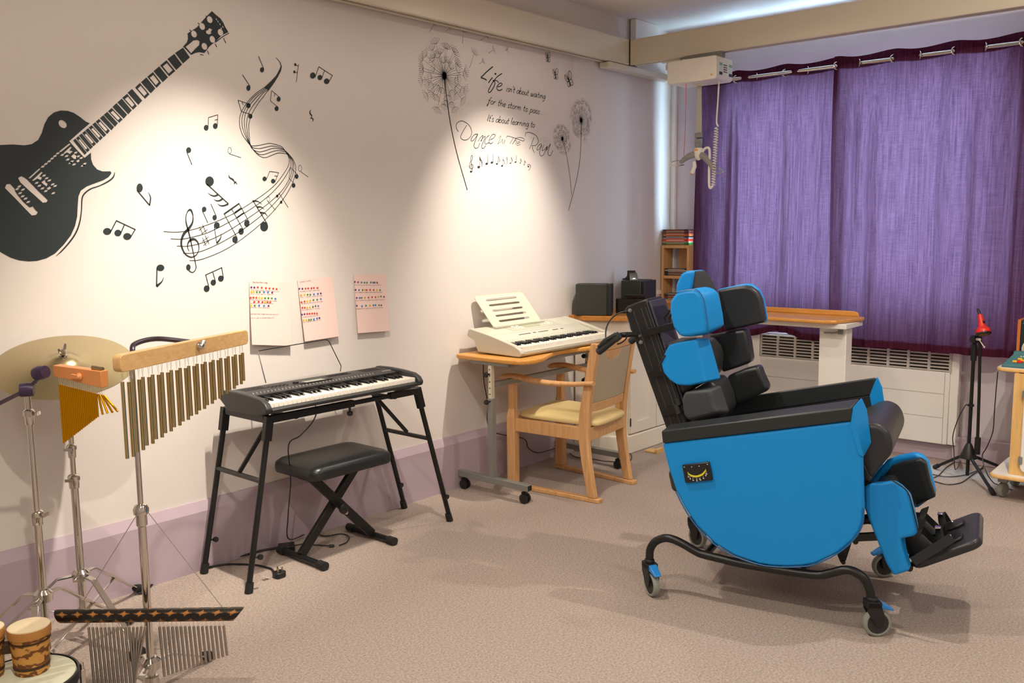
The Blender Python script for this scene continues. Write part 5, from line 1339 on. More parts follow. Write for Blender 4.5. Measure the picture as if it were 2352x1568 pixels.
out = rrect(-.004, (b1 - b0).length + .004, -.052, 0, .016)
prism(bm, [b0 + bxd * q[0] + Vector((0, 0, q[1])) - byd * .014 for q in out], [b0 + bxd * q[0] + Vector((0, 0, q[1])) + byd * .014 for q in out])
wobj('beam', bm, M_PALEWOOD, WC, bevel=.002)
bm = new(); c = b0.lerp(b1, .555) - byd * .014 + Vector((0, 0, -.02)); lathe(bm, [(.008, 0), (.013, .003), (.012, .012), (.006, .02), (.0001, .021)], c, -byd, 14); tube(bm, [c - byd * .014, c - byd * .016 + bxd * .012 + Vector((0, 0, .014))], [.005, .007], 8); wobj('wing_bolt', bm, M_CHROME, WC)
NB = 29
for k in range(NB):
    f = (k + .8) / (NB + .4)
    row = -.002 if k % 2 else .002
    top = b0.lerp(b1, f) + Vector((0, 0, -.052)) + byd * row
    a = top + Vector((0, 0, -.030 - (.004 if k % 2 else 0)))
    bm = new(); tube(bm, [a, a - Vector((0, 0, .235 - .135 * f))], .0056, 10); tb = wobj('chime_tube', bm, M_TUBE, WC)
    bm = new(); tube(bm, [top - bxd * .004, a], .0006, 4); tube(bm, [top + bxd * .004, a], .0006, 4); wobj('cord', bm, M_OFFWHITE, WC, tb)

# ---- patterned hanging chime in front of the stand
k0 = Vector((0.0, -3.603, 1.5)) + Vector((0.3897, 1.0114, -0.4228)) * 2.80
k1 = Vector((0.0, -3.603, 1.5)) + Vector((0.5274, 0.8515, -0.4222)) * 2.80
HC_ = thing('patterned_wind_chimes', 'black bamboo wind chime with gold flower pattern and dull steel tubes', 'wind chimes', k0.lerp(k1, .5))
kx = (k1 - k0).normalized(); kz = Vector((0, 0, 1)); ky = kz.cross(kx)


def mat_flower():
    m = bpy.data.materials.new('gold_flower_lacquer')
    m.use_nodes = True
    nt = m.node_tree; b = nt.nodes['Principled BSDF']; b.inputs['Roughness'].default_value = .3
    tc = nt.nodes.new('ShaderNodeTexCoord')
    sp = nt.nodes.new('ShaderNodeSeparateXYZ'); nt.links.new(tc.outputs['UV'], sp.inputs[0])

    def mth(op, a, bb=None):
        n = nt.nodes.new('ShaderNodeMath'); n.operation = op
        for i, v in enumerate((a, bb)):
            if v is None:
                continue
            if isinstance(v, (int, float)):
                n.inputs[i].default_value = v
            else:
                nt.links.new(v, n.inputs[i])
        return n.outputs[0]
    row = mth('FLOOR', sp.outputs['Y'])
    sh = mth('ADD', sp.outputs['X'], mth('MULTIPLY', mth('MODULO', row, 2.0), .5))
    u = mth('ABSOLUTE', mth('SUBTRACT', mth('FRACT', sh), .5))
    v = mth('ABSOLUTE', mth('SUBTRACT', mth('FRACT', sp.outputs['Y']), .5))
    # four-petal star: small u*v product near the axes, limited radius
    pet = mth('MULTIPLY', u, v)
    rad = mth('ADD', mth('MULTIPLY', u, u), mth('MULTIPLY', v, v))
    star = mth('MULTIPLY', mth('LESS_THAN', mth('ADD', mth('MULTIPLY', pet, 7.0), mth('MULTIPLY', rad, 1.3)), .20), 1.0)
    line = mth('MULTIPLY', mth('LESS_THAN', mth('ABSOLUTE', mth('SUBTRACT', mth('ADD', u, v), .26)), .02), 1.0)
    f = mth('MULTIPLY', star, mth('SUBTRACT', 1.0, line))
    mx = nt.nodes.new('ShaderNodeMix'); mx.data_type = 'RGBA'
    mx.inputs[6].default_value = lin('#17130f'); mx.inputs[7].default_value = lin('#a06a32')
    nt.links.new(f, mx.inputs[0]); nt.links.new(mx.outputs[2], b.inputs['Base Color'])
    return m


M_FLOWER = mat_flower()
bm = new()
uvl = bm.loops.layers.uv.new('uv')
rr, NS, Lk = .021, 18, (k1 - k0).length
ring0, ring1 = [], []
for q in range(NS):
    a = 2 * math.pi * q / NS
    off = ky * (rr * math.cos(a)) + kz * (rr * math.sin(a))
    ring0.append(bm.verts.new(k0 + off + kx * (.020 * (1 - math.sin(a)) * .5)))
    ring1.append(bm.verts.new(k1 + off - kx * (.036 * (1 - math.sin(a)) * .5)))
for q in range(NS):
    q2 = (q + 1) % NS
    f = bm.faces.new((ring0[q], ring0[q2], ring1[q2], ring1[q]))
    for lp, (uu, vv) in zip(f.loops, ((0, q), (0, q + 1), (12, q + 1), (12, q))):
        lp[uvl].uv = (uu, vv * 5.0 / NS + .5)
bm.faces.new(list(reversed(ring0))); bm.faces.new(ring1)
wobj('bamboo_tube', bm, M_FLOWER, HC_, angle=50)
for f0, f1, n, l0, l1 in ((.17, .47, 15, .235, .165), (.545, .885, 16, .165, .098)):
    for k in range(n):
        f = f0 + (f1 - f0) * k / (n - 1)
        top = k0.lerp(k1, f) - kz * .02
        a = top - kz * .018
        ln = l0 + (l1 - l0) * k / (n - 1)
        sw = .0 if not (f0 < .3 and k > 10) else (-.012 * (k - 10))
        bm = new(); tube(bm, [a, a - kz * ln + kx * (sw + .006)], .0042, 8); tb = wobj('chime_tube', bm, M_STEEL, HC_)
        bm = new(); tube(bm, [top, a], .0007, 4); wobj('cord', bm, M_OFFWHITE, HC_, tb)
bm = new()
hook = Vector((P3[0], P3[1], .626))
tube(bm, [hook + Vector((-.016, -.012, .0)), k0.lerp(k1, .12) + kz * .021], .0013, 6)
wobj('hanging_cord', bm, mat('grey_cord', '#8d857c', .8), HC_)
bm = new(); tube(bm, [hook + Vector((.012, -.014, .0)), k0.lerp(k1, .885) + kz * .021], .0013, 6)
wobj('hanging_cord', bm, mat('grey_cord', '#8d857c', .8), HC_)

# ---- bongos standing on a low drum
dz = .205
DR = thing('frame_drum', 'low drum with a pale head and black tension rim in the bottom corner', 'drum', (.955, -.86, 0))
bm = new(); lathe(bm, [(.135, 0), (.142, .02), (.142, dz - .03), (.138, dz - .012)], seg=40); obj('shell', bm, M_TEALPL, DR)
bm = new(); lathe(bm, [(.0001, dz), (.128, dz), (.139, dz - .004), (.142, dz - .012), (.0001, dz - .014)], seg=48); obj('drum_head', bm, mat('pale_drum_skin', '#d5d6bd', .4), DR)
bm = new(); lathe(bm, [(.143, dz - .03), (.150, dz - .03), (.150, dz - .004), (.144, dz - .002), (.143, dz - .006)], seg=48, cap=False); obj('rim', bm, M_BLACKMETAL, DR)
for k in range(6):
    a = k * math.pi / 3 - .35
    bm = new(); c = (.155 * math.cos(a), .155 * math.sin(a), dz - .05); box(bm, c, (.014, .014, .06)); lathe(bm, [(.006, 0), (.006, .05)], (c[0], c[1], dz - .05), seg=8); obj('tension_lug', bm, M_CHROME, DR, bevel=.002)


def mat_bongo():
    m = bpy.data.materials.new('burnt_bongo_shell')
    m.use_nodes = True
    nt = m.node_tree; b = nt.nodes['Principled BSDF']; b.inputs['Roughness'].default_value = .45
    tc = nt.nodes.new('ShaderNodeTexCoord')
    w = nt.nodes.new('ShaderNodeTexWave'); w.bands_direction = 'Z'; w.inputs['Scale'].default_value = 9; w.inputs['Distortion'].default_value = 7; w.inputs['Detail'].default_value = 2; w.inputs['Detail Scale'].default_value = 4
    nt.links.new(tc.outputs['Object'], w.inputs[0])
    r = nt.nodes.new('ShaderNodeValToRGB')
    r.color_ramp.elements[0].position = .15; r.color_ramp.elements[0].color = lin('#6b3d14')
    r.color_ramp.elements[1].position = .55; r.color_ramp.elements[1].color = lin('#c99245')
    nt.links.new(w.outputs['Fac'], r.inputs[0]); nt.links.new(r.outputs[0], b.inputs['Base Color'])
    return m


M_BONGO = mat_bongo()
BG = thing('bongo_drums', 'pair of small brown bongo drums standing on the low drum', 'bongos', (.985, -.845, dz))
for ox, oy, r0, h in ((0, 0, .058, .143), (-.098, .066, .052, .150)):
    bm = new(); lathe(bm, [(r0 * .80, 0), (r0 * .84, .02), (r0 * .9, h * .5), (r0 * .96, h * .78), (r0 * .97, h - .002)], (ox, oy, .0), seg=32); sh = obj('shell', bm, M_BONGO, BG)
    bm = new(); lathe(bm, [(r0 * .97, h - .03), (r0 * 1.02, h - .028), (r0 * 1.03, h - .008), (r0 * .985, h - .001)], (ox, oy, 0), seg=32, cap=False); obj('head_band', bm, mat('tan_band', '#b07a3c', .5), BG)
    bm = new(); lathe(bm, [(r0 * .835, .018), (r0 * .86, .019), (r0 * .865, .027), (r0 * .85, .028)], (ox, oy, 0), seg=32, cap=False); lathe(bm, [(r0 * .95, h * .69), (r0 * .975, h * .69), (r0 * .98, h * .73), (r0 * .955, h * .73)], (ox, oy, 0), seg=32, cap=False); obj('burnt_ring', bm, mat('burnt_brown', '#3c2410', .6), BG)
    bm = new(); lathe(bm, [(.0001, h + .001), (r0 * .9, h + .001), (r0 * 1.0, h - .002), (r0 * 1.0, h - .006), (.0001, h - .007)], (ox, oy, 0), seg=32); obj('drum_skin', bm, mat('natural_drum_skin', '#ead9b4', .5), BG)
bm = new(); box(bm, (-.049, .033, .08), (.03, .05, .03), Matrix.Rotation(math.radians(-34) + math.pi / 2, 3, 'Z')); obj('bridge_block', bm, mat('burnt_brown', '#3c2410', .6), BG, bevel=.003)

# ================================================================ BLACK KEYBOARD, STAND, BENCH
def keybed(root, x0, x1, yf, yb, z, blk_len, pitch_key_h=.011, drop=.020):
    """36 white and 25 black keys between x0 and x1, fronts at yf"""
    n = 36
    p = (x1 - x0) / n
    for k in range(n):
        bm = new()
        bx(bm, x0 + k * p + .0005, x0 + (k + 1) * p - .0005, yf, yb, z - drop, z)
        wobj('white_key', bm, M_KEYW, root, bevel=.0008, seg=1)
    for k in range(n - 1):
        if k % 7 in (0, 1, 3, 4, 5):
            bm = new()
            xc = x0 + (k + 1) * p
            prism(bm, [(xc - .0055, yb, z - .002), (xc + .0055, yb, z - .002), (xc + .0045, yb, z + .011), (xc - .0045, yb, z + .011)],
                  [(xc - .0055, yb - blk_len, z - .002), (xc + .0055, yb - blk_len, z - .002), (xc + .0042, yb - blk_len + .012, z + .011), (xc - .0042, yb - blk_len + .012, z + .011)])
            wobj('black_key', bm, M_KEYB, root, bevel=.0008, seg=1)


KX0, KX1 = 2.075, 2.962
KB = thing('black_keyboard', 'black electronic keyboard on a black folding stand below the star charts', 'keyboard', (2.52, -.29, .743))
prof = [(-.135, .790), (-.180, .822), (-.27, .822), (-.335, .812), (-.345, .802), (-.455, .795), (-.490, .775), (-.487, .765), (-.43, .743), (-.21, .740)]
end = [(-.125, .790), (-.175, .826), (-.27, .828), (-.36, .824), (-.44, .816), (-.475, .800), (-.492, .778), (-.485, .760), (-.425, .743), (-.20, .740)]
cl, cr = KX0 + .030, KX1 - .030
bm = new(); slab_x(bm, [(-.130, .790), (-.178, .822), (-.275, .822), (-.335, .813), (-.345, .776), (-.470, .776), (-.490, .772), (-.483, .757), (-.425, .743), (-.20, .740)], cl, cr); wobj('body', bm, M_DARKPL, KB, bevel=.003)
bm = new(); slab_x(bm, end, KX0, cl - .0005); wobj('end_cheek', bm, M_DARKPL, KB, bevel=.006, seg=3)
bm = new(); slab_x(bm, end, cr + .0005, KX1); wobj('end_cheek', bm, M_DARKPL, KB, bevel=.006, seg=3)
keybed(KB, cl + .002, cr - .002, -.465, -.345, .7965, .082)
bm = new(); bx(bm, cl, cr, -.347, -.342, .78, .8145); wobj('key_felt_strip', bm, M_BLACKPL, KB, smooth=False)


def on_top(y):
    """height of the top panel at depth y"""
    return .822 if y > -.275 else .822 + (.813 - .822) * (-.275 - y) / .06


bm = new()
bx(bm, 2.395, 2.575, -.292, -.228, .8222, .8232)
wobj('display_bezel', bm, M_BLACKPL, KB, smooth=False)
bm = new(); bx(bm, 2.425, 2.535, -.288, -.250, .8233, .8239); wobj('display', bm, mat('grey_lcd', '#8f9288', .25), KB, smooth=False)
bm = new()
for k in range(12):
    box(bm, (2.600 + (k % 6) * .022, -.215 - (k // 6) * .022, .8230), (.016, .008, .003))
for k in range(10):
    box(bm, (2.255 + (k % 5) * .020, -.245 - (k // 5) * .024, .8230), (.010, .007, .003))
lathe(bm, [(.014, 0), (.013, .009), (.0001, .010)], (2.385, -.262, .822), seg=16)
wobj('panel_buttons', bm, M_BLACKPL, KB, smooth=False)
bm = new()
for k in range(37):
    box(bm, (2.13 + k * .0185, -.316, on_top(-.316) + .0012), (.005, .004, .0008)); box(bm, (2.13 + k * .0185 + .006, -.304, on_top(-.304) + .0012), (.004, .003, .0008))
for k in range(7):
    box(bm, (2.868 + k * .008, -.300, on_top(-.3) + .0012), (.005, .007, .0008))
wobj('panel_print', bm, mat('white_print', '#d8d5cc', .5), KB, smooth=False)
bm = new()
for k in range(14):
    for q in range(5):
        bx(bm, 2.13 + k * .008, 2.136 + k * .008, -.262 + q * .014, -.254 + q * .014, .8221, .8229)
        bx(bm, 2.79 + k * .008, 2.796 + k * .008, -.262 + q * .014, -.254 + q * .014, .8221, .8229)
wobj('speaker_grille', bm, M_BLACKPL, KB, smooth=False)
bm = new()
MR = [(2.2882,0.8287)] + [(2.2951,0.9589),(2.3028,0.9674),(2.6718,0.9811),(2.6883,0.9776),(2.6946,0.9688)] + [(2.726,0.8508)] + [(2.709,0.8275)]
YY = [-.175, -.115, -.11, -.11, -.11, -.115, -.160, -.175]
tube(bm, [(p[0], y, p[1]) for p, y in zip(MR, YY)], .0023, 8)
wobj('music_rest_wire', bm, M_BLACKMETAL, KB)

ST = thing('keyboard_stand', 'black folding keyboard stand with four splayed legs', 'keyboard stand', (2.56, -.24, 0))
SX0, SX1, SYF, SYB, SZ = 2.135, 2.985, -.415, -.085, .735
bm = new(); bar(bm, (SX0, SYF + .02, SZ - .016), (SX0, SYB - .02, SZ - .016), .032, .032); wobj('end_rail', bm, M_BLACKMETAL, ST, bevel=.002)
bm = new(); bar(bm, (SX1, SYF + .02, SZ - .016), (SX1, SYB - .02, SZ - .016), .032, .032); wobj('end_rail', bm, M_BLACKMETAL, ST, bevel=.002)
for y in (SYF, SYB):
    bm = new(); bar(bm, (SX0, y, SZ - .016), (SX0 + .45, y, SZ - .016), .030, .030); wobj('telescopic_rail', bm, M_BLACKMETAL, ST, bevel=.002)
    bm = new(); bar(bm, (SX0 + .44, y, SZ - .016), (SX1 - .16, y, SZ - .016), .019, .019); wobj('inner_rail', bm, M_BLACKMETAL, ST, bevel=.002)
    bm = new(); bar(bm, (SX1 - .18, y, SZ - .016), (SX1, y, SZ - .016), .030, .030); wobj('telescopic_rail', bm, M_BLACKMETAL, ST, bevel=.002)
bm = new(); lathe(bm, [(.006, 0), (.006, -.02), (.014, -.022), (.014, -.036), (.008, -.04)], (SX0 + .43, SYF, SZ - .031), seg=12); wobj('locking_knob', bm, M_BLACKPL, ST)
for sx, fx in ((SX0, 2.0), (SX1, 3.20)):
    for y, fy in ((SYF, -.412), (SYB, -.065)):
        bm = new(); bar(bm, (sx, y, SZ - .002), (sx + (fx - sx) * .13, y, SZ - .105), .036, .028, up=(0, 1, 0)); wobj('leg_socket', bm, M_BLACKMETAL, ST, bevel=.002)
        bm = new(); tube(bm, [(sx + (fx - sx) * .10, y, SZ - .085), (fx, fy, .012)], .0125, 14); lg = wobj('leg', bm, M_BLACKMETAL, ST)
        bm = new(); d = Vector((fx - sx, fy - y, -.72)).normalized(); e = Vector((fx, fy, .0)); tube(bm, [e - d * .045, e + Vector((0, 0, .001)) - d * .001], [.0165, .0175], 14); wobj('rubber_foot', bm, M_RUBBER, ST, lg)
        bm = new(); c = Vector((sx, y, SZ)).lerp(Vector((fx, fy, 0)), .80); tube(bm, [c, c + Vector((-.005, -.028, 0)) if fx > 2.5 else c + Vector((.022, -.018, 0))], .005, 8); lathe(bm, [(.0001, -.005), (.012, -.005), (.012, .005), (.0001, .005)], c + (Vector((-.005, -.03, 0)) if fx > 2.5 else Vector((.024, -.02, 0))), (0, 1, 0), 12); wobj('leg_knob', bm, M_BLACKPL, ST, lg)
    m0 = Vector((sx, 0, SZ)).lerp(Vector((fx, 0, 0)), .37)
    bm = new(); tube(bm, [(m0.x, -.413, m0.z), (m0.x, -.078, m0.z)], .011, 12); wobj('cross_rail', bm, mat('grey_black_metal', '#3a3c3d', .4, .3), ST)
    ix = sx + (.20 if sx < 2.5 else -.20)
    for y in ((SYF + .08,) if sx < 2.5 else (SYB - .07,)):
        bm = new(); bar(bm, (m0.x, -.25, m0.z + .01), (sx + (.14 if sx < 2.5 else -.14), -.25, SZ - .03), .018, .010, up=(0, 1, 0)); wobj('folding_strut', bm, M_BLACKMETAL, ST, bevel=.001)
bm = new(); bar(bm, (SX0 + .14, SYF, SZ - .03), (SX0 + .14, SYB, SZ - .03), .014, .014); wobj('strut_rail', bm, M_BLACKMETAL, ST)
bm = new(); bar(bm, (SX1 - .14, SYF, SZ - .03), (SX1 - .14, SYB, SZ - .03), .014, .014); wobj('strut_rail', bm, M_BLACKMETAL, ST)

# ---- padded bench
BN = thing('keyboard_bench', 'black padded bench on crossed metal legs before the black keyboard', 'bench', (2.565, -.29, 0))
bm = new()
out = rrect(2.325, 2.795, -.455, -.125, .05, 6)
N = len(out); c0 = Vector((2.56, -.29, 0))
layers = []
for sc_, z in ((.90, .405), (.985, .408), (1.0, .420), (1.0, .438), (.985, .452), (.90, .466), (.6, .476), (.25, .479)):
    layers.append([bm.verts.new((c0.x + (q[0] - c0.x) * sc_, c0.y + (q[1] - c0.y) * (sc_ if sc_ > .8 else sc_), z)) for q in out])
for i in range(len(layers) - 1):
    for k in range(N):
        bm.faces.new((layers[i][k], layers[i][(k + 1) % N], layers[i + 1][(k + 1) % N], layers[i + 1][k]))
bm.faces.new(list(reversed(layers[0]))); bm.faces.new(layers[-1])
wobj('padded_seat', bm, mat('black_leatherette', '#1d1f21', .33, bump=.06, bscale=600), BN, angle=60)
bm = new(); bar(bm, (2.40, -.33, .392), (2.40, -.25, .392), .03, .028); wobj('seat_bracket', bm, M_BLACKMETAL, BN, bevel=.002)
bm = new(); bar(bm, (2.73, -.37, .392), (2.73, -.19, .392), .03, .028); wobj('seat_bracket', bm, M_BLACKMETAL, BN, bevel=.002)
bm = new(); bar(bm, (2.41, -.305, .395), (2.765, -.305, .028), .042, .022, up=(0, 1, 0)); wobj('crossed_leg', bm, M_BLACKMETAL, BN, bevel=.002)
bm = new(); bar(bm, (2.72, -.278, .395), (2.365, -.278, .028), .042, .022, up=(0, 1, 0)); wobj('crossed_leg', bm, M_BLACKMETAL, BN, bevel=.002)
for xx in (2.36, 2.772):
    bm = new(); tube(bm, [(xx, -.125, .020), (xx, -.455, .020)], .0155, 14); fb = wobj('foot_bar', bm, M_BLACKMETAL, BN)
    for ya, yb in ((-.115, -.16), (-.42, -.465)):
        bm = new(); tube(bm, [(xx, ya, .0205), (xx, yb, .0205)], .0195, 14); wobj('rubber_cap', bm, M_RUBBER, BN, fb)
bm = new(); lathe(bm, [(.006, 0), (.006, .02), (.024, .022), (.026, .034), (.02, .038), (.0001, .04)], (2.565, -.318, .212), (0, -1, 0), 16); wobj('pivot_knob', bm, M_BLACKPL, BN)
bm = new(); lathe(bm, [(.009, 0), (.009, .006), (.0001, .007)], (2.60, -.317, .178), (0, -1, 0), 10); wobj('bolt', bm, M_CHROME, BN)

# ---- cables, adaptor and plug
def floor_path(pts, z=.006):
    return [(p[0], p[1], z) for p in pts]


bm = new()
c1 = [(x_, -.35, z_) for x_, z_ in [(2.4236,0.725),(2.4294,0.6944),(2.3997,0.6486),(2.3321,0.6018),(2.2717,0.5715)]] + [(2.38, -.20, .36), (2.385, -.16, .18), (2.42, -.11, .05)]
c1 += floor_path([(2.6282,-0.0008),(2.6315,-0.1013),(2.7047,-0.14),(2.7035,-0.2036),(2.6448,-0.2574),(2.5941,-0.2643)])
tube(bm, c1, .0028, 8, smooth=5)
tag(obj('keyboard_power_cable', bm, M_BLACKPL), 'thin black cable running from keyboard down behind the bench', 'cable')
bm = new(); tube(bm, floor_path([(2.5768,-0.2509),(2.5627,-0.2334),(2.5295,-0.1762),(2.4978,-0.1164),(2.4585,-0.0963)]), .0028, 8, smooth=5)
tube(bm, floor_path([(2.5735,-0.2509),(2.5572,-0.2348)]), .008, 8)
tag(obj('adaptor_lead', bm, M_BLACKPL), 'black lead with a ferrite bead lying beside bench foot', 'cable')
AD = [(2.3848,-0.0697),(2.4496,-0.1095),(2.413,-0.1644),(2.3522,-0.1284)]
bm = new(); slab_z(bm, [(p[0], p[1]) for p in AD], .001, .032); tag(obj('power_adaptor', bm, M_BLACKPL, bevel=.004), 'black power adaptor brick on carpet behind bench foot', 'power adaptor')
bm = new(); tube(bm, floor_path([(2.3875,-0.0651),(2.3224,-0.0362),(2.2289,-0.0253),(2.1407,-0.0106),(2.0603,-0.0029),(1.9849,-0.006),(1.9162,-0.0009),(1.8661,0.0033),(1.7867,-0.0176),(1.7244,-0.0737),(1.6948,-0.0681)], .007), .0048, 8, smooth=5)
tag(obj('mains_cable', bm, M_BLACKPL), 'thick black mains cable along the mauve baseboard under the keyboard', 'cable')
bm = new(); tube(bm, floor_path([(2.0456,-0.0273),(2.1046,-0.0535),(2.1514,-0.1004),(2.1972,-0.1785),(2.2081,-0.2348),(2.2098,-0.2723)], .006) + [([(2.1866,-0.3212)][0][0], [(2.1866,-0.3212)][0][1], .014)], .0042, 8, smooth=5)
tag(obj('plug_cable', bm, M_BLACKPL), 'black cable curving across the carpet to the loose plug', 'cable')
pc = [(2.1858,-0.3633)][0]
PLG = thing('mains_plug', 'black three pin mains plug lying on the carpet pins up', 'plug', (pc[0], pc[1], 0))
bm = new(); slab_z(bm, rrect(-.026, .026, -.024, .024, .016, 5), .001, .026); obj('plug_body', bm, M_BLACKPL, PLG, bevel=.004)
for q in ((-.011, -.008), (.011, -.008), (0, .012)):
    bm = new(); box(bm, (q[0], q[1], .035), (.006, .004, .02)); obj('pin', bm, M_BRASS, PLG, smooth=False)
bm = new(); box(bm, (-.055, .018, .012), (.03, .016, .001), Matrix.Rotation(.5, 3, 'Y')); obj('cable_tag', bm, M_OFFWHITE, PLG, smooth=False)

# ================================================================ SILVER KEYBOARD ON THE WHEELED TABLE, ARMCHAIR
TB = thing('wheeled_table', 'wooden topped table on grey metal legs with black castors under the silver keyboard', 'table', (4.15, -.28, 0))
ztt = .795
out = [(3.66, -.03), (3.645, -.06), (3.645, -.43), (3.655, -.485), (3.69, -.525), (3.75, -.54), (3.82, -.535), (3.89, -.51), (3.96, -.475), (4.04, -.445), (4.14, -.43), (4.26, -.445), (4.36, -.475), (4.44, -.51), (4.52, -.535), (4.60, -.535), (4.655, -.50), (4.67, -.44), (4.67, -.06), (4.655, -.03)]
bm = new(); slab_z(bm, out, ztt - .026, ztt); wobj('table_top', bm, M_BEECHY, TB, bevel=.008, seg=3)
bm = new()
bx(bm, 3.70, 4.61, -.42, -.39, ztt - .046, ztt - .027); bx(bm, 3.70, 4.61, -.17, -.14, ztt - .046, ztt - .027); bx(bm, 3.665, 3.70, -.42, -.14, ztt - .046, ztt - .027); bx(bm, 4.61, 4.645, -.42, -.14, ztt - .046, ztt - .027)
wobj('under_frame', bm, M_GREYMETAL, TB, bevel=.002)
for xx in (3.68, 4.60):
    bm = new(); bx(bm, xx - .018, xx + .018, -.30, -.264, .09, .56); wobj('leg', bm, M_GREYMETAL, TB, bevel=.003)
    bm = new(); bx(bm, xx - .013, xx + .013, -.295, -.269, .55, ztt - .027); inner = wobj('inner_leg', bm, M_ALU, TB, bevel=.002)
    bm = new()
    for k in range(5):
        lathe(bm, [(.0001, .001), (.004, .001), (.004, 0)], (xx - .0132, -.282, .585 + k * .035), (-1, 0, 0), 10)
    wobj('adjustment_hole', bm, M_BLACKPL, TB, inner)
    for zz in (.545, .70):
        bm = new(); tube(bm, [(xx - .018, -.285, zz), (xx - .045, -.285, zz)], .005, 8); lathe(bm, [(.016, 0), (.013, .012), (.0001, .013)], (xx - .043, -.285, zz), (-1, 0, 0), 8); wobj('locking_knob', bm, M_BLACKPL, TB)
    bm = new(); bx(bm, xx - .02, xx + .02, -.555, -.012, .072, .108); wobj('foot_bar', bm, M_GREYMETAL, TB, bevel=.003)
    bm = new(); bx(bm, xx - .016, xx + .016, -.5556, -.554, .076, .104); wobj('bar_end', bm, M_BLACKPL, TB, smooth=False)
    for yy in (-.058, -.515):
        bm = new()
        for dx in (-.014, .014):
            lathe(bm, [(.0001, -.008), (.022, -.008), (.027, -.005), (.027, .005), (.022, .008), (.0001, .008)], (xx + dx, yy - .006, .0275), (1, 0, .0), 20)
        lathe(bm, [(.018, -.006), (.018, .006)], (xx, yy - .006, .032), (1, 0, 0), 14)
        tube(bm, [(xx, yy, .05), (xx, yy, .073)], .006, 8); box(bm, (xx, yy - .002, .056), (.02, .03, .012))
        wobj('castor', bm, M_BLACKPL, TB)
bm = new(); bx(bm, 3.699, 4.581, -.288, -.262, .62, .65); wobj('cross_rail', bm, M_GREYMETAL, TB, bevel=.002)

# ---- silver keyboard
S0, S1x = 3.735, 4.648
KS = thing('silver_keyboard', 'silver electronic keyboard with a slotted music rest on the wheeled table', 'keyboard', (4.19, -.25, ztt))
zb = ztt + .003
end2 = [(-.045, .892), (-.058, .932), (-.075, .936), (-.20, .912), (-.30, .888), (-.405, .860), (-.448, .838), (-.460, .818), (-.440, zb), (-.13, zb + .006), (-.10, .868)]
c0x, c1x = S0 + .034, S1x - .034
bm = new(); slab_x(bm, [(-.048, .892), (-.06, .932), (-.205, .905), (-.215, .893), (-.300, .868), (-.305, .832), (-.430, .832), (-.455, .830), (-.456, .812), (-.440, zb), (-.13, zb + .006), (-.10, .868)], c0x, c1x); wobj('body', bm, M_SILVER, KS, bevel=.003)
for a, b in ((S0, c0x - .0005), (c1x + .0005, S1x)):
    bm = new(); slab_x(bm, end2, a, b); wobj('end_cheek', bm, M_SILVER, KS, bevel=.006, seg=3)
keybed(KS, c0x + .003, c1x - .003, -.438, -.305, .8535, .082, drop=.022)
SLP = (.905 - .932) / (-.205 + .06)


def panel(bm, x0, x1, ya, yb, h=.0015, off=0.0):
    za = .932 + (ya + .06) * SLP; zb_ = .932 + (yb + .06) * SLP
    prism(bm, [(x0, ya, za + off), (x1, ya, za + off), (x1, yb, zb_ + off), (x0, yb, zb_ + off)], [(x0, ya, za + off + h), (x1, ya, za + off + h), (x1, yb, zb_ + off + h), (x0, yb, zb_ + off + h)])


bm = new(); panel(bm, 3.98, 4.44, -.195, -.085); wobj('control_panel', bm, M_SILVERD, KS, smooth=False)
bm = new(); panel(bm, 4.13, 4.27, -.165, -.105, .002, .0015); wobj('display', bm, mat('green_grey_lcd', '#a3a98a', .25), KS, smooth=False)
bm = new()
for k in range(12):
    panel(bm, 4.31 + (k % 4) * .022, 4.321 + (k % 4) * .022, -.11 - (k // 4) * .022, -.122 - (k // 4) * .022, .004, .0015)
for k in range(8):
    panel(bm, 4.03 + (k % 2) * .04, 4.056 + (k % 2) * .04, -.105 - (k // 2) * .02, -.113 - (k // 2) * .02, .004, .0015)
wobj('panel_buttons', bm, mat('white_buttons', '#e6e3d8', .4), KS, smooth=False)
bm = new()
yb2 = -.235
for x0, n in ((3.985, 8), (4.115, 2), (4.165, 7), (4.305, 4), (4.385, 2)):
    for k in range(n):
        box(bm, (x0 + k * .0135, yb2, .8875), (.0095, .008, .004))
wobj('dark_buttons', bm, mat('dark_grey_button', '#55554f', .4), KS, smooth=False)
bm = new()
for k in range(36):
    box(bm, (c0x + .03 + k * .0225, -.285, .8732), (.004, .003, .001))
wobj('panel_print', bm, M_DECALG, KS, smooth=False)
bm = new()
RY0, RZ0 = -.105, .926
rs = [(u, v) for u, v in rrect(0, 1, 0, 1, .06, 4)]
RB0, RB1 = (3.905, -.105, .928), (4.350, -.105, .930)
RT0, RT1 = (3.822, -.022, 1.112), (4.265, -.022, 1.113)


def rest(u, v, d=0):
    a = Vector(RB0).lerp(Vector(RB1), u); b = Vector(RT0).lerp(Vector(RT1), u)
    p = a.lerp(b, v)
    p.z += .012 * (4 * u * (1 - u)) * v
    return p + Vector((0, -d * .91, d * .41))


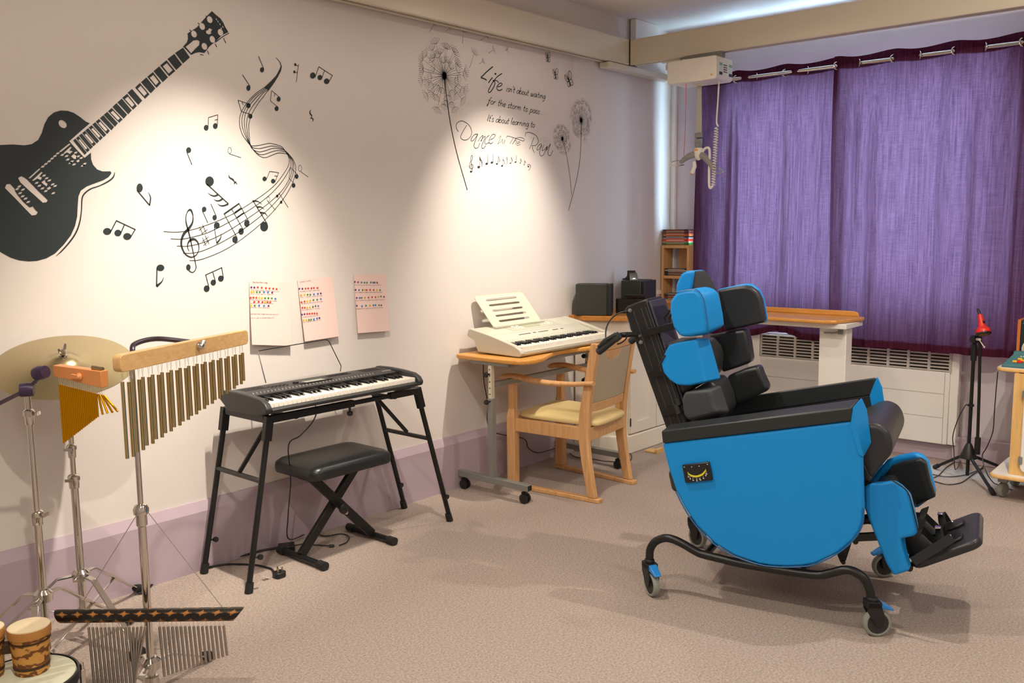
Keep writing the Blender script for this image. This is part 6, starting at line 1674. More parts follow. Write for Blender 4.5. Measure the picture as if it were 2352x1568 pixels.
slots = [(.16, .14, .26), (.30, .13, .25), (.46, .13, .25), (.61, .13, .25), (.76, .13, .25)]
loops = [[(q[0], q[1]) for q in rrect(0, 1, 0, 1, .07, 4)]]
for k in range(5):
    v0 = .13 + k * .165
    a0 = .165
    loops.append([(q[0], q[1]) for q in rrect(a0, .80, v0, v0 + .062, .028, 3)])
vl = [[Vector((q[0], q[1], 0)) for q in l] for l in loops]
fl_ = [q for l in loops for q in l]
vs = [bm.verts.new(rest(q[0], q[1])) for q in fl_]
for t in tessellate_polygon(vl):
    try:
        bm.faces.new([vs[i] for i in t])
    except ValueError:
        pass
mr = wobj('music_rest', bm, mat('cream_rest_plastic', '#ddd6bd', .4), KS, smooth=False)
so = mr.modifiers.new('thick', 'SOLIDIFY'); so.thickness = .004; so.offset = 0
bm = new(); bx(bm, 3.90, 4.36, -.125, -.098, .922, .934); wobj('rest_holder', bm, M_SILVERD, KS, bevel=.002)

# ---- wooden armchair
AC = thing('armchair', 'beech rocking-runner armchair with cream vinyl seat facing the silver keyboard', 'armchair', (4.15, -.5, 0))
FL, FR, RL, RR = (3.885, -.262), (4.385, -.228), (3.93, -.765), (4.365, -.712)
for a, b in ((FL, RL), (FR, RR)):
    a3 = Vector((a[0], a[1], .012)); b3 = Vector((b[0], b[1], .012)); d = (b3 - a3).normalized()
    bm = new(); bar(bm, a3 - d * .03, b3 + d * .085, .042, .024); wobj('runner', bm, M_BEECH, AC, bevel=.004)
# front posts carry the arms
for (x, y), sg in ((FL, -1), (FR, 1)):
    bm = new()
    w = .026
    prism(bm, [(x - w, y - .028, .024), (x + w, y - .028, .024), (x + w, y + .028, .024), (x - w, y + .028, .024)], [(x - w, y - .028, .42), (x + w, y - .028, .42), (x + w, y + .028, .42), (x - w, y + .028, .42)])
    prism(bm, [(x - w, y - .028, .42), (x + w, y - .028, .42), (x + w, y + .028, .42), (x - w, y + .028, .42)], [(x - .019, y - .024, .47), (x + .019, y - .024, .47), (x + .019, y + .02, .47), (x - .019, y + .02, .47)])
    prism(bm, [(x - .019, y - .024, .47), (x + .019, y - .024, .47), (x + .019, y + .02, .47), (x - .019, y + .02, .47)], [(x - .019, y - .024, .638), (x + .019, y - .024, .638), (x + .019, y + .02, .638), (x - .019, y + .02, .638)])
    bmesh.ops.remove_doubles(bm, verts=bm.verts, dist=.0005)
    wobj('front_leg', bm, M_BEECH, AC, bevel=.005)
BK = {}
for (x, y), sg in ((RL, -1), (RR, 1)):
    px = x + .015 * -sg * 0
    path = [(y - .035, .024), (y + .01, .25), (y + .02, .42), (y - .005, .62), (y - .055, .885)]
    hw = [.026, .03, .034, .028, .024]
    A, B = [], []
    front = [(p[0] + h, p[1]) for p, h in zip(path, hw)]; back = [(p[0] - h, p[1]) for p, h in zip(path, hw)]
    loop = [(q.y, q.z) for q in catmull([(0, p[0], p[1]) for p in front], 5)] + [(q.y, q.z) for q in reversed(catmull([(0, p[0], p[1]) for p in back], 5))]
    bm = new(); slab_x(bm, loop, px - .017, px + .017); wobj('rear_leg', bm, M_BEECH, AC, bevel=.007, seg=3)
    BK[sg] = px


def back_pt(u, z, off=0.0):
    yl = lambda yy: yy + .02 + (-.025) * max(0, min(1, (z - .42) / .2)) if z < .62 else yy - .005 - .05 * (z - .62) / .265
    y = yl(RL[1]) * (1 - u) + yl(RR[1]) * u
    return Vector((BK[-1] * (1 - u) + BK[1] * u, y + off, z))


def back_panel(bm, u0, u1, zf0, zf1, t0, t1, n=16):
    """curved panel between the posts; zf functions of u"""
    lo, hi = [], []
    for k in range(n + 1):
        u = u0 + (u1 - u0) * k / n
        bow = -.018 * (4 * u * (1 - u))
        lo.append((back_pt(u, zf0(u), bow), 0)); hi.append((back_pt(u, zf1(u), bow), 0))
    F = [[bm.verts.new(p[0] + Vector((0, t0, 0))) for p in r_] for r_ in (lo, hi)]
    Bk = [[bm.verts.new(p[0] + Vector((0, t1, 0))) for p in r_] for r_ in (lo, hi)]
    for k in range(n):
        bm.faces.new((F[0][k], F[0][k + 1], F[1][k + 1], F[1][k]))
        bm.faces.new((Bk[0][k], Bk[1][k], Bk[1][k + 1], Bk[0][k + 1]))
        bm.faces.new((F[1][k], F[1][k + 1], Bk[1][k + 1], Bk[1][k]))
        bm.faces.new((F[0][k], Bk[0][k], Bk[0][k + 1], F[0][k + 1]))
    for k in (0, n):
        bm.faces.new((F[0][k], F[1][k], Bk[1][k], Bk[0][k]))


scoop = lambda u: .833 - .052 * max(0, 1 - ((u - .42) / .20) ** 2) ** .5
bm = new(); back_panel(bm, .05, .95, lambda u: .835, lambda u: .882, .012, -.014); wobj('top_rail', bm, M_BEECH, AC, bevel=.005)
bm = new(); back_panel(bm, .05, .95, lambda u: .545, scoop, .016, -.012, 40); wobj('back_pad', bm, M_BEIGEVINYL, AC, bevel=.004)
bm = new(); back_panel(bm, .05, .95, lambda u: scoop(u) + .0005, lambda u: .8345, .010, -.010, 40)
wobj('hand_grip_trim', bm, M_BEECH, AC, smooth=False)
bm = new(); back_panel(bm, .05, .95, lambda u: .495, lambda u: .545, .012, -.014); wobj('lower_rail', bm, M_BEECH, AC, bevel=.004)
for (a, b) in ((FL, RL), (FR, RR), (FL, FR), (RL, RR)):
    bm = new(); bar(bm, (a[0], a[1], .375), (b[0], b[1], .375), .026, .075); wobj('seat_rail', bm, M_BEECH, AC, bevel=.003)
bm = new()
q = [(FL[0] + .005, FL[1] - .03), (FL[0] + .05, FL[1] + .01), (FR[0] - .05, FR[1] + .01), (FR[0] - .005, FR[1] - .03), (RR[0] - .02, RR[1] - .02), (RR[0] - .04, RR[1] - .055), (RL[0] + .04, RL[1] - .055), (RL[0] + .022, RL[1] - .02)]
c0 = Vector((sum(p[0] for p in q) / 8, sum(p[1] for p in q) / 8, 0))
layers = []
for s_, z in ((.97, .413), (1, .420), (1, .437), (.97, .448), (.8, .460), (.5, .468), (.2, .470)):
    layers.append([bm.verts.new((c0.x + (p[0] - c0.x) * s_, c0.y + (p[1] - c0.y) * s_, z)) for p in q])
for i in range(len(layers) - 1):
    for k in range(8):
        bm.faces.new((layers[i][k], layers[i][(k + 1) % 8], layers[i + 1][(k + 1) % 8], layers[i + 1][k]))
bm.faces.new(list(reversed(layers[0]))); bm.faces.new(layers[-1])
wobj('seat_pad', bm, M_CREAMVINYL, AC, sub=2)
for (a, b), sg in (((FL, RL), -1), ((FR, RR), 1)):
    f = Vector((a[0], a[1] + .085, .645)); r_ = Vector((b[0] + .0 * sg, b[1] - .02, .655))
    pts = catmull([f + Vector((0, .0, .0)), f.lerp(r_, .18) + Vector((sg * .012, 0, .012)), f.lerp(r_, .5) + Vector((sg * .018, 0, -.006)), f.lerp(r_, .8) + Vector((sg * .014, 0, -.004)), r_ + Vector((sg * .026, 0, .010)), r_ + Vector((sg * .026, -.04, .014))], 6)
    bm = new(); rings = []
    n = len(pts)
    for i, p in enumerate(pts):
        t = i / (n - 1)
        w = .026 + .006 * math.cos(t * 3.2) - (.010 if i == 0 else 0); h = .015 + .002 * math.cos(t * 3) - (.006 if i == 0 else 0)
        rings.append([bm.verts.new(p + Vector((w * math.cos(A_) * (1 if abs(math.cos(A_)) > .5 else .9), 0, h * math.sin(A_)))) for A_ in [2 * math.pi * k / 12 for k in range(12)]])
    for i in range(n - 1):
        for k in range(12):
            bm.faces.new((rings[i][k], rings[i][(k + 1) % 12], rings[i + 1][(k + 1) % 12], rings[i + 1][k]))
    bm.faces.new(rings[0]); bm.faces.new(list(reversed(rings[-1])))
    wobj('arm', bm, M_BEECH, AC, angle=60)
# cables around the table
bm = new(); tube(bm, [(3.86, -.06, .76), (3.87, -.05, .62), (3.90, -.05, .48), (3.93, -.045, .30)] + [(p[0], -.05, p[1]) for p in [(4.2277,0.1948),(4.2771,0.1256),(4.3698,0.0741),(4.5045,0.0659),(4.6037,0.0683)]], .003, 8, smooth=5)
tag(obj('silver_keyboard_cable', bm, M_BLACKPL), 'thin black cable sagging behind armchair below silver keyboard', 'cable')
bm = new(); tube(bm, floor_path([(4.703,-0.0593),(4.6468,-0.1474),(4.6553,-0.2166),(4.6733,-0.2781),(4.6719,-0.3524),(4.6953,-0.4085),(4.7071,-0.4719),(4.7889,-0.4819),(4.8969,-0.4257),(4.9478,-0.3706),(4.8648,-0.385)]), .003, 8, smooth=5)
tag(obj('floor_cable', bm, M_BLACKPL), 'looped black cable on the carpet behind the armchair', 'cable')

# ================================================================ CORNER CUPBOARD, STEREO AND DISC SHELF
zw = .93
CB = thing('corner_cupboard', 'cream panelled cupboard with plinth in the corner under the black stereo', 'cupboard', (5.3, -.2, 0))
bm = new(); slab_z(bm, [(4.805, -.03), (4.805, -.16), (4.93, -.355), (5.89, -.378), (5.89, -.19), (6.03, -.19), (6.03, -.03)], .12, zw - .035); wobj('carcass', bm, M_CREAM, CB, bevel=.002)
bm = new(); slab_z(bm, [(4.79, -.028), (4.79, -.168), (4.918, -.378), (5.89, -.40), (5.89, -.192), (6.03, -.192), (6.03, -.028)], 0, .125); wobj('plinth', bm, M_CREAM, CB, bevel=.008)
bm = new(); slab_z(bm, [(4.798, -.03), (4.798, -.165), (4.925, -.368), (5.89, -.388), (5.89, -.191), (6.03, -.191), (6.03, -.03)], zw - .12, zw - .034); wobj('top_rail', bm, M_CREAM, CB, bevel=.002)


def door(x0, x1, ya, yb, z0, z1, knob_right):
    bm = new()
    A = Vector((x0, ya, 0)); B = Vector((x1, yb, 0)); d = (B - A).normalized(); n = Vector((d.y, -d.x, 0)); L = (B - A).length
    st = .075

    def pan(u0, u1, za, zb_, t0, t1):
        prism(bm, [A + d * u0 + n * t0 + Vector((0, 0, za)), A + d * u1 + n * t0 + Vector((0, 0, za)), A + d * u1 + n * t0 + Vector((0, 0, zb_)), A + d * u0 + n * t0 + Vector((0, 0, zb_))],
              [A + d * u0 + n * t1 + Vector((0, 0, za)), A + d * u1 + n * t1 + Vector((0, 0, za)), A + d * u1 + n * t1 + Vector((0, 0, zb_)), A + d * u0 + n * t1 + Vector((0, 0, zb_))])
    pan(0, st, z0, z1, .001, .02); pan(L - st, L, z0, z1, .001, .02); pan(st, L - st, z0, z0 + st, .001, .02); pan(st, L - st, z1 - st, z1, .001, .02); pan(st, L - st, z0 + st, z1 - st, .001, .010)
    dr = wobj('door', bm, M_CREAM, CB, bevel=.0015)
    bm = new(); c = A + d * (L - .04 if knob_right else .04) + n * .02 + Vector((0, 0, .56)); lathe(bm, [(.007, 0), (.007, .012), (.015, .018), (.016, .028), (.010, .034), (.0001, .035)], c, n, 14); wobj('knob', bm, M_BEECH, CB, dr)
    for zz in (z0 + .08, z1 - .12):
        bm = new(); c = A + d * (0.0 if knob_right else L) + n * .021 + Vector((0, 0, zz)); box(bm, c, (.006, .006, .055)); wobj('hinge', bm, M_BLACKMETAL, CB, dr)


door(4.955, 5.265, -.357, -.364, .135, zw - .14, True)
door(5.275, 5.585, -.3645, -.371, .135, zw - .14, False)
door(5.60, 5.88, -.372, -.3775, .135, zw - .14, True)
WT = thing('worktop', 'wooden worktop with an angled corner under the stereo and disc shelf', 'worktop', (5.3, -.2, zw))
bm = new(); slab_z(bm, [(4.772, -.003), (4.772, -.17), (4.88, -.385), (4.98, -.412), (5.90, -.428), (5.90, -.20), (6.06, -.20), (6.06, -.003)], zw - .032, zw); wobj('top', bm, M_BEECHX, WT, bevel=.003)
bm = new(); bx(bm, 5.06, 5.14, -.52, -.50, .0, .03); bx(bm, 5.06, 5.14, -.51, -.42, 0.001, .012); tag(obj('wooden_block', bm, M_PLY, bevel=.002), 'small pale wooden block on the carpet before the cream plinth', 'block')

# ---- stereo: two speakers, a unit, a tray and a small dock, all turned toward the room
M_SPKF = mat('black_speaker_front', '#1d1c1b', .6)
M_SPKC = mat('dark_olive_black_vinyl', '#33352f', .5, bump=.12, bscale=400)


def q4(p, e, n, a0, a1, b0, b1):
    """floor quad around p: e and n are unit vectors, a along e and b along n"""
    p = Vector((p[0], p[1], 0))
    return [(v.x, v.y) for v in (p + e * a0 + n * b0, p + e * a1 + n * b0, p + e * a1 + n * b1, p + e * a0 + n * b1)]


e1 = Vector((.465, -.885, 0)).normalized(); n1 = Vector((-e1.y, e1.x, 0))
A1 = (4.752, -.074)
SA = thing('stereo_speaker', 'black speaker at the near end of the worktop, beside the silver keyboard', 'loudspeaker', (A1[0], A1[1], zw), group='stereo speakers on the worktop')
bm = new(); slab_z(bm, q4(A1, e1, n1, 0, .205, 0, .125), zw + .001, zw + .208); wobj('cabinet', bm, M_SPKC, SA, bevel=.004)
bm = new(); slab_z(bm, q4(A1, e1, n1, .212, .236, 0, .125), zw + .002, zw + .208); wobj('grille', bm, M_SPKF, SA, bevel=.006)
bm = new(); slab_z(bm, q4(A1, e1, n1, .204, .213, .003, .122), zw + .004, zw + .204); wobj('grille_gap', bm, M_BLACKPL, SA, smooth=False)
bm = new(); slab_z(bm, q4(A1, e1, n1, .2358, .2368, .04, .085), zw + .012, zw + .018); wobj('badge', bm, M_GREYMETAL, SA, smooth=False)
e2 = Vector((.24, .05, 0)).normalized(); n2 = Vector((-e2.y, e2.x, 0))
A2 = (5.285, -.255)
h2 = .208
SBt = thing('stereo_speaker', 'black speaker farther along the worktop with the dock on top', 'loudspeaker', (A2[0], A2[1], zw), group='stereo speakers on the worktop')
bm = new(); slab_z(bm, q4(A2, e2, n2, .0, .235, .014, .16), zw + .001, zw + h2); wobj('cabinet', bm, M_SPKC, SBt, bevel=.004)
bm = new(); slab_z(bm, q4(A2, e2, n2, .0, .235, -.014, .005), zw + .002, zw + h2 - .003); wobj('grille', bm, M_SPKF, SBt, bevel=.005)
bm = new(); slab_z(bm, q4(A2, e2, n2, .003, .232, .004, .015), zw + .005, zw + h2 - .005); wobj('grille_gap', bm, M_BLACKPL, SBt, smooth=False)
A3 = (5.045, -.195)
bm = new(); slab_z(bm, q4(A3, e1, n1, 0, .205, 0, .105), zw + .001, zw + .098)
U_ = obj('hifi_unit', bm, mat('gloss_black', '#0b0b0c', .12), bevel=.003)
tag(U_, 'glossy black hifi unit between the two stereo speakers', 'hifi')
bm = new(); zd = zw + .0985
prism(bm, [(x, y, zd) for x, y in q4(A3, e1, n1, .075, .185, .01, .08)], [(x, y, zd + .024) for x, y in q4(A3, e1, n1, .055, .205, -.002, .09)])
tag(obj('shallow_tray', bm, M_BLACKPL, bevel=.002), 'shallow black tray on top of the hifi unit', 'tray')
z2 = zw + h2
D0 = (5.335, -.12)
e3 = Vector((.57, -.82, 0)).normalized(); n3 = Vector((-e3.y, e3.x, 0))
DKr = thing('music_dock', 'small black music player dock on top of the farther speaker', 'dock', (D0[0], D0[1], z2))
pf = [(-.055, .001), (-.055, .010), (-.035, .014), (-.022, .028), (-.020, .066), (.036, .066), (.037, .052), (.046, .050), (.056, .001)]


def ez(a, z, b):
    v = Vector((D0[0], D0[1], 0)) + e3 * a + n3 * b
    return (v.x, v.y, z2 + z)


bm = new(); prism(bm, [ez(a, z, .0) for a, z in pf], [ez(a, z, .03) for a, z in pf]); wobj('cradle', bm, M_BLACKPL, DKr, bevel=.002)
bm = new(); prism(bm, [ez(-.002, .001, -.028), ez(.052, .001, -.028), ez(.044, .050, -.003), ez(-.008, .050, -.003)], [ez(-.002, .001, -.022), ez(.052, .001, -.022), ez(.044, .050, -.0005), ez(-.008, .050, -.0005)]); wobj('player', bm, mat('gloss_black', '#0b0b0c', .12), DKr)
bm = new(); prism(bm, [ez(.018, .009, -.0255), ez(.034, .009, -.0255), ez(.034, .013, -.0235), ez(.018, .013, -.0235)], [ez(.018, .009, -.0245), ez(.034, .009, -.0245), ez(.034, .013, -.0225), ez(.018, .013, -.0225)]); wobj('maker_plate', bm, M_CHROME, DKr, smooth=False)
# wall socket behind the farther speaker
SK = [(5.9171,1.027),(5.9483,0.9975)]
bm = new(); bx(bm, SK[0][0] - .03, SK[1][0] + .04, -.012, 0, SK[1][1], SK[0][1]); tag(obj('wall_socket', bm, M_WHITE, bevel=.003), 'white wall socket behind the worktop beside the disc shelf', 'socket')

# ---- disc shelf tower with stacked disc cases
XS = 5.93
TQ = [(-0.0094,1.3694),(-0.2443,1.3728),(-0.0149,0.894),(-0.0349,1.3505),(-0.0374,1.1374),(-0.0376,1.1182),(-0.2476,1.3542)]
yL, yR = TQ[0][0], TQ[1][0] + .016
ztop = TQ[0][1]
DT = thing('disc_shelf', 'narrow beech disc shelf tower standing on the worktop in the corner', 'shelf', (XS + .08, (yL + yR) / 2, zw))
zs = [zw + .001, TQ[5][1], TQ[0][1] - .022]
bm = new(); bx(bm, XS, XS + .145, yL - .020, yL, zw + .001, ztop); wobj('side_panel', bm, M_BEECH, DT, bevel=.002)
bm = new(); bx(bm, XS, XS + .145, yR - .02, yR, zw + .001, ztop); wobj('side_panel', bm, M_BEECH, DT, bevel=.002)
for z in (zw + .001, TQ[5][1], ztop - .022):
    bm = new(); bx(bm, XS, XS + .145, yR, yL - .02, z, z + .022); wobj('shelf', bm, M_BEECH, DT, bevel=.002)
bm = new(); bx(bm, XS + .13, XS + .14, yR, yL - .075, zw + .02, ztop - .02); wobj('back_panel', bm, M_BEECH, DT, smooth=False)


def discs(z, cols, y0, y1, jit, place, base_n=0):
    rnd = random.Random(len(cols) + int(z * 100))
    zz = z
    for k, (c, h, desc) in enumerate(cols):
        dx, dy = rnd.uniform(0, jit), rnd.uniform(-jit, jit)
        root = thing('disc_case', desc + ' ' + place, 'disc case', (XS + .01 + dx, 0, zz), group='disc cases ' + place)
        bm = new(); bx(bm, XS + .008 + dx, XS + .115 + dx, y0 + dy, y1 + dy, zz + .0003, zz + h - .0006); wobj('case', bm, mat('disc_' + c[1:], c, .3), root, smooth=False)
        bm = new(); bx(bm, XS + .0068 + dx, XS + .0081 + dx, y0 + dy + .018, y1 + dy - .03, zz + h * .3, zz + h * .62); wobj('spine_print', bm, mat('disc_print_' + ('l' if k % 2 else 'o'), '#d9d2c4' if k % 2 else '#c96a3a', .5), root, smooth=False)
        zz += h


TOPD = [(-0.0264,1.3804),(-0.2286,1.4926)]
hN = (TOPD[1][1] - ztop) / 12.5
discs(ztop + .0003, [('#3f6b2a', hN, 'green spined case at the bottom'), ('#4c7c35', hN, 'second green spined case'), ('#b7b3a8', hN * .8, 'thin grey case over the green pair'), ('#d8391c', hN * 2, 'thick red and orange case'), ('#8d93a3', hN, 'grey blue case above the thick red case'), ('#2a2523', hN, 'black case fifth from the top'), ('#b9713c', hN, 'tan spined case'), ('#c2512b', hN, 'orange red case above the tan case'), ('#3a2b27', hN, 'dark brown case third from the top'), ('#7b3327', hN, 'maroon case second from the top'), ('#1d1c1d', hN * 1.2, 'black case topping the pile')], yR + .012, yL - .008, .003, 'on top of the disc shelf')
MID = [(-0.0406,1.1375),(-0.238,1.1925)]
hM = (MID[1][1] - (TQ[5][1] + .022)) / 6
discs(TQ[5][1] + .0225, [('#262526', hM, 'black case lowest'), ('#3c3a38', hM, 'charcoal case second from below'), ('#262322', hM, 'black case third from below'), ('#2e2c2f', hM, 'dark grey case fourth from below'), ('#c9c5ba', hM, 'pale case second from the top'), ('#232324', hM, 'black case uppermost')], yR + .005, yL - .028, .002, 'in the middle compartment of the disc shelf')
LOW = [(-0.0433,0.9064),(-0.093,0.9692)]
hL = hM
discs(zw + .0235, [('#b9b4a8', hL, 'light case lowest'), ('#4a4642', hL, 'grey brown case second from below'), ('#9a3a2c', hL, 'red spined case in the middle'), ('#4b4d4a', hL, 'slate case above the red one'), ('#2b2a2a', hL, 'black case second from the top'), ('#6e6a66', hL, 'mid grey case uppermost')], yR + .005, yL - .028, .002, 'in the lowest compartment of the disc shelf')

# ================================================================ DESK, MICROPHONE STAND, TROLLEY
DSK = thing('height_adjustable_table', 'wooden height adjustable table on a white column in front of the purple curtains', 'table', (5.5, -1.2, 0))
zt = .935
bm = new(); slab_z(bm, [(5.325, -.86), (5.31, -1.52), (5.345, -1.585), (5.60, -1.655), (5.66, -1.645), (5.69, -1.60), (5.69, -.86)], zt - .022, zt); wobj('table_top', bm, M_BEECHY, DSK, bevel=.007, seg=3)
bm = new(); slab_x(bm, [(-.86, zt), (-.86, zt + .022), (-.88, zt + .032), (-1.57, zt + .032), (-1.60, zt + .024), (-1.61, zt)], 5.655, 5.675); wobj('back_lip', bm, M_BEECHY, DSK, bevel=.004)
CQ = [(-1.4387,0.7412),(-1.607,0.7544)]
cy0, cy1 = CQ[0][0], CQ[1][0]
bm = new(); bx(bm, 5.46, 5.56, cy1, cy0, .05, zt - .055); wobj('column', bm, M_WHITE, DSK, bevel=.004)
bm = new(); bx(bm, 5.37, 5.65, cy1 - .03, -.90, zt - .055, zt - .024); wobj('under_frame', bm, M_WHITE, DSK, bevel=.004)
bm = new(); bx(bm, 5.452, 5.459, cy1 + .02, cy1 + .05, zt - .095, zt - .062); tube(bm, [(5.45, cy1 + .03, zt - .08), (5.44, cy1 + .08, zt - .088), (5.435, cy1 + .13, zt - .088)], .005, 8); wobj('release_lever', bm, M_GREYMETAL, DSK)
bm = new(); bx(bm, 5.25, 5.78, cy1 + .01, cy1 + .06, .03, .07); wobj('foot_bar', bm, M_WHITE, DSK, bevel=.004)
bm = new(); bx(bm, 5.50, 5.56, cy1 + .01, -.80, .03, .07); wobj('foot_bar', bm, M_WHITE, DSK, bevel=.004)
for q in ((5.28, cy1 + .035), (5.75, cy1 + .035), (5.53, -.82)):
    bm = new(); lathe(bm, [(.0001, -.01), (.018, -.01), (.018, .01), (.0001, .01)], (q[0], q[1], .018), (0, 1, 0), 14); wobj('castor', bm, M_BLACKPL, DSK)

# ---- microphone stand
mx, my = 5.695, -2.268
MS = thing('microphone_stand', 'black folding microphone stand by the window with boom hanging down', 'microphone stand', (mx, my, 0))
TOPP = Vector((mx, my, .80))
bm = new(); tube(bm, [(mx, my, .02), (mx, my, .74)], .0105, 12); wobj('pole', bm, M_BLACKMETAL, MS)
bm = new(); tube(bm, [(mx, my, .71), (mx, my, .80)], .017, 12); wobj('height_grip', bm, M_BLACKPL, MS)
bm = new(); lathe(bm, [(.013, .215), (.022, .20), (.045, .14), (.048, .125), (.012, .12)], (mx, my, 0), seg=16); wobj('leg_housing', bm, M_BLACKPL, MS)
for fx, fy in ((5.415, -2.47), (5.80, -2.06), (6.0, -2.42)):
    bm = new(); d = (Vector((fx, fy, 0)) - Vector((mx, my, 0))).normalized(); s = Vector((mx, my, .135)) + d * .035; e = Vector((fx, fy, .014)); tube(bm, [s, e], .0095, 12); l = wobj('leg', bm, M_BLACKMETAL, MS)
    bm = new(); tube(bm, [e.lerp(s, .12), e + (e - s).normalized() * .008], .0135, 10); wobj('rubber_foot', bm, M_RUBBER, MS, l)
bm = new(); lathe(bm, [(.0001, -.022), (.02, -.022), (.024, -.016), (.024, .016), (.02, .022), (.0001, .022)], (mx - .004, my - .004, .835), (1, -.6, 0), 16); tube(bm, [(mx, my, .795), (mx, my, .84)], .012, 10); wobj('boom_joint', bm, M_BLACKPL, MS)
bm = new(); tube(bm, [(mx - .02, my - .015, .838), (mx - .055, my - .04, .842)], .008, 10); tube(bm, [(mx - .05, my - .04, .835), (mx - .055, my - .062, .805)], .003, 8); lathe(bm, [(.0001, -.006), (.005, -.004), (.005, .004), (.0001, .006)], (mx - .055, my - .066, .80), (0, 0, 1), 10); wobj('wing_handle', bm, M_ALU, MS)
bm = new(); tube(bm, [(mx - .012, my - .026, .955), (mx - .014, my - .032, .88), (mx - .02, my - .045, .5), (mx - .016, my - .05, .18)], .0088, 12); wobj('boom_arm', bm, M_BLACKMETAL, MS)
bm = new(); tube(bm, [(mx - .016, my - .05, .26), (mx - .016, my - .05, .16)], .0165, 12); wobj('boom_end_grip', bm, M_BLACKPL, MS)
bm = new(); lathe(bm, [(.011, .0), (.017, .002), (.017, .014), (.011, .016)], (mx, my, .435), seg=14); tube(bm, [(mx, my, .443), (mx + .0, my + .03, .443)], .004, 6); wobj('cable_clip', bm, M_BLACKPL, MS)
MC = thing('toy_microphone', 'red plastic microphone clipped to the top of the black stand', 'microphone', (mx - .015, my - .04, .93))
ma = Vector((mx - .03, my - .028, .985)); mb_ = Vector((mx - .065, my - .062, .872))
ax = (mb_ - ma).normalized()
bm = new(); lathe(bm, [(.0001, 0), (.012, .002), (.015, .02), (.018, .055), (.022, .075), (.036, .088), (.041, .10), (.040, .112), (.033, .120), (.028, .121)], ma, ax, 24, cap=False); wobj('mic_body', bm, M_RED, MC)
bm = new(); lathe(bm, [(.0335, .1185), (.041, .113), (.042, .119), (.034, .1245), (.031, .121)], ma, ax, 24, cap=False); wobj('mic_ring', bm, M_BLACKPL, MC)
bm = new(); lathe(bm, [(.032, .120), (.024, .128), (.0001, .131)], ma, ax, 24, cap=False); wobj('mic_mesh', bm, mat('gold_mesh', '#7a6330', .4, .8, bump=.6, bscale=900), MC)
bm = new(); tube(bm, [ma + ax * .004, ma - ax * .02 + Vector((0, .004, .002)), ma - ax * .032 + Vector((0, .008, .002))], [.008, .008, .005], 10); wobj('cable_boot', bm, M_BLACKPL, MC)
bm = new(); c = ma + ax * .05; box(bm, c + Vector((-.012, -.016, .006)), (.008, .012, .016)); wobj('switch', bm, M_BLACKPL, MC, bevel=.002)
bm = new(); cpts = [(mx, my + .03, .44), (mx - .02, my + .06, .36), (mx - .02, my + .085, .25), (mx - .02, my + .075, .16), (mx - .03, my + .06, .05)] + [(q[0], q[1], .006) for q in [(6.1114,-2.1256),(5.8818,-2.1079),(5.6503,-2.1227),(5.5663,-2.1147)]]
tube(bm, cpts, .0028, 6, smooth=5); tag(obj('microphone_cable', bm, M_BLACKPL), 'thin black cable looping down left of the microphone stand', 'cable')
bm = new(); cpts = [(5.40, -2.462, .70), (5.44, -2.45, .58), (5.50, -2.435, .45), (5.56, -2.42, .33), (5.62, -2.38, .22), (5.64, -2.355, .16), (5.60, -2.39, .08)] + [(5.63, -2.42, .02), (5.64, -2.45, .006), (5.58, -2.53, .006)]
tube(bm, cpts, .0028, 6, smooth=5); tag(obj('trolley_cable', bm, M_BLACKPL), 'thin black cable hanging from the trolley top to the carpet', 'cable')
bm = new(); tube(bm, [(q[0], q[1], .006) for q in [(5.6408,-2.086),(5.6372,-2.1652),(5.7155,-2.2297),(5.8661,-2.2698),(6.036,-2.2765),(6.1788,-2.2111)]], .0028, 6, smooth=5); tube(bm, [(q[0], q[1], .005) for q in [(5.495,-2.1385),(5.4724,-2.2168),(5.5613,-2.2687),(5.7763,-2.2761),(5.9872,-2.2879)]], .0028, 6, smooth=5)
tag(obj('floor_cable', bm, M_BLACKPL), 'loops of thin black cable on the carpet around the stand legs', 'cable')

# ---- plywood trolley with radio-like speaker and toy
TR = thing('plywood_trolley', 'plywood trolley with white shelves on grey castors at the right edge', 'trolley', (5.55, -2.8, 0))
M_WTOP = mat('white_laminate', '#e6e4de', .35)
for z0, z1, nm, x0 in ((.130, .150, 'lower_shelf', 5.295), (.706, .726, 'top_shelf', 5.375)):
    out = rrect(x0, 5.80, -3.30, -2.452 - (.0 if z0 > .5 else .012), .05, 6)
    bm = new(); slab_z(bm, out, z0, z1); sh = wobj(nm, bm, M_PLY, TR, bevel=.006, seg=3)
    bm = new(); slab_z(bm, [(5.55 + (p[0] - 5.55) * .965, -2.87 + (p[1] + 2.87) * .982) for p in out], z1 + .0002, z1 + .0015); wobj('white_surface', bm, M_WTOP, TR, sh)
fy0 = -2.553
bm = new(); bx(bm, 5.37, 5.74, fy0 - .018, fy0, .152, .705); wobj('side_panel', bm, M_PLY, TR, bevel=.002)
bm = new(); bx(bm, 5.37, 5.74, -3.20, -3.182, .152, .705); wobj('side_panel', bm, M_PLY, TR, bevel=.002)
bm = new(); bx(bm, 5.72, 5.74, -3.18, fy0 - .019, .152, .705); wobj('back_panel', bm, M_PLY, TR)
bm = new(); bx(bm, 5.352, 5.369, -2.606, fy0, .152, .705); bx(bm, 5.352, 5.369, -3.20, -3.15, .152, .705); bx(bm, 5.352, 5.369, -3.15, -2.606, .64, .705); bx(bm, 5.352, 5.369, -3.15, -2.606, .152, .19); wobj('front_frame', bm, M_PLY, TR, smooth=False)
bm = new(); slab_x(bm, rrect(-3.15, -2.607, .175, .655, .03, 5), 5.336, 5.351); dr = wobj('door', bm, M_WTOP, TR, bevel=.003)
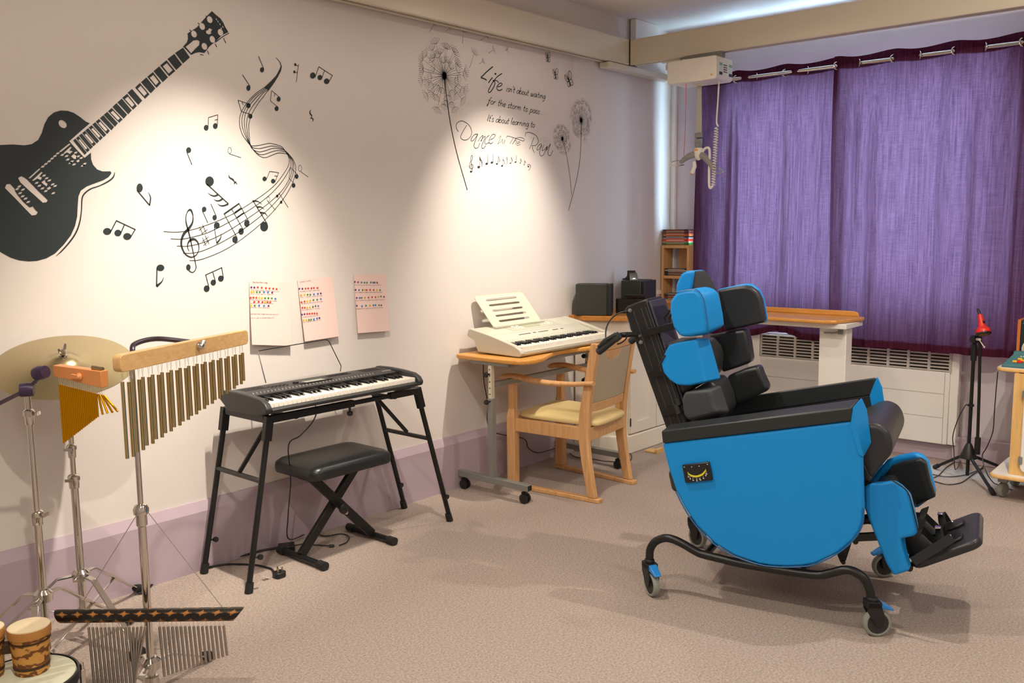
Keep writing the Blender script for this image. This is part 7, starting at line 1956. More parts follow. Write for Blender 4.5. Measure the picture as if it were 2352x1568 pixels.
for zz in (.24, .60):
    bm = new(); bx(bm, 5.330, 5.352, -2.618, -2.598, zz - .018, zz + .018); tube(bm, [(5.333, -2.608, zz - .02), (5.333, -2.608, zz + .02)], .005, 8); wobj('hinge', bm, M_GREYMETAL, TR, dr)
for fx, fy in ((5.425, -2.515), (5.70, -2.52), (5.425, -3.2), (5.70, -3.2)):
    bm = new(); lathe(bm, [(.0001, -.014), (.036, -.014), (.041, -.009), (.041, .009), (.036, .014), (.0001, .014)], (fx, fy, .0415), (.3, 1, 0), 22); cw = wobj('castor_wheel', bm, M_GREYRUB, TR)
    bm = new(); box(bm, (fx, fy, .107), (.04, .05, .045)); lathe(bm, [(.0001, -.019), (.008, -.019), (.008, .019), (.0001, .019)], (fx, fy, .0415), (.3, 1, 0), 10); wobj('castor_housing', bm, M_GREYMETAL, TR, cw, bevel=.004)
SPQ = [(-2.5049,0.9717),(-2.5128,0.8216),(-2.5156,0.9723)]
RS = thing('wooden_sided_speaker', 'black faced speaker with orange wooden side on the trolley top', 'loudspeaker', (5.66, -2.6, .728))
y0_, z1s = SPQ[0][0], SPQ[0][1]
bm = new(); bx(bm, 5.60, 5.77, y0_ - .016, y0_, .7276, z1s); wobj('wood_side', bm, wood('orange_wood', '#b5622a', '#cc7a3c', .4, 'z'), RS, bevel=.002)
bm = new(); bx(bm, 5.604, 5.765, y0_ - .19, y0_ - .0165, .7278, z1s - .004); wobj('cabinet', bm, mat('dark_teal_black', '#1d2a2d', .4), RS, bevel=.004)
cs = Vector((5.603, y0_ - .085, .81))
bm = new(); lathe(bm, [(.044, 0), (.056, .001), (.058, .006), (.050, .010), (.046, .006)], cs, (-1, 0, 0), 32, cap=False); wobj('silver_ring', bm, M_ALU, RS)
bm = new(); lathe(bm, [(.0001, .012), (.016, .010), (.018, .004), (.045, .006)], cs, (-1, 0, 0), 32, cap=False); wobj('cone', bm, M_BLACKPL, RS)
bm = new(); lathe(bm, [(.012, .0), (.02, .001), (.018, .006), (.012, .006)], (5.603, y0_ - .05, .742), (-1, 0, 0), 20, cap=False); bx(bm, 5.6018, 5.604, y0_ - .12, y0_ - .03, z1s - .022, z1s - .016); wobj('badge', bm, M_ALU, RS, smooth=False)
TY = thing('toy_organ', 'teal plastic toy with yellow and red buttons in front of the speaker', 'toy', (5.5, -2.6, .728))
ty = [(-2.4839,0.7364),(-2.485,0.7647),(-2.5188,0.8097),(-2.5293,0.8441),(-2.5773,0.8422)]
bm = new()
prof = [(5.40, .7276), (5.40, .742), (5.50, .79), (5.515, .805), (5.555, .805), (5.565, .7276)]
yl_ = -2.475
prism(bm, [(x, yl_ - .0 - (.035 if z > .78 else (.004 if z > .73 else 0)), z) for x, z in prof], [(x, -2.80, z) for x, z in prof]); wobj('case', bm, M_TEALPL, TY, bevel=.005)


def onslope(t):
    return Vector((5.40 + .10 * t, 0, .742 + .048 * t))


bm = new()
for k, (t, y) in enumerate(((.30, -2.535), (.55, -2.555), (.42, -2.57), (.28, -2.595), (.55, -2.60), (.62, -2.63))):
    p = onslope(t) + Vector((0, y, .003)); box(bm, p, (.016, .022, .006), Matrix.Rotation(-math.atan2(.048, .10), 3, 'Y'))
wobj('yellow_buttons', bm, mat('yellow_plastic', '#e3b21f', .35), TY, bevel=.002)
bm = new(); p = onslope(.30) + Vector((0, -2.56, .003)); box(bm, p, (.018, .028, .006), Matrix.Rotation(-math.atan2(.048, .10), 3, 'Y')); lathe(bm, [(.006, 0), (.0001, .004)], (5.53, -2.57, .806), seg=10); wobj('red_buttons', bm, M_RED, TY, bevel=.002)
bm = new()
for k in range(5):
    p = onslope(.82) + Vector((0, -2.555 - k * .012, .001)); box(bm, p, (.006, .007, .001), Matrix.Rotation(-math.atan2(.048, .10), 3, 'Y'))
wobj('print', bm, M_OFFWHITE, TY, smooth=False)

# ================================================================ BLUE CARE CHAIR
WC2 = thing('care_chair', 'bright blue and black tilting care chair with head wings, in the middle of the carpet', 'care chair', (3.46, -2.08, 0), -1.35194)


def sl(bm, A, B, sa, sb, mi=0):
    """solid between an outline (f, z) at lateral sa and another at sb; s positive on the camera side"""
    prism(bm, [(p[0], -sa, p[1]) for p in A], [(p[0], -sb, p[1]) for p in B], mi)


def cobj(name, bm, m, parent=None, **k):
    return obj(name, bm, m, parent or WC2, **k)


def pad(name, A, B, sa, sb, m, bevel=.014, parent=None, seg=4):
    bm = new(); sl(bm, A, B, sa, sb)
    return cobj(name, bm, m, parent, bevel=bevel, seg=seg, angle=60)


for sg, side in ((1, 'near'), (-1, 'far')):
    BO = [(-0.3934,0.6433),(-0.1985,0.6854),(0.0327,0.7354),(0.1786,0.7687),(0.3183,0.8005),(0.3395,0.7445),(0.3585,0.6718),(0.3635,0.5899),(0.37,0.4851),(0.3696,0.4357),(0.3599,0.3985),(0.337,0.3566),(0.286,0.2997),(0.2086,0.2451),(0.1578,0.2269),(0.106,0.2155),(0.0533,0.2088),(-0.0003,0.2077),(-0.0945,0.2244),(-0.1751,0.2606),(-0.2495,0.3238),(-0.3,0.3913),(-0.3341,0.4534),(-0.3688,0.5489)]
    sp = pad('side_panel', BO, BO, .332 * sg, .298 * sg, M_BLUE, .010)
    bm = new(); tube(bm, [(p[0], -.334 * sg, p[1]) for p in BO[8:23]], .0028, 6, smooth=3); cobj('piping', bm, mat('dark_blue_piping', '#1a5f96', .4), sp)
    IN_ = [(-0.3957,0.641),(0.3131,0.7998),(0.346,0.7517),(0.3559,0.6698),(0.3487,0.5778),(0.2521,0.5039),(0.1073,0.4369),(-0.2705,0.3841),(-0.3474,0.4914)]
    pad('inner_side', IN_, IN_, .297 * sg, .262 * sg, M_BLKVINYL, .010)
    A = [(-0.3981,0.6943),(-0.3917,0.6446),(0.3209,0.8025),(0.3165,0.8526)]
    B = [(-0.3858,0.7082),(-0.3764,0.6319),(0.3197,0.7942),(0.3344,0.8726)]
    pad('arm_pad', A, B, .337 * sg, .256 * sg, M_BLKVINYL, .007)
    A = [(0.3192,0.8528),(0.323,0.802),(0.3429,0.7444),(0.3625,0.6719),(0.3438,0.6788),(0.3127,0.7802)]
    B = [(0.3398,0.8767),(0.3601,0.8333),(0.3798,0.7106),(0.3572,0.6625),(0.3346,0.6677),(0.3088,0.8023)]
    pad('arm_front_cap', A, B, .338 * sg, .256 * sg, M_BLUE, .006)
# tilt gauge on the near panel
GQ = [(-0.308,0.5675),(-0.1985,0.5932),(-0.1836,0.5211),(-0.2938,0.4958)]
bm = new(); sl(bm, GQ, GQ, .3325, .345); gg = cobj('tilt_gauge', bm, M_BLACKPL, bevel=.004)
ga, gb_, gd = (Vector((GQ[0][0], -.3455, GQ[0][1])), Vector((GQ[1][0], -.3455, GQ[1][1])), Vector((GQ[3][0], -.3455, GQ[3][1])))


def gp(u, v, d=0.0):
    p = ga + (gb_ - ga) * u + (gd - ga) * v
    p.y -= d
    return p


bm = new()
ar = [(.17, .38), (.22, .50), (.32, .60), (.45, .645), (.58, .62), (.70, .55), (.80, .42), (.84, .34)]
q = catmull([gp(*p, .0008) for p in ar], 4); q2 = catmull([gp(p[0], p[1] + .11, .0008) for p in ar], 4)
va = [bm.verts.new(p) for p in q]; vb = [bm.verts.new(p) for p in q2]
for i in range(len(q) - 1):
    bm.faces.new((va[i], va[i + 1], vb[i + 1], vb[i]))
cobj('gauge_band', bm, mat('yellow_green_gauge', '#d8cf3a', .3), gg, smooth=False)
bm = new()
for k, p in enumerate(ar):
    c = gp(p[0], p[1] + .19, .0008); box(bm, c, (.0012, .0006, .006)); c = gp(p[0], p[1] + .29, .0008); box(bm, c, (.005, .0006, .004))
for p in ((.08, .12), (.92, .12), (.35, .16), (.62, .16), (.45, .85), (.55, .85)):
    c = gp(p[0], p[1], .0008); box(bm, c, (.004, .0006, .003))
cobj('gauge_scale', bm, mat('white_print', '#d8d5cc', .5), gg, smooth=False)

# seat and knee roll
SE = [(-.40, .50), (-.36, .56), (-.1, .60), (.15, .65)] + [(0.3658,0.7826),(0.4043,0.7807),(0.4364,0.7571),(0.4537,0.7018),(0.4433,0.6664),(0.4105,0.6166),(0.3808,0.5627),(0.3543,0.5516)] + [(.27, .50), (.0, .46), (-.38, .42)]
bm = new(); sl(bm, SE, SE, .25, -.25); cobj('seat_cushion', bm, mat('charcoal_vinyl', '#2c2d2f', .42, bump=.1, bscale=700), bevel=.025, seg=4, angle=60)
bm = new(); K1 = [(0.3534,0.6329),(0.3598,0.6276),(0.3846,0.5772),(0.378,0.5687),(0.3617,0.5743)]; sl(bm, K1, K1, .275, .24); cobj('knee_bracket', bm, M_BLACKPL, bevel=.004)

# leg rest: calf board, near and far calf pads, foot plate
CBo = [(0.3694,0.4734),(0.428,0.4891),(0.4748,0.4138),(0.5066,0.345),(0.4743,0.2415),(0.4445,0.2532),(0.3943,0.4026)]
pad('calf_board', CBo, CBo, .19, -.19, M_BLKVINYL, .012)
NP = [(0.3604,0.546),(0.3863,0.5631),(0.4175,0.5647),(0.4547,0.5785),(0.4742,0.5681),(0.5071,0.542),(0.5262,0.4841),(0.5477,0.4024),(0.5385,0.3827),(0.4904,0.3645),(0.5002,0.3239),(0.5264,0.249),(0.4721,0.2201),(0.4463,0.2607),(0.3888,0.3991),(0.3634,0.4614)]
NP2 = [(0.3727,0.5292),(0.3934,0.5459),(0.425,0.5499),(0.4595,0.5588),(0.4843,0.545),(0.5144,0.5165),(0.5303,0.4609),(0.5456,0.3897),(0.5409,0.3697),(0.5003,0.3532),(0.5077,0.306),(0.5278,0.2388),(0.4802,0.2108),(0.4542,0.2459),(0.3925,0.3784),(0.3687,0.4421)]
cp = pad('calf_pad', NP, NP2, .262, .175, M_BLUE, .012)
bm = new(); tube(bm, [(p[0] + .001, -.262, p[1]) for p in NP[3:8]], .0025, 6, smooth=3); cobj('piping', bm, M_BLACKPL, cp)
FPb = [(0.3355,0.4381),(0.3691,0.4946),(0.3913,0.5301),(0.4333,0.5538),(0.4977,0.5746),(0.5284,0.5661),(0.5498,0.543),(0.5822,0.4177),(0.5695,0.3989),(0.5185,0.3491),(0.4498,0.3308),(0.4028,0.333),(0.3618,0.3713)]
pad('calf_pad', FPb, FPb, -.215, -.262, M_BLUE, .012)
FPi = [(0.3757,0.4542),(0.4158,0.5208),(0.4533,0.5421),(0.5204,0.5649),(0.5434,0.5507),(0.5613,0.4789),(0.5841,0.4145),(0.5172,0.3698),(0.4531,0.3541),(0.3989,0.3553)]
pad('calf_pad_lining', FPi, FPi, -.175, -.2145, M_BLKVINYL, .008)
HN = [(0.5354,0.2205),(0.7608,0.3501)]
HF = [(0.7795,0.3789)]
pf0, pf1 = Vector((HN[0][0], HN[0][1])), Vector((HN[1][0], HN[1][1]))
pu = (pf1 - pf0).normalized(); pn = Vector((-pu.y, pu.x)); PL = (pf1 - pf0).length
out = rrect(0, PL, -.195, .185, .045, 6)


def pp(u, s, h):
    b = pf0 + pu * u + pn * h
    return Vector((b.x, -s, b.y))


bm = new(); prism(bm, [pp(q[0], q[1], .0) for q in out], [pp(q[0], q[1], .034) for q in out]); FPL = cobj('foot_plate', bm, mat('charcoal_foot_plate', '#26282c', .38, bump=.1, bscale=500), bevel=.012, seg=4, angle=60)
bm = new()
for s in (.15, -.15):
    tube(bm, [pp(-.012, s - .02, .012), pp(-.012, s + .02, .012)], .013, 10)
cobj('plate_hinge', bm, M_BLACKPL, FPL)
for s in (.09, -.09):
    bm = new()
    ho = [(-.012, -.046), (.02, -.05), (.09, -.045), (.165, -.046), (.19, -.03), (.19, .03), (.165, .046), (.09, .045), (.02, .05), (-.012, .046)]
    prism(bm, [pp(q[0] + .01, s + q[1], .035) for q in ho], [pp(q[0] + .01, s + q[1], .045) for q in ho]); SN = cobj('sandal', bm, M_BLACKPL, bevel=.003)
    bm = new(); n = 14
    lo, hi, lo2, hi2 = [], [], [], []
    for k in range(n + 1):
        a = math.pi * (k / n) + math.pi / 2
        cu, cs_ = .045 + .052 * math.cos(a), .050 * math.sin(a)
        hgt = .06 + .085 * max(0, math.sin(math.pi * k / n)) ** .5
        if k in (0, n):
            cu = .10
        lo.append(bm.verts.new(pp(cu, s + cs_, .045))); hi.append(bm.verts.new(pp(cu - .02, s + cs_, .045 + hgt)))
        lo2.append(bm.verts.new(pp(cu + .004, s + cs_ * .9, .045))); hi2.append(bm.verts.new(pp(cu - .016, s + cs_ * .9, .045 + hgt)))
    for k in range(n):
        bm.faces.new((lo[k], lo[k + 1], hi[k + 1], hi[k])); bm.faces.new((lo2[k + 1], lo2[k], hi2[k], hi2[k + 1])); bm.faces.new((hi[k], hi[k + 1], hi2[k + 1], hi2[k]))
    bm.faces.new((lo[0], hi[0], hi2[0], lo2[0])); bm.faces.new((lo[n], lo2[n], hi2[n], hi[n]))
    cobj('heel_cup', bm, mat('black_padded_strap', '#1b1c1b', .6, bump=.2, bscale=900), SN, angle=60)

    def strap(pts, w):
        bm = new(); P3_ = catmull(pts, 5); vs = []
        for i, p in enumerate(P3_):
            t = Vector((pu.x, 0, pu.y)) * w / 2
            nn = Vector((0, 0, .003))
            vs.append([bm.verts.new(p - t), bm.verts.new(p + t), bm.verts.new(p + t + nn), bm.verts.new(p - t + nn)])
        for i in range(len(vs) - 1):
            for k in range(4):
                bm.faces.new((vs[i][k], vs[i][(k + 1) % 4], vs[i + 1][(k + 1) % 4], vs[i + 1][k]))
        bm.faces.new(vs[0]); bm.faces.new(list(reversed(vs[-1])))
        return bm
    cobj('toe_strap', strap([pp(.135, s - .052, .044), pp(.135, s - .045, .075), pp(.14, s, .095), pp(.135, s + .045, .075), pp(.135, s + .052, .044)], .028), mat('black_padded_strap', '#1b1c1b', .6), SN, angle=60)
    cobj('ankle_strap', strap([pp(.055, s - .056, .10), pp(.085, s - .04, .125), pp(.095, s, .135), pp(.085, s + .04, .125), pp(.055, s + .056, .10)], .03), mat('black_padded_strap', '#1b1c1b', .6), SN, angle=60)
    bm = new(); box(bm, pp(.14, s + .02, .102), (.02, .024, .006)); lathe(bm, [(.006, 0), (.004, .004), (.0001, .005)], pp(.155, s - .03, .045), (pn.x, 0, pn.y), 10); cobj('buckle', bm, M_CHROME, SN, bevel=.001)
bm = new()
bar(bm, pp(.02, .205, .04), pp(.185, .205, .075), .004, .034, up=(0, 0, 1)); cobj('side_strap', bm, mat('black_webbing', '#25272a', .6, bump=.3, bscale=900), FPL)
bm = new(); tube(bm, [pp(.0, -.16, .06), pp(.03, -.17, .13), pp(.06, -.175, .165)], .010, 8); bar(bm, pp(.05, -.175, .17), pp(.12, -.18, .15), .022, .003); cobj('far_strap', bm, M_BLACKPL, FPL)

# ---- reclined back: black column with grooves and purple grey front
CO_ = [(-0.6492,1.1512),(-0.6376,1.1666),(-0.5808,1.1918),(-0.547,1.2031),(-0.4412,0.9143),(-0.3807,0.7465),(-0.3597,0.6883)] + [(-0.4296,0.5805),(-0.4615,0.6637),(-0.5577,0.9094)]
bm = new(); sl(bm, CO_, CO_, .097, -.097); clm = cobj('back_column', bm, M_BLACKPL, bevel=.008, seg=3, angle=50)
up_ = Vector((CO_[3][0] - CO_[4][0], CO_[3][1] - CO_[4][1])).normalized()
fw_ = Vector((up_.y, -up_.x))
bm = new()
for t0, t1 in ((.22, .25), (.60, .64), (.80, .835)):
    a0 = Vector(CO_[1]).lerp(Vector(CO_[3]), t0); a1 = Vector(CO_[1]).lerp(Vector(CO_[3]), t1)
    pts = [(a0.x - up_.x * .03, a0.y - up_.y * .03), (a1.x - up_.x * .03, a1.y - up_.y * .03), (a1.x - up_.x * .62, a1.y - up_.y * .62), (a0.x - up_.x * .62, a0.y - up_.y * .62)]
    sl(bm, pts, pts, .0965, .0985)
cobj('edge_trim', bm, mat('grey_edge_trim', '#4d5052', .3, .4), clm, smooth=False)
bm = new()
f0 = Vector(CO_[3]) - up_ * .012; f1 = Vector(CO_[5])
FR_ = [(f0.x + .002, f0.y), (f1.x + .002, f1.y), (f1.x + fw_.x * .012, f1.y + fw_.y * .012), (f0.x + fw_.x * .012, f0.y + fw_.y * .012)]
sl(bm, FR_, FR_, .098, -.098); cobj('back_cover', bm, mat('purple_grey_fabric', '#3b364a', .7, bump=.2, bscale=600), clm, bevel=.004)
bm = new()
for q in [(-0.6222,1.1509),(-0.5798,1.0457),(-0.5717,1.016),(-0.5325,1.0699)]:
    lathe(bm, [(.0001, .005), (.004, .005), (.0045, .001), (.0085, .001), (.0085, -.002)], (q[0], -.0985, q[1]), (0, -1, 0), 12)
cobj('bolt', bm, M_GREYMETAL, clm)


def sbar(a, b, w, h, sa, sb=None):
    bm = new(); bar(bm, (a[0], -sa, a[1]), (b[0], -(sb if sb is not None else sa), b[1]), w, h, up=(up_.x, 0, up_.y)); return bm


for aa, bb, sa, sb in (([(-0.5604,1.0538)], [(-0.4123,1.0972)], .105, .12), ([(-0.5277,0.88)], [(-0.415,0.9099)], .105, .12), ([(-0.4691,0.7181)], [(-0.3676,0.7544)], .105, .12)):
    cobj('cushion_bracket', sbar(aa[0], bb[0], .012, .030, sa, sb), M_BLACKMETAL, clm, bevel=.002)
    bm = new(); bar(bm, (aa[0][0] + .02, .105, aa[0][1] + .0), (bb[0][0], .12, bb[0][1]), .012, .030, up=(up_.x, 0, up_.y)); cobj('cushion_bracket', bm, M_BLACKMETAL, clm, bevel=.002)
bm = new(); tube(bm, [(p[0], -.11, p[1]) for p in [(-0.4613,1.1056),(-0.4666,1.125),(-0.4516,1.1452),(-0.4391,1.1603),(-0.4314,1.1459),(-0.4438,1.1259),(-0.4385,1.1065)]], .006, 8, smooth=3); cobj('bracket_loop', bm, M_BLACKMETAL, clm)
bm = new(); KB_ = [(-0.396,0.7821),(-0.3955,0.7448),(-0.3685,0.7918)]
lathe(bm, [(.010, -.02), (.014, -.018), (.014, .012), (.010, .014)], (KB_[0][0], -.125, KB_[0][1]), (up_.x, 0, up_.y), 12); lathe(bm, [(.010, -.02), (.013, -.018), (.013, .02), (.010, .022)], (KB_[1][0], -.125, KB_[1][1]), (up_.x, 0, up_.y), 12); cobj('adjuster_knob', bm, mat('grey_black_metal', '#3a3c3d', .4, .3), clm)

# push handles with brake levers
for sg in (1, -1):
    h0 = [(-0.5795,1.0485),(-0.6429,1.0481)]
    g1 = [(-0.6462,1.0442),(-0.7311,0.9749)]
    bm = new(); tube(bm, [(h0[0][0], -.09 * sg, h0[0][1]), (h0[1][0], -.14 * sg, h0[1][1]), (g1[0][0], -.185 * sg, g1[0][1]), (g1[0][0] - .03, -.19 * sg, g1[0][1] - .02)], .0115, 12, smooth=4); ph = cobj('push_handle', bm, M_BLACKMETAL)
    a = Vector((g1[0][0], -.185 * sg, g1[0][1])); b = Vector((g1[1][0], -.195 * sg, g1[1][1])); d = (b - a).normalized()
    bm = new(); tube(bm, [a + d * .015, b - d * .006, b], [.0155, .0165, .012], 14); cobj('grip', bm, mat('ribbed_grip', '#25282a', .6, bump=.5, bscale=250), ph)
    bm = new(); tube(bm, [a + Vector((0, -.012 * sg, .014)), a + d * .05 + Vector((-.01, -.018 * sg, .018)), a + d * .085 + Vector((-.012, -.016 * sg, .01))], [.009, .007, .005], 10); lathe(bm, [(.0001, -.014), (.018, -.014), (.018, .014), (.0001, .014)], a, d, 12); cobj('brake_lever', bm, mat('grey_black_metal', '#3a3c3d', .4, .3), ph)
    bm = new(); cb = [(-0.6293,1.1477),(-0.6636,1.1405),(-0.6955,1.1144),(-0.7115,1.0785),(-0.7098,1.0382),(-0.6979,1.0211)]
    tube(bm, [(p[0], -(.10 + .07 * i / 5) * sg, p[1]) for i, p in enumerate(cb)], .0032, 8, smooth=5); tube(bm, [(p[0], -.165 * sg, p[1]) for p in [(-0.6088,1.0655),(-0.6113,1.0406),(-0.6322,1.0197),(-0.6532,1.0111)]], .003, 8, smooth=4); cobj('brake_cable', bm, M_BLACKPL, ph)

# ---- head and trunk cushions
hn_o = [(-0.4103,1.1648),(-0.4084,1.2076),(-0.3805,1.2414),(-0.3419,1.2507),(-0.3037,1.2534),(-0.282,1.2367),(-0.2673,1.2022),(-0.2542,1.1234),(-0.2512,1.0814),(-0.3297,1.0627),(-0.366,1.062),(-0.3958,1.0988)]
hn_i = [(-0.3816,1.167),(-0.3796,1.2058),(-0.3579,1.2425),(-0.3213,1.2553),(-0.285,1.2617),(-0.2511,1.2539),(-0.2326,1.2334),(-0.2135,1.1534),(-0.2063,1.1037),(-0.272,1.0649),(-0.3306,1.0584),(-0.3656,1.0899)]
hp = pad('head_wing', hn_o, hn_i, .213, .105, M_BLUE, .016)
hp['label'] = 'bright blue wing cushion'
bm = new(); tube(bm, [(p[0] + .002, -.2125, p[1] + .001) for p in hn_o[2:9]], .0022, 6, smooth=3); cobj('piping', bm, mat('dark_blue_piping', '#1a5f96', .4), hp)
HA = [(-0.4311,1.2211),(-0.4256,1.2692),(-0.4085,1.3085),(-0.3861,1.3204),(-0.3435,1.3248),(-0.3509,1.2885),(-0.3576,1.2423)]
HB = [(-0.4261,1.2051),(-0.4217,1.2601),(-0.4067,1.3008),(-0.3812,1.3182),(-0.352,1.319),(-0.3194,1.283),(-0.2906,1.2285)]
bm = new(); sl(bm, HA, HB, .072, -.09)
bm.faces.ensure_lookup_table()
bm.normal_update()
for f in bm.faces:
    c = f.calc_center_median()
    if len(f.verts) == 4:
        ii = [i for i in range(7) if any((v.co - Vector((HA[i][0], -.072, HA[i][1]))).length < 1e-5 for v in f.verts)]
        if set(ii) in ({4, 5}, {5, 6}, {6, 0}):
            f.material_index = 1
hd = cobj('headrest', bm, [M_BLUE, M_GREYFAB], bevel=.012, seg=4, angle=60)
fw_b = [(-0.3179,1.23),(-0.2488,1.2467),(-0.1984,1.2568),(-0.1707,1.2543),(-0.1403,1.2323),(-0.121,1.1925),(-0.1099,1.1399),(-0.1033,1.0937),(-0.1944,1.0733),(-0.2758,1.0545),(-0.2893,1.0824),(-0.3039,1.1748)]
wb = pad('head_wing', fw_b, fw_b, -.170, -.212, M_BLUE, .010)
fw_i = [(-0.3044,1.2304),(-0.2361,1.245),(-0.1887,1.2519),(-0.1639,1.2484),(-0.1338,1.2281),(-0.1159,1.1938),(-0.1059,1.1443),(-0.0979,1.0987),(-0.1824,1.0753),(-0.2679,1.0554),(-0.2777,1.0877),(-0.2916,1.1738)]
pad('head_wing_lining', fw_i, fw_i, -.115, -.1695, M_BLKVINYL, .012, wb)
tn_o = [(-0.4502,0.9473),(-0.4342,0.9919),(-0.4161,1.0252),(-0.3535,1.0442),(-0.3013,1.0548),(-0.2927,1.0258),(-0.2824,0.9789),(-0.2633,0.8921),(-0.2569,0.8815),(-0.3314,0.8599),(-0.3805,0.8597),(-0.413,0.8792),(-0.4383,0.9067)]
tn_i = [(-0.4072,0.9439),(-0.3976,0.9863),(-0.3831,1.0214),(-0.319,1.043),(-0.2713,1.0487),(-0.2602,1.0228),(-0.2408,0.9612),(-0.2192,0.8891),(-0.2248,0.881),(-0.3014,0.8576),(-0.3509,0.8589),(-0.3812,0.879),(-0.4006,0.9049)]
tp = pad('trunk_support', tn_o, tn_i, .198, .11, M_BLUE, .014)
bm = new(); tube(bm, [(p[0], -.1985, p[1] + .002) for p in tn_o[1:5]], .0022, 6, smooth=3); cobj('piping', bm, M_BLACKPL, tp)
bm = new(); Z_ = [(-0.4535,0.9364),(-0.4442,0.9125),(-0.4299,0.9817)]; tube(bm, [(Z_[2][0], -.2, Z_[2][1]), (Z_[0][0], -.2, Z_[0][1]), (Z_[1][0], -.2, Z_[1][1])], .004, 6, smooth=4); cobj('zip', bm, M_BLACKPL, tp)
tf = [(-0.345,1.0298),(-0.2602,1.0506),(-0.1806,1.0662),(-0.1659,1.0102),(-0.1543,0.9396),(-0.1564,0.9217),(-0.2063,0.8997),(-0.2799,0.8702),(-0.2941,0.9419)]
pad('trunk_support', tf, tf, -.12, -.20, M_BLKVINYL, .014)
ln_o = [(-0.3616,0.7986),(-0.3512,0.8344),(-0.2938,0.8435),(-0.2435,0.8512),(-0.2334,0.8195),(-0.2266,0.7865),(-0.2086,0.7603),(-0.244,0.7418),(-0.3309,0.7136),(-0.3509,0.7323)]
ln_i = [(-0.3401,0.7981),(-0.3281,0.8262),(-0.2767,0.8472),(-0.2178,0.8636),(-0.2011,0.8188),(-0.1834,0.7694),(-0.1752,0.7453),(-0.2308,0.7287),(-0.304,0.7073),(-0.3291,0.7249)]
pad('hip_support', ln_o, ln_i, .195, .11, M_GREYFAB, .014)
lf = [(-0.2615,0.8549),(-0.1809,0.8931),(-0.1213,0.9121),(-0.1081,0.8764),(-0.0785,0.8165),(-0.09,0.8003),(-0.153,0.7658),(-0.2171,0.7337),(-0.2423,0.7899)]
pad('hip_support', lf, lf, -.12, -.20, M_BLKVINYL, .016)
# centre back cushions
for a, b, fr in ((.20, .434, [(-0.305,1.0306),(-0.2764,0.9964),(-0.2651,0.9615),(-0.2668,0.8849)]), (.435, .68, [(-0.264,0.8749),(-0.2366,0.8461),(-0.2144,0.7916),(-0.2023,0.7415),(-0.2287,0.7008)])):
    p0 = Vector(CO_[3]) - up_ * a; p1 = Vector(CO_[3]) - up_ * b
    C1 = [(p0.x + fw_.x * .014, p0.y + fw_.y * .014)] + fr + [(p1.x + fw_.x * .014, p1.y + fw_.y * .014)]
    pad('back_cushion', C1, C1, .115, -.108, mat('charcoal_vinyl', '#2c2d2f', .42, bump=.1, bscale=700), .02)

# ---- tubular base, castors and tilt frame
TP = [(-0.4479,0.1516),(-0.4448,0.191),(-0.4234,0.2263),(-0.3832,0.248),(-0.3448,0.2472),(-0.3025,0.2336),(-0.2522,0.2123),(-0.2109,0.204),(-0.0345,0.1925),(0.1929,0.196),(0.2508,0.2094),(0.3004,0.2315),(0.3357,0.2353),(0.3713,0.2199),(0.394,0.1891),(0.4042,0.1561),(0.4074,0.1272)]
for sg in (1, -1):
    bm = new(); tube(bm, [(p[0], -.318 * sg, p[1]) for p in TP], .0165, 16, smooth=4); cobj('base_tube', bm, M_BLACKMETAL)
for f, z in ((-.215, .205), (.16, .20)):
    bm = new(); tube(bm, [(f, -.316, z), (f, .316, z)], .015, 14); cobj('cross_tube', bm, M_BLACKMETAL)
bm = new(); bar(bm, (-.20, -.12, .21), (-.05, -.12, .45), .03, .03); bar(bm, (-.20, .12, .21), (-.05, .12, .45), .03, .03); bar(bm, (.15, -.12, .21), (.10, -.12, .46), .03, .03); bar(bm, (.15, .12, .21), (.10, .12, .46), .03, .03); bar(bm, (-.30, -.12, .43), (.28, -.12, .47), .03, .035); bar(bm, (-.30, .12, .43), (.28, .12, .47), .03, .035)
cobj('tilt_frame', bm, M_BLACKMETAL, bevel=.002)
bm = new(); bar(bm, (-.47, 0, .62), (-.28, 0, .44), .12, .05); cobj('back_hinge', bm, M_BLACKMETAL, bevel=.004)
bm = new(); bar(bm, (.26, -.1, .47), (.47, -.1, .44), .03, .02); bar(bm, (.26, .1, .47), (.47, .1, .44), .03, .02); bar(bm, (.30, -.235, .33), (.44, -.235, .36), .016, .03); tube(bm, [(.28, -.05, .33), (.44, -.05, .40)], .014, 10); cobj('leg_rest_link', bm, M_BLACKMETAL, bevel=.002)
MB_ = [(0.2845,0.3067),(0.3206,0.3125),(0.3027,0.2418),(0.2944,0.2284),(0.2834,0.2305),(0.2715,0.2566)]
bm = new(); sl(bm, MB_, MB_, .235, .225); lathe(bm, [(.0001, .008), (.007, .007), (.008, 0)], (MB_[3][0], -.235, MB_[3][1] + .004), (0, -1, 0), 12); c = [(0.3348,0.3211)][0]; lathe(bm, [(.0001, .008), (.010, .007), (.011, 0)], (c[0], -.235, c[1]), (0, -1, 0), 12); cobj('pivot_bracket', bm, M_BLACKMETAL)


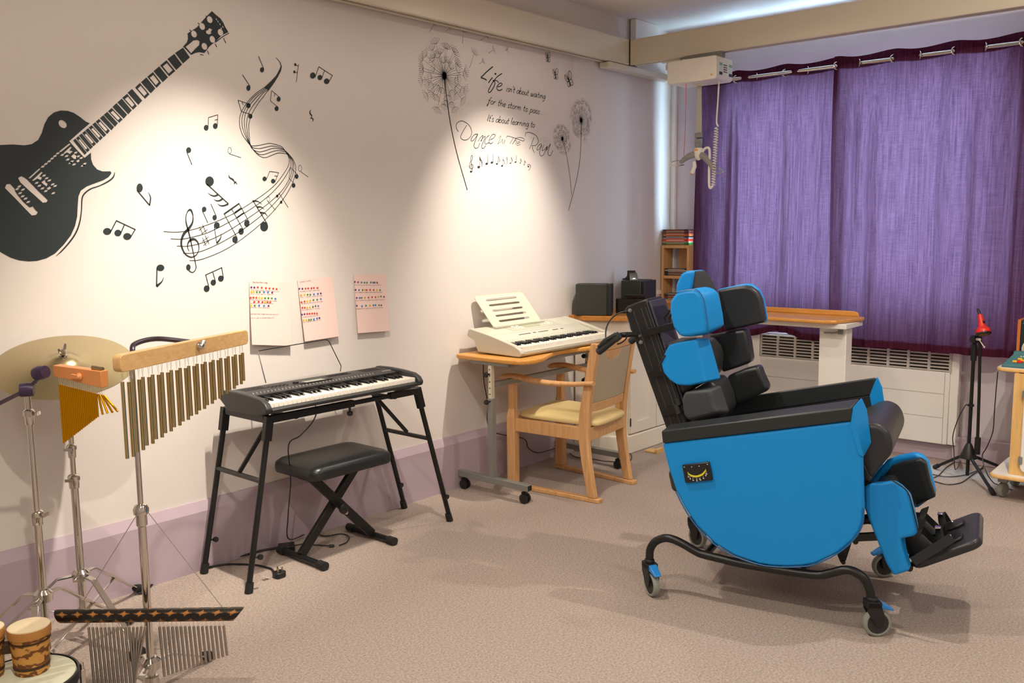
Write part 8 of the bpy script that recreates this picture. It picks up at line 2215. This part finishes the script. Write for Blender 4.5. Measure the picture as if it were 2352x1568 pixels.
def caster(f, s, axis, r=.050, pedal=1):
    """swivel castor whose stem stands at (f, s); axis is the wheel axle in chair coordinates"""
    ax = Vector((axis[0], axis[1], 0)).normalized()
    tr = Vector((-ax.y, ax.x, 0)) * .022 * pedal
    c = Vector((f, -s, r)) + tr
    bm = new(); lathe(bm, [(r * .78, -.013), (r * .86, -.0145), (r * .97, -.012), (r, -.006), (r, .006), (r * .97, .012), (r * .86, .0145), (r * .78, .013)], c, ax, 32, cap=False)
    lathe(bm, [(r * .78, -.013), (r * .78, .013)], c, ax, 32, cap=False)
    w = cobj('castor_wheel', bm, M_GREYRUB)
    bm = new(); lathe(bm, [(.0001, -.0135), (.012, -.0135), (.014, -.010), (r * .76, -.011), (r * .775, -.006), (r * .775, .006), (r * .76, .011), (.014, .010), (.012, .0135), (.0001, .0135)], c, ax, 28); cobj('wheel_hub', bm, mat('dark_hub', '#2b2d2e', .45), w)
    bm = new()
    t = tr.normalized()
    st = Vector((f, -s, 0))
    for sg in (-1, 1):
        o_ = ax * (.021 * sg)
        A = [st + t * -.022 + Vector((0, 0, .135)), st + t * .024 + Vector((0, 0, .135)), c + t * .022 + Vector((0, 0, .028)), c + t * .015 - Vector((0, 0, .008)), c - t * .012 - Vector((0, 0, .006)), st + t * -.022 + Vector((0, 0, .10))]
        prism(bm, [p + o_ - ax * .003 for p in A], [p + o_ + ax * .003 for p in A])
    o_ = ax * .024
    top = [st - t * .024, st + t * .03]
    prism(bm, [top[0] - o_ + Vector((0, 0, .112)), top[1] - o_ + Vector((0, 0, .112)), top[1] + o_ + Vector((0, 0, .112)), top[0] + o_ + Vector((0, 0, .112))], [top[0] - o_ + Vector((0, 0, .138)), top[1] - o_ + Vector((0, 0, .135)), top[1] + o_ + Vector((0, 0, .135)), top[0] + o_ + Vector((0, 0, .138))])
    lathe(bm, [(.021, .136), (.021, .146), (.018, .15)], st, seg=18)
    cobj('castor_fork', bm, M_BLACKPL, w, bevel=.002)
    bm = new()
    e0, e1 = st + t * .026, st + t * .078
    prism(bm, [e0 - ax * .019 + Vector((0, 0, .110)), e1 - ax * .015 + Vector((0, 0, .098)), e1 + ax * .015 + Vector((0, 0, .098)), e0 + ax * .019 + Vector((0, 0, .110))], [e0 - ax * .019 + Vector((0, 0, .136)), e1 - ax * .015 + Vector((0, 0, .106)), e1 + ax * .015 + Vector((0, 0, .106)), e0 + ax * .019 + Vector((0, 0, .136))])
    cobj('brake_pedal', bm, M_BLUEPL, w, bevel=.004)


def wl(ax, ay):
    """world direction to chair coordinates"""
    a = 1.35194
    return (ax * math.cos(a) - ay * math.sin(a), ax * math.sin(a) + ay * math.cos(a))


caster(TP[-1][0] + .0, .318, wl(-.76, -.65), pedal=1)
caster(TP[0][0] - .0, .318, wl(-.858, .517), pedal=1)
caster(TP[-1][0], -.318, wl(-.70, -.72), pedal=-1)
caster(TP[0][0], -.318, wl(-.9, .25), pedal=1)
